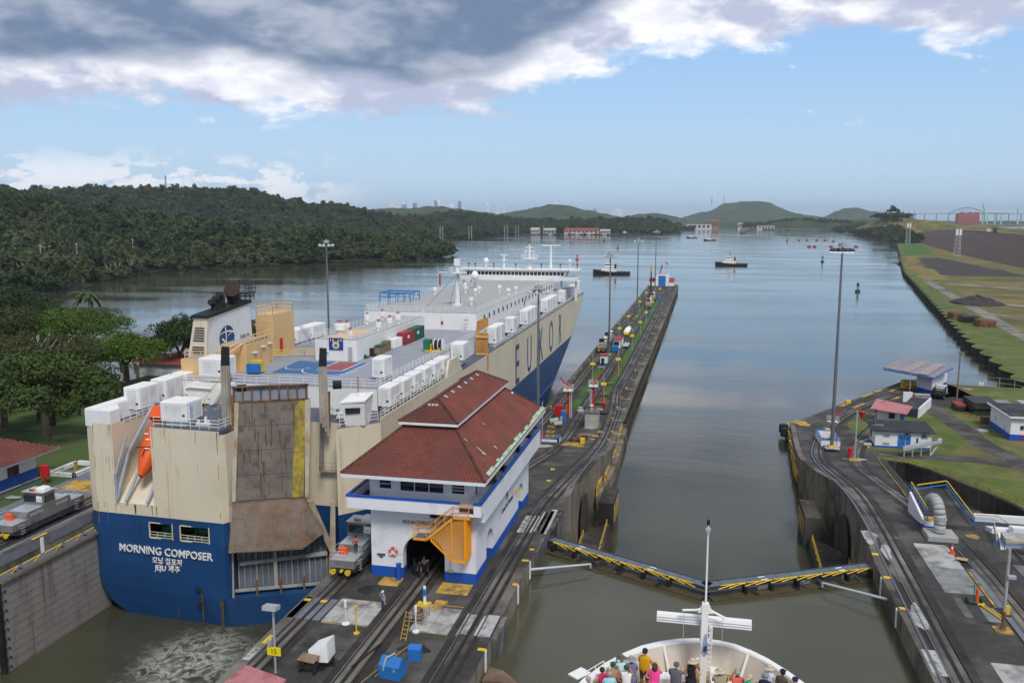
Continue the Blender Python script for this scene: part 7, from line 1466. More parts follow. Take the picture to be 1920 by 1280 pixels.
t=thing('mat_stack','low stack of dark red and black mats left of the taller stack','stack',(57.5,206,3))
for k in range(3):MB().bev(56.6,58.6,204+k*.1,208.5,3.05+k*.5,3.5+k*.5,.06).build('mat_layer','gatem' if k<2 else 'dred',t)
for x,y,w_,l_,h,m,lab in ((65.8,206,4.5,5,2.2,'sheet','long grey sheet roof behind the dark mat stack'),(71.5,203,5,6,2.8,'lconc','pale flat roof behind the right white building')):solo('low_roof',MB().bev(x-w_/2,x+w_/2,y-l_/2,y+l_/2,3,3+h,.1),m,lab,'roof')
t=thing('pump_skid','rusty pump skid with yellow rails beside the right white building','machine',(60,195,3));MB().bev(58.6,60.8,192.5,194.4,3.2,4.4,.15).build('pump','rust',t);MB().rail([(57,199,3),(59.6,193,3)],1,1,.06,2).build('yellow_rail','yelp',t)
solo('hatch_plate',MB().box(55.9,57.7,185,187,3.02,3.15),'lsteel','pale square hatch plate on the grass left of the white building','hatch')
solo('manhole_cover',MB().cyl((66.5,231.5,3.02),(66.5,231.5,3.12),1.2,n=16),'roofp','reddish round cover on the lawn by the fence','cover')
t=thing('stake_truck','dark stake bed truck with white cab parked by the wooden pole','truck',(57,219.5,3),R(70))
MB().box(-3.4,1.6,-1.15,1.15,1.0,1.25).build('bed','gatem',t,local=True)
for k in range(4):MB().box(-3.4,1.6,-1.2,-1.12,1.3+k*.38,1.55+k*.38).box(-3.4,1.6,1.12,1.2,1.3+k*.38,1.55+k*.38).box(-3.45,-3.38,-1.15,1.15,1.3+k*.38,1.55+k*.38).build('stake_board','gatem',t,local=True)
MB().extr([(1.8,.7),(4.6,.7),(4.6,1.6),(3.6,1.8),(3.2,2.6),(1.8,2.6)],'y',-1.1,1.1).build('cab','white',t,local=True);MB().box(3.3,3.66,-.9,.9,1.85,2.5).build('windscreen','glass',t,local=True);MB().box(-3.2,4.4,-.5,.5,.6,1.0).build('chassis','black',t,local=True)
for x in (-2.6,-1.5,3.6):
 for y in (-1,1):w=MB().cyl((x,y-.15,.5),(x,y+.15,.5),.5,n=14).build('wheel','black',t,local=True);MB().cyl((x,y-.17,.5),(x,y+.17,.5),.22,n=10).build('rim','lsteel',w,local=True)
solo('wooden_pole',MB().cyl((59.6,215.4,3),(59.7,215.4,14.8),.2,.14,n=8).box(59.3,60.3,215.2,215.6,14.3,14.6).box(59.9,60.4,215.2,215.6,14.0,14.2),'wood','tall weathered wooden pole beside the stake truck','pole')
t=thing('tank_roof_shed','dark flat roof with long white wall between the hut and the tall-roofed building','building',(46,205,3));MB().prism([(43.4,197),(46.4,195.6),(51.6,207.6),(48.6,210)],3,4.8).build('roof_block','tar',t);MB().prism([(46.6,195.4),(46.9,195.3),(52.2,207.6),(51.9,207.8)],3,5.1).build('white_wall','wwall',t);MB().box(47.2,49.2,212.2,212.5,3,5.4).build('white_screen','wwall',t);MB().box(49.3,49.7,212.1,212.5,3.3,5.0).build('red_post','red',t)
solo('pallets',MB().box(50.2,54.4,216.5,218.6,3.2,3.4).box(50.4,54.2,216.7,218.4,3.5,3.7).box(50.3,54.3,216.6,218.5,3.8,4.0).box(50.3,50.5,216.6,218.5,3,4.1).box(54.1,54.3,216.6,218.5,3,4.1),'pipe','grey metal racks in front of the big tilted roof building','rack')
for i,(x,y)in enumerate(((40.5,218.5),(44,224),(36.5,205.5),(46.5,216),(39.5,198.5),(33,205),(48.5,227))):MB().rbox((x,y,3.08),(.9,6.5 if i%2==0 else 3.5,.06),R(-31)).build('yellow_timber','yelp',RW)
blob(21.6,184.8,1.8,2.2,3.07,'yelp',RW,5,'painted_patch');blob(26.4,150.5,1.6,.9,zpro(150)+.14,'lconc',RW,8,'worn_patch')
for i,y in enumerate((181.5,185.0)):
 t=thing('tyre_fender',['lower left of the two round black fenders at the corner','farther of the two round black fenders at the corner'][i],'fender',(18.2,y,1.5));MB().cyl((18.1,y,.9),(18.1,y,2.5),.95,n=14).build('tyre','black',t);MB().cyl((18.1,y,.7),(18.1,y,2.7),.3,n=8).build('hub','dsteel',t)
solo('yellow_box',MB().bev(25.3,26.3,177,178,3.1,3.9,.08),'yel','small yellow box behind the tall light mast on the bend','box')
solo('yellow_box',MB().bev(33.8,34.9,207,208,3.1,3.8,.08),'yel','small yellow box on the far approach wall','box')
t=thing('planter','white and blue low concrete basin next to the tallest light mast','planter',(24.6,169,4))
for a,b,c,e in ((23.0,23.3,165.5,173),(23.0,26.4,173,173.3),(26.1,26.4,165.5,173),(23.0,26.4,165.2,165.5)):MB().box(a,b,c,e,3.0,4.5).build('planter_wall','wwall',t);MB().box(a-.02,b+.02,c-.02,e+.02,4.5,4.62).build('blue_cap','cblue',t)
t=thing('hose_post','white post with red hose cabinet and red bell on the right incline','post',(26.4,150.2,4.5));z=zpro(150);MB().cyl((26.4,150.2,z),(26.4,150.2,z+8.6),.15,n=8).build('post','lsteel',t);MB().bev(25.3,26.0,149.8,150.4,z+.7,z+2.3,.1).build('red_cabinet','red',t);MB().cyl((27.2,150.2,z+7.4),(27.2,150.2,z+8.5),.25,.55,n=10).build('red_bell','red',t);MB().bev(25.4,27.0,149.4,150.6,z,z+.35,.08).build('base','yelp',t)
t=thing('hose_reel_pile','pile of pipes and valves at the left end of the pump house','pipes',(31.8,171,3));MB().cyl((30.5,169.5,3.4),(32.6,171.4,3.6),.25,n=8).cyl((31,168.4,3.3),(32.4,168.6,3.3),.4,n=8).build('pipe','pipe',t);MB().box(30.2,30.6,171,173,3,3.3).box(31.5,31.9,167,168.4,3,3.25).build('yellow_timber','yelp',t)
t=thing('gangway','pale steel gangway section standing on legs by the basin edge','gangway',(40,164,3));MB().add([(36.6,161.6,4.2),(43.6,164.4,5.3),(43.8,166.0,5.3),(36.8,163.2,4.2),(36.6,161.6,4.7),(43.6,164.4,5.9),(43.8,166.0,5.9),(36.8,163.2,4.7)],[(0,3,2,1),(4,5,6,7),(0,1,5,4),(1,2,6,5),(2,3,7,6),(3,0,4,7)]).build('girder','lsteel',t)
MB().add([(41.9,164.2,5.67),(43.0,164.7,5.85),(43.1,165.3,5.86),(42.0,164.8,5.68)],[(0,1,2,3)]).build('girder_slot','dark',t)
for x,y in ((36.8,162),(38.3,162.5),(39.9,163.2),(41.6,163.8)):MB().cyl((x,y,3),(x,y,4.6),.13,n=6).build('leg','lsteel',t)
MB().cyl((41.6,163.8,3),(43.4,165,5.3),.13,n=6).cyl((37,162.3,4.6),(36.9,162.3,6),.1,n=6).build('prop','lsteel',t)
t=thing('basin_fence','pale yellow pipe railing along the curved edge of the sunken basin','fence',(40,150,3));P=dense([(32.2,159.4)]+[(x+.5,y+.35)for x,y in ARC[2:]],2.6)
for i in range(0,len(P)):MB().cyl((*P[i],3),(*P[i],4.05),.06,n=5).build('post','yelp',t)
for h in (3.55,4.05):MB().tube([(x,y,h)for x,y in P],.045,5).build('bar','yelp',t)
t=thing('ladder','yellow ladder hanging down the basin wall at the right edge','ladder',(48.4,127,0));B=MB().cyl((48.25,127.5,.4),(48.5,127.5,4.0),.05,n=5).cyl((48.25,128.2,.4),(48.5,128.2,4.0),.05,n=5)
for k in range(10):B.cyl((48.27+k*.02,127.5,.5+k*.35),(48.27+k*.02,128.2,.5+k*.35),.04,n=4)
B.build('ladder','yelp',t)
t=thing('incline_fence','blue-grey railing along the incline above the sunken basin','fence',(29,130,5));P=[(pl(XR2,y)-.15+(0 if y<140 else.1),y)for y in range(110,158,2)];P=[(x,y)for x,y in P]
for x,y in P:MB().cyl((x,y,zpro(y)),(x,y,zpro(y)+1.15),.05,n=5).build('post','galv',t)
for h in (.4,.8,1.15):MB().tube([(x,y,zpro(y)+h)for x,y in P],.035,4).build('bar','galv',t)
MB().ribbon([(x-.2,y)for x,y in P],.14,on(.12),.1).build('yellow_kerb','yelp',t)
struct('incline_side_wall',MB().grid([[(pl(XR2,y)+.02,y,zpro(y)-.02)for y in range(103,156,4)],[(pl(XR2,y)+.02,y,-3)for y in range(103,156,4)]]),'dconc')
struct('basin_near_wall',MB().box(26.5,33,107.01,107.06,-3,11.4).box(33.05,95,103.61,103.66,-3,11.4),'dconc')
t=thing('chain_fence','wire mesh fence with posts along the water edge of the yard','fence',(70,237,3));P=dense([(62.7,237.2),(79.5,235.6),(81.5,224),(84,212),(88,196)],3.5)
for x,y in P:MB().cyl((x,y,3),(x,y,5.6),.07,n=5).build('post','pipe',t)
for h in (4.2,5.5):MB().tube([(x,y,h)for x,y in P],.035,4).build('bar','pipe',t)
solo('fence_box',MB().box(70.5,71.7,237,237.4,3.1,4.0),'white','white box at the foot of the wire mesh fence','box');solo('fence_sign',MB().box(80.1,81.5,223.5,223.6,4.0,4.9),'dred','dark red board on the wire fence near the right edge','sign');solo('fence_lamp',MB().cyl((79.6,232,3),(79.6,232,8.2),.08,n=6).cyl((79.6,232,8.2),(79.6,232,8.6),.25,n=8),'dsteel','dark lamp post on the corner of the wire mesh fence','lamp')
t=thing('elbow_pipe','huge grey elbow pipe rising from a concrete block on the right wall','pipe',(26.0,96.8,COP));MB().bev(24.6,27.6,95.3,98.0,COP,COP+.6,.06).build('plinth','pipe',t)
pts=[(26.0,96.6,COP+.7)]+[(26.0,96.6,COP+1.5),(26.0,96.6,COP+2.1)]+[(26.0-.45*k/10,96.6+1.6*(1-math.cos(R(k*16))),COP+2.1+1.7*math.sin(R(k*16)))for k in range(1,10)]
for a,b in zip(pts[:-1],pts[1:]):d_=(Vector(b)-Vector(a))*.03;MB().cyl(Vector(a)-d_,Vector(b)+d_,.6,n=20).build('pipe_segment','pipe',t,True)
for z in (COP+.8,COP+2.1):MB().cyl((26.0,96.6,z),(26.0,96.6,z+.1),.68,n=20).build('flange','lsteel',t)
t=thing('stair_platform','raised dark platform with yellow and blue railings behind the elbow pipe','platform',(28,104,COP));MB().prism([(26.3,99.6),(30.4,99.6),(31.2,113.4),(27.0,113.4)],8,12.0).build('platform_block','asph',t)
MB().extr([(100.0,COP-.3),(107.6,8.6),(107.6,13.1),(100.0,11.9)],'x',25.3,25.6).build('white_wedge_wall','wwall',t);MB().extr([(99.9,COP-.6),(107.7,8.4),(107.7,10.4),(99.9,COP+.1)],'x',25.24,25.29).build('blue_base','blue',t)
MB().box(25.1,26.6,98.9,99.7,COP,COP+1.0).build('stair_end','wwall',t);MB().box(25.05,26.65,98.85,99.75,COP,COP+.45).build('blue_base','blue',t);MB().box(25.2,26.6,98.9,100.4,COP+1.0,COP+1.06).build('yellow_step','yelp',t)
for k in range(9):MB().box(25.6,26.9,100.4+k*.8,101.2+k*.8,COP-.2,COP+.55+k*.13).build('stair_step','asph',t)
P1=[(25.5,99.6,COP+1.0),(25.5,107.6,13.2)];P2=[(26.4,108.6,12.6),(30.9,113.2,12.0),(30.3,99.7,12.0)]
for P,m,h in ((P1,'yel',1.1),(P1,'cblue',.6),(P2,'yel',1.1),(P2,'cblue',.6)):MB().tube([(a,b,c+h)for a,b,c in P],.07,6).build('handrail',m,t)
for (x,y,z)in [P1[0],(25.5,103.6,12.8),P1[1]]+[P2[0],(28.6,110.9,12.3),P2[1],(30.7,108.8,12),(30.5,104.3,12),P2[2]]:MB().cyl((x,y,z),(x,y,z+1.1),.06,n=5).build('rail_post','cblue',t)
t=thing('parapet','white and blue parapet wall closing the near side of the basin','wall',(45,103,COP));MB().box(31.2,95,102.8,103.2,COP-2,COP+.9).build('wall','wwall',t);MB().box(31.2,95,102.75,102.79,COP-2,COP+.1).build('blue_band','cblue',t);MB().tube([(31.3,102.4,COP+1.0),(33.5,102.4,COP+1.0),(34.6,102.4,COP+.2),(60,102.4,COP+.2)],.05,5).build('orange_pipe_rail','yelp',t)
t=thing('white_kerb_pit','white kerbed pit with stairs and blue and yellow rails at the right','pit',(33,96,COP));MB().prism([(31.6,100.2),(60,100.2),(60,99.3),(32,99.3)],COP,COP+.5).prism([(32.6,99.2),(33.6,99.2),(31.9,94.4),(31.4,94.4)],COP,COP+.1).build('white_kerb','wwall',t)
MB().prism([(32.2,97.2),(34.4,97.2),(34.0,94.8),(31.9,94.8)],COP,COP+1.0).build('concrete_box','lconc',t);MB().prism([(33.6,99.2),(36,99.2),(36,98.3),(33.8,98.3)],COP+.5,COP+1.1).build('white_slope','wwall',t)
for m,h in (('yel',1.0),('cblue',.55)):MB().tube([(32.2,99.4,COP+h+.3),(31.0,94.2,COP+h-.1)],.05,5).tube([(31.7,94.4,COP+h),(36,94.6,COP+h)],.05,5).build('handrail',m,t)
for x,y in ((32.2,99.4),(31.6,96.8),(31.0,94.2),(31.8,94.4),(33.9,94.5)):MB().cyl((x,y,COP),(x,y,COP+1.1),.05,n=5).build('rail_post','cblue',t)
solo('manhole_cover',MB().cyl((29.6,97.6,COP+.02),(29.6,97.6,COP+.08),.7,n=20),'yelp','pale orange round cover beside the dark platform','cover')
t=thing('traffic_cone','orange traffic cone with white band on the pale slab corner','cone',(26.1,92.0,COP));MB().box(25.8,26.4,91.7,92.3,COP+.05,COP+.11).cyl((26.1,92,COP+.1),(26.1,92,COP+1.0),.22,.05,n=12).build('cone_body','lorange',t);MB().cyl((26.1,92,COP+.6),(26.1,92,COP+.78),.125,.10,n=12).build('white_band','white',t)
solo('plywood_sheet',MB().rbox((26.6,90.3,COP+.2),(1.0,1.3,.1),R(-20),R(-12)),mat('plywood',(.52,.34,.20),.8),'tan plywood sheet lying beside the rail trench','board')
t=thing('gas_trolley','green two-wheeled trolley with an orange gas cylinder','trolley',(24.7,79.8,COP));MB().cyl((25.0,79.9,COP+.2),(25.0,79.9,COP+1.4),.14,n=10).cyl((25,79.9,COP+1.4),(25,79.9,COP+1.6),.06,n=8).build('gas_cylinder','lorange',t);MB().box(24.4,25.3,79.7,80.2,COP+.15,COP+.22).cyl((24.7,79.8,COP+.2),(24.7,79.8,COP+2.0),.035,n=6).cyl((24.4,80.0,COP+1.6),(25.2,80.0,COP+1.6),.03,n=6).build('frame','green',t)
for x in (24.2,25.4):MB().cyl((x-.05,80,COP+.28),(x+.05,80,COP+.28),.28,n=12).build('wheel','black',t)
t=thing('lamp_post','grey post with rusty red foot on a tan base on the right wall','lamp post',(25.6,74.9,COP));MB().cyl((25.6,74.9,COP+1.7),(25.6,74.9,COP+7.2),.13,n=8).build('post','pipe',t);MB().cyl((25.6,74.9,COP+.1),(25.6,74.9,COP+1.75),.16,n=8).cyl((25.6,74.9,COP+.1),(25.6,74.9,COP+.5),.28,.18,n=8).build('red_foot','rust',t);MB().bev(24.9,26.3,74.3,75.5,COP,COP+.15,.04).build('base','yelp',t);MB().box(25.7,26.0,74.8,75.1,COP+1.5,COP+2.2).build('yellow_box','yel',t);MB().rbox((25.9,74.8,COP+4.8),(.6,.35,.25)).build('small_lamp','lsteel',t)
t=thing('folding_barrier','orange folding barrier lying at the trench','barrier',(25.6,78.5,COP));MB().cyl((25.2,79.6,COP+.15),(26.2,76.6,COP+.15),.07,n=6).cyl((25.45,79.7,COP+.15),(26.3,76.9,COP+.3),.05,n=6).box(25.0,25.6,79.5,79.9,COP+.05,COP+.2).build('bar','yel',t)
solo('hydrant_cabinet',MB().bev(33.2,33.9,92.6,93.0,COP+.8,COP+2.2,.1).cyl((33.5,92.8,COP),(33.5,92.8,COP+.8),.07,n=6),'red','red cabinet on a post at the right edge','cabinet')
pts=[]
for (a,b),(c,e)in zip(BANK[:-1],BANK[1:]):
 L_=math.hypot(c-a,e-b);n_=max(1,int(L_/13));pts+=[(lerp(a,c,i/n_),lerp(b,e,i/n_))for i in range(n_)]
pts.append(BANK[-1]);cell=thing('sheet_pile_wall','long scalloped dark sheet pile wall along the far grassy bank','wall',(84,243,0));n300=0
for (a,b),(c,e)in zip(pts[:-1],pts[1:]):
 mx_,my_=(a+c)/2,(b+e)/2;L_=math.hypot(c-a,e-b);nx,ny=-(e-b)/L_,(c-a)/L_;q=[]
 for k in range(9):t_=k/8;w_=math.sin(math.pi*t_)*2.6;q.append((lerp(a,c,t_)+nx*w_,lerp(b,e,t_)+ny*w_))
 MB().prism(q+[(c-nx*1.5,e-ny*1.5),(a-nx*1.5,b-ny*1.5)],-2,2.93).build('pile_cell','cellw',cell);n300+=1
 MB().add([(x,y,3.012)for x,y in q+[(c-nx*1.6,e-ny*1.6),(a-nx*1.6,b-ny*1.6)]],[tuple(range(11))]).build('cell_grass','grass',cell)
for i,(x,y,lab)in enumerate(((111,372,'nearest of three rusty barges parked on the far bank edge'),(109,386,'middle one of three rusty barges on the far bank'),(108,398,'farthest of three rusty barges on the far bank'))):solo('scrap_container',MB().bev(x-3,x+3,y-5,y+4,3,5.4,.2).box(x-2.6,x+2.6,y-4.5,y+3.5,5.4,5.7),['rust','cblue' if 0 else 'gatem','rust'][i],lab.replace('barges','bins'),'bin','scrap bins on the far bank')
def heap(x,y,z,rx,ry,h,m,lab,cat,seed=1,col=None):
 rows=[]
 for i in range(9):
  t_=i/8;rows.append([(x+rx*math.cos(a)*(1-t_)*(1+.25*mn.noise(Vector((math.cos(a)*2+seed,math.sin(a)*2,t_*3)))),y+ry*math.sin(a)*(1-t_),z+h*t_**.7*(1+.3*mn.noise(Vector((a*2,t_*5,seed)))))for a in [2*math.pi*k/18 for k in range(19)]])
 return solo(lab.split('|')[0]if 0 else cat.replace(' ','_'),MB().grid(rows),m,lab,cat)
heap(136,470,3,12,16,4,'gravel','dark gravel mound behind the pale dirt track','mound');heap(158,445,3,10,9,2.6,'rust','low brown rubble heap on the pale dirt','rubble heap',2);heap(153,372,3,6,5,2.4,'gatem','dark scrap heap beside the pale track','scrap heap',3);heap(148,288,3,14,9,3.2,'bgrass','bright green reed clump on the far bank','reed clump',4)
solo('green_drum',MB().cyl((190,420,3),(190,420,7),1.6,n=10),'green','small green drum standing on the pale dirt field','drum');solo('white_sheets',MB().rbox((176,300,3.5),(9,6,.5),R(20)),'lconc','white sheets lying behind the reed clump','sheets')
for x,y,lab in ((325,1500,'farther lattice floodlight tower at the end of the gravel field'),(282,1060,'nearer lattice floodlight tower by the dark embankment')):
 t=thing('floodlight_tower',lab,'light tower',(x,y,3),group='lattice floodlight towers');B=MB();h=34 if y>1200 else 30
 for dx,dy in ((-3,-3),(3,-3),(3,3),(-3,3)):B.cyl((x+dx,y+dy,3),(x+dx*.7,y+dy*.7,3+h),.4,n=4)
 for k in range(7):z=3+h*k/7;B.cyl((x-2.8,y-3,z),(x+2.6,y-3,z+h/7),.25,n=4).cyl((x-2.8,y-3,z),(x+2.8,y-3,z),.25,n=4)
 B.build('lattice','pipe',t);MB().box(x-3,x-.6,y-3.4,y-3,h-4,h+3).box(x+.6,x+3,y-3.4,y-3,h-4,h+3).build('lamp_panel','white',t)
t=thing('lock_office','long white and blue office with red hip roof at the left edge','building',(-90,80,COP))
MB().box(-98,-84.5,50,93.4,COP,15.3).build('wall','wwall',t);MB().box(-98.1,-84.45,49.9,93.45,COP,COP+1.75).build('blue_base','blue',t)
MB().box(-99.2,-83.2,49,96.2,15.1,15.3).build('eave_board','wwall',t);B=MB();e0,e1,f0,f1,zz=-99.3,-83.1,49,96.3,15.32;ap=[(-91.2,57,18.9),(-91.2,88.5,18.9)]
tiles(B,(e1,f0,zz),(e1,f1,zz),ap[1],ap[0],22,.5,.09,.06);tiles(B,(e1,f1,zz),(e0,f1,zz),ap[1],(ap[1][0]-.01,ap[1][1],ap[1][2]),16,.5,.09);tiles(B,(e0,f1,zz),(e0,f0,zz),ap[0],ap[1],14,.6,.09)
B.build('roof_tiles','roof',t)['kind']='stuff'
for y0,y1,z0,z1 in ((80.5,84.2,13.2,14.4),(88.6,90.4,13.3,14.5),(74,77.5,13.2,14.4)):
 w=MB().box(-84.5,-84.40,y0,y1,z0,z1).build('window','dsteel',t);MB().box(-84.42,-84.38,y0+.1,(y0+y1)/2-.05,z0+.1,z1-.1).build('pane','glass',w);MB().box(-84.42,-84.38,(y0+y1)/2+.05,y1-.1,z0+.1,z1-.1).build('pane','glass',w)
q=MB().box(-84.4,-83.9,82.6,84.4,12.0,12.9).build('air_conditioner','white',t);MB().cyl((-83.9,83.7,12.45),(-83.88,83.7,12.45),.33,n=14).build('fan_grille','dsteel',q);MB().box(-84.45,-84.4,89.2,89.7,14.7,15).build('wall_plate','dsteel',t)
t=thing('fire_cabinet','red cabinet on a short red post on the left lock wall','cabinet',(-82.3,92.2,COP));MB().bev(-82.8,-81.8,92,92.6,COP+.9,COP+2.5,.08).build('box','red',t);MB().cyl((-82.3,92.3,COP),(-82.3,92.3,COP+.9),.1,n=6).build('post','red',t)
t=thing('left_wall_railing','low railing with orange top bar along the left office','railing',(-83,80,COP));MB().rail([(-82.6,62,COP),(-82.6,96,COP)],1,2.4,.04,1).build('post','cblue',t);MB().cyl((-82.6,62,COP+1.02),(-82.6,96,COP+1.02),.07,n=5).build('orange_bar','yelp',t)
t=thing('stair_well','white kerbed stair well with pale railings beside the ship on the left wall','stair well',(-82,98,COP))
for a,b,c,e in ((-84.6,-80.4,95.3,95.6),(-84.6,-84.2,95.3,101),(-80.8,-80.4,95.3,101),(-84.6,-80.4,100.6,101)):MB().box(a,b,c,e,COP+.03,COP+.6).build('white_kerb','wwall',t)
MB().rail([(-85,94.8,COP),(-80,94.8,COP),(-80,101,COP)],1.1,1.6,.04,2).build('railing','pipe',t);MB().box(-82.7,-82.3,98,98.3,COP,COP+1.3).build('yellow_post','yelp',t)
for a,b,c,e in ((-79.5,-73.2,90.5,94.5),(-80,-73.2,74,74.35),(-80,-73.2,77.2,77.5),(-79,-73,88.6,88.9)):MB().box(a,b,c,e,COP+.035,COP+.05).build('painted_patch','yelp',bpy.data.objects['left_apron'])
blob(-82.0,86.5,.9,.7,COP+.12,'lconc',bpy.data.objects['left_apron'],4,'pale_disc');MB().box(-69.2,-68.9,74.9,77,COP+.1,COP+.14).build('painted_patch','yel',bpy.data.objects['left_apron'])
for x,y,w_,l_,h,lab in ((-150.5,213,30,9,4.2,'long red-roofed shed behind the car carrier beside the river'),(-112,176,26,8,3.6,'red-roofed low building just behind the ship stern boxes')):
 t=thing('red_roof_shed',lab,'building',(x,y,3));x+=16 if w_==30 else 0;y-=4 if w_==30 else 0;MB().box(x-w_/2,x+w_/2,y-l_/2,y+l_/2,3,3+h-.6).build('wall','wwall',t);MB().extr([(y-l_/2-1,3+h-.7),(y,3+h+1.3),(y+l_/2+1,3+h-.7)],'x',x-w_/2-1,x+w_/2+1).build('roof','roof2',t)
solo('quay_edge',MB().prism([(-147.2,183),(-175,185),(-215,191),(-215,189.6),(-175,183.6),(-147,181.6)],2,3.7),'dconc','dark low quay wall behind the trees on the left','wall')
solo('orange_shelter',MB().bev(-242,-238.5,262,265,1.2,4.0,.2),'coralb' if 0 else mat('orange_faded',(.50,.16,.09),.7),'small orange hut on the grassy peninsula','hut')
for i,(x,y)in enumerate(((-176,232),(-174,236),(-169,224),(-163,240),(-160,218),(-198,270),(-205,277),(-170,246),(-196,268),(-150,226))):
 o=solo('water_post',MB().cyl((x,y,-1),(x+.2,y,2.2+(i%3)*.8),.45,n=8),'bark','dark timber post standing in the river near the grassy point','post','old timber posts in the river')
solo('river_pole',MB().cyl((-206,266,0),(-206,266,13.5),.3,n=6),'wood','tall thin pole rising beside the coconut palm','pole')
# == VEGETATION
def leafmat(name,a,b,rnd=.35):
 m=bpy.data.materials.new(name);m.use_nodes=True;M[name]=m;t=m.node_tree;n=t.nodes;l=t.links;bs=n['Principled BSDF'];bs.inputs['Roughness'].default_value=.75;bs.inputs['Specular IOR Level'].default_value=.25
 oi=n.new('ShaderNodeObjectInfo');g=n.new('ShaderNodeNewGeometry');nz=n.new('ShaderNodeTexNoise');nz.inputs['Scale'].default_value=.35;nz.inputs['Detail'].default_value=3;l.new(g.outputs['Position'],nz.inputs[0])
 ad=n.new('ShaderNodeMath');ad.operation='MULTIPLY_ADD';l.new(oi.outputs['Random'],ad.inputs[0]);ad.inputs[1].default_value=1.15;l.new(nz.outputs[0],ad.inputs[2])
 sb=n.new('ShaderNodeMapRange');sb.inputs[1].default_value=.35;sb.inputs[2].default_value=1.6;l.new(ad.outputs[0],sb.inputs[0])
 mx=n.new('ShaderNodeMix');mx.data_type='RGBA';l.new(sb.outputs[0],mx.inputs[0]);mx.inputs[6].default_value=a+(1,);mx.inputs[7].default_value=b+(1,);l.new(mx.outputs[2],bs.inputs['Base Color']);return m
leafmat('leaf_dark',(.018,.046,.010),(.055,.082,.018));leafmat('leaf_bright',(.035,.085,.008),(.075,.125,.012));leafmat('leaf_olive',(.035,.05,.012),(.095,.085,.03));leafmat('leaf_forest',(.013,.034,.010),(.072,.088,.032));leafmat('leaf_dry',(.09,.075,.04),(.16,.12,.06));leafmat('leaf_palm',(.03,.06,.015),(.06,.10,.03))
rs=np.random.RandomState(5)
def crown_mesh(name,m,rx,rz,nclump,nleaf,size,flat=.0,seed=0,cr=.33):
 r=np.random.RandomState(seed);c=r.normal(size=(nclump,3));c/=np.linalg.norm(c,axis=1)[:,None];c[:,2]=np.abs(c[:,2])*(1-flat)-.18*r.rand(nclump)
 c*=r.uniform(.55,1.0,(nclump,1));cs_=r.uniform(cr*.6,cr*1.25,nclump)
 k=r.randint(0,nclump,nleaf);d_=r.normal(size=(nleaf,3));d_/=np.linalg.norm(d_,axis=1)[:,None];d_[:,2]=np.where(d_[:,2]<-.35,-d_[:,2],d_[:,2])
 p=c[k]+d_*cs_[k][:,None]*r.uniform(.75,1.05,(nleaf,1));p*=np.array([rx,rx,rz])
 nn=d_+r.normal(size=(nleaf,3))*.55;nn/=np.linalg.norm(nn,axis=1)[:,None];a=np.cross(nn,r.normal(size=(nleaf,3)));a/=np.linalg.norm(a,axis=1)[:,None];b=np.cross(nn,a);s=size*r.uniform(.6,1.4,(nleaf,1))
 v=np.stack([p-a*s,p-b*s*.6,p+a*s,p+b*s*.6],1).reshape(-1,3);me=bpy.data.meshes.new(name);me.vertices.add(len(v));me.vertices.foreach_set('co',v.ravel());me.loops.add(nleaf*4);me.loops.foreach_set('vertex_index',np.arange(nleaf*4));me.polygons.add(nleaf);me.polygons.foreach_set('loop_start',np.arange(0,nleaf*4,4));me.update(calc_edges=True);me.validate();me.materials.append(M[m]);return me
def trunk(B,h,r,spread,seed,nb=6,z0=.45):
 rn=random.Random(seed);B.cyl((0,0,-.3),(0,0,h*z0),r,r*.7,8)
 for k in range(nb):
  a=2*math.pi*k/nb+rn.uniform(-.4,.4);e=(spread*math.cos(a)*rn.uniform(.5,.9),spread*math.sin(a)*rn.uniform(.5,.9),h*rn.uniform(.78,.98));m_=(e[0]*.42,e[1]*.42,h*.64);B.cyl((0,0,h*z0*.9),m_,r*.5,r*.32,6).cyl(m_,e,r*.32,r*.1,5)
  f=(m_[0]+rn.uniform(-1,1)*spread*.35,m_[1]+rn.uniform(-1,1)*spread*.35,h*.9);B.cyl(m_,f,r*.22,r*.08,5)
 return B
def tree(x,y,z,h,rad,m,lab,seed,n=5200,size=.42,flat=0.,nc=34,bark='bark',group=None,name='broadleaf_tree',crz=None,cz=None,cr=.33):
 t=thing(name,lab,'tree',(x,y,z),random.Random(seed).uniform(0,6),group);trunk(MB(),h*.9,.28+rad*.045,rad*.85,seed).build('trunk',bark,t,local=True)
 me=crown_mesh('crown',m,rad,crz or h*.48,int(nc*1.5),int(n*2.0),size*.68,flat,seed,cr);c=bpy.data.objects.new('crown',me);sc.collection.objects.link(c);c.parent=t;c.location=(0,0,cz if cz is not None else h*.52);return t
tree(-99,112,10.2,14.5,10.5,'leaf_dark','big dark rounded tree left of the ship, behind the red-roofed office',1,9000,.40,0,46)
tree(-116,122,8,13,9,'leaf_dark','dark dense tree at the left edge behind the office roof',2,7000,.42)
tree(-142.5,190,3,14.8,9.5,'leaf_bright','bright green spreading tree beside the water left of the funnel',3,7500,.42,.25,40)
tree(-139,208,3,15,7.5,'leaf_dark','dark green leaning tree directly left of the ship funnel',4,5200,.45)
tree(-128,218,3,17.5,6.5,'leaf_olive','tall thin olive tree half hidden behind the ship funnel',5,2600,.45,nc=30)
tree(-152,172,3,18,13,'leaf_olive','wide umbrella tree with bare pale branches on the left bank',6,6500,.40,.45,40,'pbark',crz=6.5,cz=11,cr=.25)
tree(-158,160,3,12,9,'leaf_dark','low dark tree under the umbrella tree on the left bank',7,5000,.42)
tree(-176,176,3,11,9,'leaf_dry','yellow-brown flat tree with pale trunk at the left edge',8,3400,.38,.55,30,'pbark',crz=4,cz=8,cr=.25)
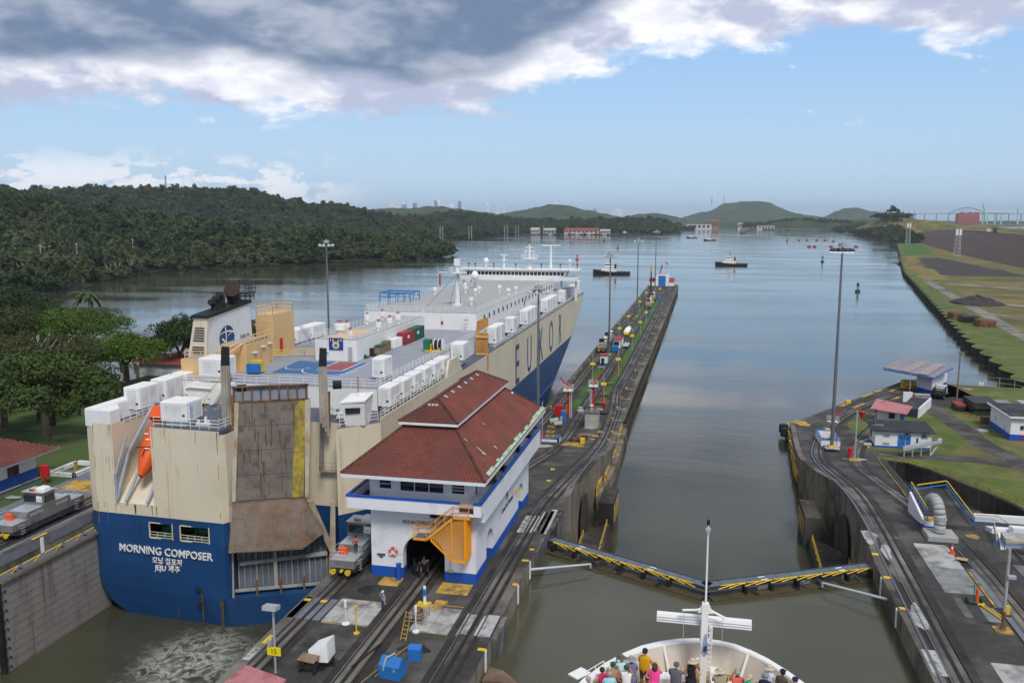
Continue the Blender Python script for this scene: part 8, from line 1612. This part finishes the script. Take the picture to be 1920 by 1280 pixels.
tree(-176,215,3,19,13,'leaf_bright','large green spreading tree below the coconut palm',9,8500,.45,.3,46)
tree(-190,205,3,17,12,'leaf_olive','olive brown tree between the palms and the yellow-brown tree',10,6000,.45)
tree(-215,232,1,24,13,'leaf_dark','tall dark tree at the left edge near the river',11,6500,.5)
tree(-192,190,3,13,11,'leaf_olive','broad olive tree at the left edge above the yellow-brown tree',12,5000,.45)
tree(-134,150,4,8,6,'leaf_dark','small dark bush tree in front of the quay on the left',13,3000,.4)
tree(-240,258,1,14,12,'leaf_olive','grey olive tree at the far left by the river creek',14,4000,.5)
tree(-164,198,2,12,9,'leaf_dark','shaded green tree right of the large spreading tree',15,5000,.45)
tree(-318,330,.5,7,13,'leaf_bright','low bright mangrove clump on the left river point',16,3200,.6,.3)
tree(-340,342,.5,6,12,'leaf_bright','second low mangrove clump at the left picture edge',17,2800,.6,.3)
tree(-201,296,-.6,4.5,2.6,'leaf_olive','lone round bush standing in the river',18,1500,.28,0,16)
tree(-151,226,-.5,7,3.2,'leaf_olive','thin sprawling bush in the water left of the leaning tree',19,900,.3,0,14)
tree(-166,161,3,5,4,'leaf_bright','small bright shrub at the left edge under the dry tree',20,1600,.35)
def palm(x,y,z,h,lab,seed,nf=18,fl=4.6,m='leaf_palm',sc_=1.):
 t=thing('coconut_palm',lab,'palm tree',(x,y,z));rn=random.Random(seed);MB().tube([(0,0,-.3),(.25,0,h*.4),(.3,.1,h*.75),(.1,.1,h)],.22,7).build('trunk','pbark',t,local=True)
 for k in range(nf):
  a=2*math.pi*k/nf+rn.uniform(-.15,.15);up=rn.uniform(-.1,.9);L_=fl*rn.uniform(.85,1.1);B=MB();prev=Vector((.1,.1,h));u=Vector((math.cos(a),math.sin(a),0));sd_=Vector((-u.y,u.x,0))
  for j in range(10):
   t_=(j+1)/10;p=Vector((.1,.1,h))+u*L_*t_*(1-.12*t_*(1-up))+Vector((0,0,L_*(up*t_-.95*t_*t_)));w_=.8*math.sin(math.pi*min(1,.12+t_*.88))**.6
   for s in (-1,1):B.add([prev,p,p+sd_*s*w_+u*.35+Vector((0,0,-.35*w_)),prev.lerp(p,.3)+sd_*s*w_+u*.15+Vector((0,0,-.35*w_))],[(0,1,2,3)])
   prev=p
  B.build('frond',m,t,local=True)
 return t
tree(-205,215,2,15,12,'leaf_dark','dark crown left of the olive brown tree',21,5000,.45)
tree(-225,205,2,13,12,'leaf_olive','low olive crown at the left edge below the tall dark tree',22,4000,.45)
tree(-122,140,6,9,7,'leaf_dark','dark small tree between the big tree and the quay',23,3500,.42)
tree(-156,186,3,10,7,'leaf_dark','dark low tree on the quay left of the bright spreading tree',24,3500,.42)
tree(-135,136,5,11,8,'leaf_dark','dark dense tree in front of the quay wall',25,4500,.42)
tree(-112,138,6,9,6.5,'leaf_dark','round dark tree close behind the big dark tree',26,4000,.42)
tree(-152,146,3,11,9,'leaf_olive','olive tree filling the left edge beneath the dry tree',27,4000,.42)
palm(-199,248,1.2,19,'tall coconut palm with drooping fronds above the large green tree',1,20,6.6)
palm(-214,243,1.2,12,'shorter coconut palm on the grassy peninsula left of the tall palm',2,18,6.4)
palm(-165,158,3,4.5,'low bright palm at the left edge above the red-roofed office',3,14,4.5,'leaf_bright')
NP=[crown_mesh('crown','leaf_forest',7.5,6.5,16,620,1.15,0,31),crown_mesh('crown','leaf_forest',6.5,8,14,560,1.1,0,32),crown_mesh('crown','leaf_forest',8.5,5.0,18,620,1.1,.3,33,.28),crown_mesh('crown','leaf_forest',5.5,7.5,12,460,1.05,0,34)]
tm=[]
for i in range(4):B=trunk(MB(),13,.35,4,40+i,4);o=B.build('trunk','pbark' if i==2 else 'bark',None);tm.append(o.data);bpy.data.objects.remove(o)
rf=np.random.RandomState(11);C=[]
X_a=np.arange(-2500,-80,10.5);Y_a=np.arange(150,3300,11.0)
GX,GY=np.meshgrid(X_a,Y_a);GX=GX+rf.uniform(-4.5,4.5,GX.shape);GY=GY+rf.uniform(-4.5,4.5,GY.shape)
dd_=sdist(GX,GY,cpx,cpy);ok=inside(GX,GY,cpx,cpy)&(dd_>3)&(GX>-.62*GY-560)&(GX<.3*GY)
dist=np.hypot(GX,GY);ok&=~((dist>1500)&(rf.rand(*GX.shape)<.45));ok&=~((dd_>700)&(rf.rand(*GX.shape)<.3))
fx,fy=GX[ok],GY[ok];fz=hz_(fx,fy);fd=dist[ok];fe=dd_[ok]
vis=fd+fe*1.6;order=np.argsort(vis);near=order[:290];rest=order[290:]
LAB=['dark rounded jungle tree in the belt along the far river bank','tall narrow jungle tree in the belt along the far river bank','flat spreading jungle tree with pale trunk in the belt along the river','small pointed jungle tree in the belt along the far river bank']
for i in near:
 k=rf.randint(0,4);s=rf.choice([rf.uniform(.6,.95),rf.uniform(.9,1.35),rf.uniform(1.3,1.75)]);edge_=fe[i]<9;t=thing('jungle_tree',LAB[k],'tree',(fx[i],fy[i],fz[i]-(1 if edge_ else.3)),rf.uniform(0,6.28),'jungle trees along the far river bank');t.scale=(s,s,s*rf.uniform(.85,1.15)*(.8 if edge_ else 1))
 a=bpy.data.objects.new('trunk',tm[k]);b=bpy.data.objects.new('crown',NP[k]);a.scale=(1,1,1)
 for q in (a,b):sc.collection.objects.link(q);q.parent=t
 b.location=(0,0,3.0 if edge_ else 6.5)
def scatter(name,pts,scl,protos,label,zoff=5.5,seed=0):
 me=bpy.data.meshes.new(name);me.from_pydata([tuple(p)for p in pts],[],[]);at=me.attributes.new('s','FLOAT','POINT');at.data.foreach_set('value',np.array(scl,'f'))
 o=bpy.data.objects.new(name,me);sc.collection.objects.link(o);g=bpy.data.node_groups.new(name,'GeometryNodeTree');g.interface.new_socket('Geometry',in_out='INPUT',socket_type='NodeSocketGeometry');g.interface.new_socket('Geometry',in_out='OUTPUT',socket_type='NodeSocketGeometry');n=g.nodes;l=g.links
 gi=n.new('NodeGroupInput');go=n.new('NodeGroupOutput');ip=n.new('GeometryNodeInstanceOnPoints');jo=n.new('GeometryNodeJoinGeometry');l.new(gi.outputs[0],ip.inputs['Points'])
 for p in protos:oi=n.new('GeometryNodeObjectInfo');oi.inputs['Object'].default_value=p;oi.inputs['As Instance'].default_value=True;l.new(oi.outputs['Geometry'],jo.inputs[0])
 l.new(jo.outputs[0],ip.inputs['Instance']);ip.inputs['Pick Instance'].default_value=True;ri=n.new('FunctionNodeRandomValue');ri.data_type='INT';ri.inputs[4].default_value=0;ri.inputs[5].default_value=len(protos)-1;ri.inputs['Seed'].default_value=seed;l.new(ri.outputs[2],ip.inputs['Instance Index'])
 rv=n.new('FunctionNodeRandomValue');rv.data_type='FLOAT_VECTOR';rv.inputs[1].default_value=(.25,.25,6.28);l.new(rv.outputs[0],ip.inputs['Rotation']);na=n.new('GeometryNodeInputNamedAttribute');na.data_type='FLOAT';na.inputs[0].default_value='s';l.new(na.outputs[0],ip.inputs['Scale']);l.new(ip.outputs[0],go.inputs[0])
 md=o.modifiers.new('scatter','NODES');md.node_group=g;tag(o,label,'forest',None,'stuff');return o
crowns=[next(o for o in sc.objects if o.type=='MESH' and o.data==m)for m in NP]
sz=np.where(rf.rand(len(rest))<.14,rf.uniform(1.5,2.1,len(rest)),rf.uniform(.65,1.3,len(rest)));fz2=fz[rest]
scatter('jungle',[(fx[i],fy[i],fz[i]+(2.0 if fe[i]<9 else 5.5))for i in rest],[s*(1.15 if fd[i]>1500 else 1)for s,i in zip(sz,rest)],crowns,'dense green jungle covering the hills across the river')
pts=[];sl_=[]
def wood(poly_,step,s0,s1,h0=4,hf=None):
 px_=np.array([p[0]for p in poly_],float);py_=np.array([p[1]for p in poly_],float);gx_,gy_=np.meshgrid(np.arange(px_.min(),px_.max(),step),np.arange(py_.min(),py_.max(),step));gx_=gx_+rf.uniform(-step*.4,step*.4,gx_.shape);gy_=gy_+rf.uniform(-step*.4,step*.4,gy_.shape);k=inside(gx_,gy_,px_,py_)
 for x,y in zip(gx_[k],gy_[k]):pts.append((x,y,h0+(hf(x,y)if hf else 0)));sl_.append(rf.uniform(s0,s1))
wood([(345,1640),(372,2040),(398,2470),(456,3260),(560,3280),(520,2700),(480,2300),(420,1950),(376,1650)],12,.9,1.5,4,lambda x,y:min(14,max(0,(x-345-(y-1640)*.07))*.16))
wood([(332,1560),(345,1640),(372,1660),(352,1560)],10,.8,1.2)
wood([(460,2440),(520,2440),(560,2560),(470,2600)],14,1.0,1.5,48)
wood([(150,3600),(800,3640),(800,3720),(150,3700)],18,1.2,2,4,lambda x,y:26*math.exp(-((x-430)/220)**2))
wood([(-360,2560),(-100,2640),(-60,2700),(-360,2700)],12,1,1.6,4)
wood([(-100,2980),(-20,3330),(-140,3500),(-200,3000)],14,1,1.6,4)
wood([(640,2700),(930,2830),(940,2870),(640,2760)],14,.5,.9,1)
scatter('far_woods',pts,sl_,crowns,'dark woods on the headland at the right and around the far locks',seed=3)
for i,(x,y,s)in enumerate(((318,1560,1.5),(325,1590,1.3),(312,1530,1.1),(500,2500,2.6))):
 t=thing('jungle_tree',['bushy tree at the waterline left of the far bank end','taller tree behind the waterline bush at the far bank end','small bush at the tip of the far bank','lone round tree crowning the grassy headland'][i],'tree',(x,y,2 if i<3 else 52),i,'trees on the right headland');t.scale=(s,s,s*.8);b=bpy.data.objects.new('crown',NP[i]);sc.collection.objects.link(b);b.parent=t;b.location=(0,0,4);a=bpy.data.objects.new('trunk',tm[i]);sc.collection.objects.link(a);a.parent=t
pts=[];sl_=[]
for a,b in (((-372,818),(-316,884)),((-441,722),(-400,762)),((-430,545),(-448,650))):
 for k in range(90):t_=rf.rand();pts.append((lerp(a[0],b[0],t_)+rf.uniform(-3,7),lerp(a[1],b[1],t_)+rf.uniform(-3,3),.6));sl_.append(rf.uniform(.18,.34))
scatter('reeds',pts,sl_,crowns[:2],'low pale green reeds along the foot of the jungle bank',seed=5)
# == FAR THINGS
_F=(-math.sin(R(12.379))*math.cos(R(8.2)),math.cos(R(12.379))*math.cos(R(8.2)),-math.sin(R(8.2)))
def at(px,Y,py=None):
 t=(px-960)/1610;ct,st=math.cos(R(12.379)),math.sin(R(12.379));cp,sp_=math.cos(R(8.2)),math.sin(R(8.2))
 v=(640-(py if py is not None else 408))/1610
 dx=-st*cp+ct*t-st*sp_*v;dy=ct*cp+st*t+ct*sp_*v;dz=-sp_+cp*v
 return dx/dy*Y,CAMZ+dz/dy*Y
CT=[(733,381,6,'w'),(740,378,5,'w'),(747,385,5,'w'),(757,379,7,'b'),(768,381,7,'w'),(776,381,7,'b'),(785,388,4,'w'),(812,373,4,'w'),(816,376,4,'b'),(822,374,6,'w'),(830,383,6,'w'),(838,386,4,'w'),(846,381,7,'w'),(861,377,5,'b'),(866,385,5,'w'),(913,380,5,'w'),(933,384,4,'w'),(945,383,3,'w'),(1043,377,4,'w'),(1115,391,4,'b'),(1150,393,6,'w'),(1158,391,4,'w'),(1164,390,5,'w'),(1190,398,4,'w'),(795,388,5,'w'),(803,387,5,'w')]
for i,(px,py,w_,c)in enumerate(CT):
 Y=9500+(i%4)*220;x0,z=at(px-w_/2,Y,py);x1,_=at(px+w_/2,Y,py);tone='glassy blue' if c=='b' else 'white'
 t=thing('skyscraper','%s city tower %s on the skyline behind the hills'%(tone,['far left','left','middle','right'][min(3,int((px-720)/130))]),'skyscraper',((x0+x1)/2,Y,0),group='city towers on the skyline')
 zt=z-(z*.12 if i%3==0 else 0);MB().box(x0,x1,Y,Y+40,0,zt).build('shaft','cityb' if c=='b' else 'city',t)
 if i%3==0:MB().prism([(lerp(x0,x1,.2),Y+5),(lerp(x0,x1,.8),Y+5),(lerp(x0,x1,.8),Y+35),(lerp(x0,x1,.2),Y+35)],zt,z).build('crown_tower','city',t)
 for k in range(2):MB().box(lerp(x0,x1,.25+.35*k),lerp(x0,x1,.33+.35*k),Y-1,Y,z*.35,zt*.97).build('window_band','cityb',t)
x,z=at(310,1800,330);_,zb=at(310,1800,356);t=thing('radio_mast','thin lattice radio mast on the left hilltop','mast',(x,1800,zb-6))
B=MB()
for dx in (-2,2):
 for dy in (-2,2):B.cyl((x+dx,1800+dy,zb-10),(x+dx*.3,1800+dy*.3,z),.35,n=4)
for k in range(8):zz=lerp(zb,z,k/8);B.cyl((x-1.8,1798,zz),(x+1.6,1798,zz+4),.25,n=4)
B.build('lattice','galv',t)
for px in (1335,1358):x,z=at(px,7400,369);solo('radio_mast',MB().cyl((x,7400,150),(x,7400,z),2.2,n=4),'galv','%s radio mast on top of the distant round hill'%('left' if px<1340 else 'right'),'mast')
for i,(px,p0,p1,Y)in enumerate(((75,458,495,560),(143,455,478,640),(248,447,475,690),(352,437,470,790),(440,439,452,900),(592-160,470,478,800),(825,425,436,1500),(830,425,436,1510),(879,424,437,1700),(884,424,437,1710),(946,422,437,1900),(951,422,437,1910),(967,421,434,2000),(972,421,434,2010),(1019,422,432,2300))):
 x,z1_=at(px,Y,p0);_,z0_=at(px,Y,p1);solo('utility_pole',MB().cyl((x,Y,z0_-12),(x,Y,z1_),.35 if Y<1000 else.8,n=6).box(x-1.6,x+1.6,Y-.1,Y+.1,z1_-1.2,z1_-.8),'lconc','pale pole rising out of the jungle %s'%['at the far left','second from the left','third from the left','tall one above the river bend','short one left of the tall light mast','low one near the bank','left of the nearer pair behind the point','right of the nearer pair behind the point','left of the second pair','right of the second pair','left of the third pair','right of the third pair','left of the pair near the boatyard','right of the pair near the boatyard','beside the boatyard roofs'][i],'pole','utility poles in the jungle')
def tug(x,y,rz,lab,s=1.0):
 t=thing('tugboat',lab,'tugboat',(x,y,0),rz,'black and white tugboats')
 rows=[]
 for i in range(15):
  u=i/14;X_q=-15+30*u;w_=4.8*(max(.12,math.sin(math.pi*min(1,.15+u*.85)))**.45 if u>.5 else min(1,.82+u*.5));zt=2.0+1.7*max(0,u-.45)**1.3*2
  rows.append([(X_q,-w_,zt),(X_q,-w_*1.02,zt*.5),(X_q,-w_*.9,-.8),(X_q,w_*.9,-.8),(X_q,w_*1.02,zt*.5),(X_q,w_,zt)])
 B=MB().grid(rows);B.add([rows[0][k]for k in range(6)],[(0,1,2,3,4,5)]).add([rows[-1][k]for k in range(6)],[(5,4,3,2,1,0)]);B.build('hull',mat('tug_black',(.015,.02,.035),.6),t,local=True)
 MB().grid([[r[0][:2]+(r[0][2]-.35,)for r in rows],[r[5][:2]+(r[5][2]-.35,)for r in rows]]).build('deck','rust',t,local=True)
 MB().bev(-4,8,-3.3,3.3,1.6,4.3,.2).build('deckhouse','white',t,local=True);MB().bev(-2.5,6,-2.8,2.8,4.3,6.2,.2).build('upper_house','white',t,local=True);MB().box(-2.55,6.05,-2.84,2.84,4.9,5.3).build('house_band','dred',t,local=True)
 wq=MB().bev(.5,4.5,-2,2,6.2,8.6,.3).build('wheelhouse','white',t,local=True);MB().box(.45,4.55,-2.04,2.04,7.1,8.0).build('window_band','glass',wq,local=True)
 MB().cyl((1.5,0,8.6),(1.5,0,13.5),.18,n=6).cyl((1.5,-1.3,11),(1.5,1.3,11),.1,n=5).cyl((.8,0,12),(2.4,0,12),.1,n=5).build('mast','dsteel',t,local=True)
 for yy in (-2,2):MB().cyl((-3.2,yy,4.3),(-3.4,yy,8.2),.55,.5,n=8).build('funnel','dred' if yy<0 else 'black',t,local=True)
 MB().cyl((9.6,-1.2,3.2),(9.6,1.2,3.2),.7,n=10).cyl((-9,-1,2.2),(-9,1,2.2),.7,n=10).build('towing_winch','yelp',t,local=True)
 for i in range(9):
  for sy in (-1,1):MB().cyl((-13+i*3,sy*4.85,1.5+.12*i*.4),(-13+i*3,sy*5.15,1.5+.12*i*.4),.65,n=8).build('tyre_fender','black',t,local=True)
 return t
T1=tug(-71.5,706,R(176),'black-hulled tugboat with tall mast crossing just beyond the end of the pier')
dup(T1,(28.5,856,0),R(172),'black-hulled tugboat in mid river right of the pier, farther away')
for x,y,s,lab in ((-22,2010,.8,'small distant tug left of the white workboat in the channel'),(16,1790,.8,'dark small distant tug in the channel middle'),(-215,2500,.9,'small tug moored near the boatyard right end')):dup(T1,(x,y,0),R(170 if x else 10),lab,scale=(s,s,s))
def buoy(x,y,m,lab,s=1.,grp='channel buoys'):
 t=thing('buoy',lab,'buoy',(x,y,0),0,grp);MB().lathe([(1.2*s,-.5),(1.5*s,.3*s),(1.4*s,1.0*s),(.4*s,1.3*s)],(0,0,0),12).build('float',m,t,local=True);B=MB()
 for k in range(4):a=math.pi*k/2;B.cyl((.6*s*math.cos(a),.6*s*math.sin(a),1.1*s),(.3*s*math.cos(a),.3*s*math.sin(a),4.6*s),.1*s,n=4)
 B.build('frame',m,t,local=True);MB().box(-.65*s,.65*s,-.65*s,.65*s,3.0*s,5.0*s).build('day_mark',m,t,local=True);return t
for px,py,m,s,lab in ((1608,547,'green',1.1,'nearest green channel buoy right of the light mast'),(1542,491,'green',1.2,'second green channel buoy left of the light mast'),(1476,452,'green',1.4,'far green buoy among the red mooring drums'),(1461,436,'green',1.6,'tiny farthest green buoy near the lower locks'),(1082,487,'red',1.1,'nearer red channel buoy behind the ship bridge'),(1158,466,'red',1.2,'second red channel buoy left of the far light masts'),(1133,452,'black',1.3,'small dark channel marker beyond the red buoys'),(1203,436,'red',1.5,'small red buoy far up the channel left'),(1245,442,'red',1.5,'small red buoy beside the distant tug')):
 k=CAMZ;v=(640-py)/1610;cp,sp_,ct,st=math.cos(R(8.2)),math.sin(R(8.2)),math.cos(R(12.379)),math.sin(R(12.379));q=(px-960)/1610
 dx,dy,dz=-st*cp+ct*q-st*sp_*v,ct*cp+st*q+ct*sp_*v,-sp_+cp*v;f_=-k/dz;buoy(dx*f_,dy*f_,m,lab,s)
 if px==1608:
  pass
for px,py in ((1486,440),(1510,440),(1498,451),(1513,451),(1531,451),(1547,451),(1517,463),(1527,463),(1558,463),(1605,463),(1562,453)):
 v=(640-py)/1610;q=(px-960)/1610;dx,dy,dz=-st*cp+ct*q-st*sp_*v,ct*cp+st*q+ct*sp_*v,-sp_+cp*v;f_=-CAMZ/dz;x,y=dx*f_,dy*f_
 solo('mooring_drum',MB().cyl((x-2.6,y,.7),(x+2.6,y,.7),1.6,n=10).cyl((x,y,2),(x,y,2.8),.3,n=5),'dred','small dark red mooring drum floating in the widening of the channel','mooring buoy','red mooring drums')
for i,(p0,p1,pt_,pb_,Y,wm,rm,lab)in enumerate(((995,1010,428,437,2300,'farw','pipe','small grey-roofed shed at the left end of the boatyard'),(1019,1040,429,437,2300,'pipe','lconc','open grey shed of the boatyard'),(1058,1121,429,437,2310,'farw','farr','long boatyard building with red roof'),(1125,1143,431,438,2360,'farw','lconc','white boatyard building right of the long red roof'),(1172,1183,408,416,3100,'farw','farr','white house with red roof on the wooded shore'),(1138,1156,408,413,3200,'farw','farr','row of red roofs behind the woods'))):
 x0,z1_=at(p0,Y,pt_);x1,z0_=at(p1,Y,pb_);z0_=max(0,z0_);t=thing('boatyard_building',lab,'building',(x0,Y,z0_));MB().box(x0,x1,Y,Y+25,z0_-2,lerp(z0_,z1_,.6)).build('wall',wm,t);MB().extr([(Y-2,lerp(z0_,z1_,.6)),(Y+12,z1_+2),(Y+27,lerp(z0_,z1_,.6))],'x',x0-1,x1+1).build('roof',rm,t)
 for k in range(8 if i==2 else 3):MB().box(lerp(x0,x1,(k+.25)/(8 if i==2 else 3)),lerp(x0,x1,(k+.7)/(8 if i==2 else 3)),Y-.4,Y,z0_+1,lerp(z0_,z1_,.45)).build('bay','dsteel',t)
struct('boatyard_quay',MB().box(-480,-190,2285,2330,-2,2.5),'dconc')
for i in range(9):
 x=-395+i*17+(i%3)*4;s=.8+.3*(i%2);solo('moored_boat',MB().add([(x-6*s,2276,2.4),(x+6*s,2276,2.4),(x+8*s,2279,3),(x+6*s,2282,2.4),(x-6*s,2282,2.4),(x-5*s,2277,0),(x+5.5*s,2277,0),(x+6.5*s,2279,0),(x+5.5*s,2281,0),(x-5*s,2281,0)],[(0,1,2,3,4),(0,5,6,1),(1,6,7,2),(2,7,8,3),(3,8,9,4),(4,9,5,0)]).bev(x-3*s,x+2*s,2277.4,2280.6,2.4,5.5*s,.3),['farw','dsteel','farw','rust'][i%4],'small %s boat moored along the boatyard quay'%['white','dark','white','brown'][i%4],'boat','boats moored at the boatyard')
struct('lower_lock_wall',MB().prism([(105,2560),(118,2560),(190,3560),(150,3560)],-2,6),'conc');struct('lower_lock_wall',MB().prism([(225,3230),(430,3300),(430,3420),(225,3420)],-2,5),'conc')
for p0,p1,pt_,pb_,Y,m,lab in ((1333,1348,412,427,3500,'brick','tall brown block building at the lower locks'),(1288,1334,420,428,3450,'farw','low pale buildings left of the brown block'),(1384,1391,417,426,3450,'farw','white control house on the lower lock wall'),(1262,1290,424,430,3420,'lconc','grey quay sheds left of the lower locks'),(1420,1452,423,428,3500,'farw','low white roofs right of the lower locks')):
 x0,z1_=at(p0,Y,pt_);x1,z0_=at(p1,Y,pb_);t=thing('lower_lock_building',lab,'building',(x0,Y,0));MB().box(x0,x1,Y,Y+30,-1,z1_).build('wall',m,t)
 for k in range(5):MB().box(lerp(x0,x1,.1+k*.18),lerp(x0,x1,.2+k*.18),Y-.5,Y,z1_*.3,z1_*.8).build('window','dsteel',t)
 MB().box(x0-1,x1+1,Y-1,Y+31,z1_,z1_+1.5).build('roof','lconc' if m!='farw' else 'farr',t)
Y=6000;zb=lambda p,q:at(p,Y,q)
t=thing('arch_bridge','long pale steel arch bridge on the horizon at the right','bridge',(zb(1850,410)[0],Y,0));x0,_=zb(1690,405);x1,zd=zb(1920,401);x1+=900
MB().box(x0,x1,Y,Y+12,zd-1.5,zd+1.5).build('bridge_deck','galv',t)
for k in range(24):x=lerp(x0,x1,k/23);MB().box(x-1.6,x+1.6,Y+2,Y+10,0,zd-1.5).build('pier_column','galv',t)
ax,bx2=zb(1778,401)[0],zb(1850,401)[0];B=MB()
for k in range(20):u0,u1=k/20,(k+1)/20;f=lambda u:(lerp(ax,bx2,u),Y+6,zd+2+(zb(1800,390)[1]-zd)*math.sin(math.pi*u));B.cyl(f(u0),f(u1),2.2,n=4);p=f(u0);B.cyl(p,(p[0],p[1],zd),.8,n=4)
B.build('arch_truss','galv',t)
Y=5600;x0,zt=at(1797,Y,398);x1,_=at(1838,Y,398);t=thing('red_rig','rust red floating dock in the distant port','dock',(x0,Y,0));MB().bev(x0,x1,Y,Y+60,0,zt*.8,3).build('hull','rigred',t)
for k in range(6):x=lerp(x0,x1,(k+.5)/6);MB().box(x-9,x+9,Y+4,Y+50,zt*.8,zt*(1.0 if k%2 else.93)).build('wing_tower','rigred',t);MB().box(x-1.5,x+1.5,Y-2,Y-.2,4,zt*.78).build('frame_rib','rust',t)
t=thing('port_crane','tall pale green container crane with raised boom in the port','crane',(at(1860,Y)[0],Y,0));B=MB()
for px in (1843,1852,1866,1878):x=at(px,Y)[0];B.box(x-3,x+3,Y,Y+8,0,at(px,Y,398)[1])
a=at(1848,Y,402);b=at(1844,Y,382);B.cyl((a[0],Y,a[1]),(b[0],Y,b[1]),9,5,6);a=at(1842,Y,398);b=at(1890,Y,399);B.cyl((a[0],Y,a[1]),(b[0],Y,b[1]),5,n=6);B.build('crane_frame','crang',t)
for i,px in enumerate((1652,1658,1687,1694,1716)):
 Y=6800;x,z=at(px,Y,392 if i<2 else 394);t=thing('port_crane','small dark blue port crane, %s in the far row'%['first','second','third','fourth','last'][i],'crane',(x,Y,0),group='blue cranes of the far port');B=MB()
 for dx in (-5,5):B.box(x+dx-1.5,x+dx+1.5,Y,Y+4,0,z*.85)
 B.box(x-12,x+9,Y,Y+4,z*.62,z*.7).cyl((x-5,Y,z*.8),(x-2,Y,z),2,n=4);B.build('crane_frame','cranb',t)
solo('harbour_tower',MB().box(at(1909,5900)[0]-4,at(1909,5900)[0]+4,5900,5910,0,at(1909,5900,391)[1]),'crang','slim pale tower at the far right of the bridge','tower')
solo('channel_marker',MB().box(at(1868,2000)[0]-4,at(1868,2000)[0]+4,2000,2003,10,at(1868,2000,427)[1]),'dsteel','dark square channel marker board on the embankment road','marker')
for px,lab in ((1798,'nearer'),(1854,'farther')):x,z=at(px,2300 if px>1800 else 2600,430);solo('white_hut',MB().bev(x-4,x+4,2300,2306,z-5,z+1,.3),'farw','%s small white hut on the embankment crest'%lab,'hut')
hz=MB().box(-25600,25600,-900,25600,-7.2,340).build('haze','white',None);hm=bpy.data.materials.new('haze_air');hm.use_nodes=True;n=hm.node_tree.nodes;n.clear();oo=n.new('ShaderNodeOutputMaterial');pv=n.new('ShaderNodeVolumePrincipled');pv.inputs['Color'].default_value=(.72,.84,1,1);pv.inputs['Density'].default_value=.00005;hm.node_tree.links.new(pv.outputs[0],oo.inputs['Volume']);hz.data.materials.clear();hz.data.materials.append(hm);hz['kind']='stuff';hz['label']='thin bluish air between the lock and the far hills'
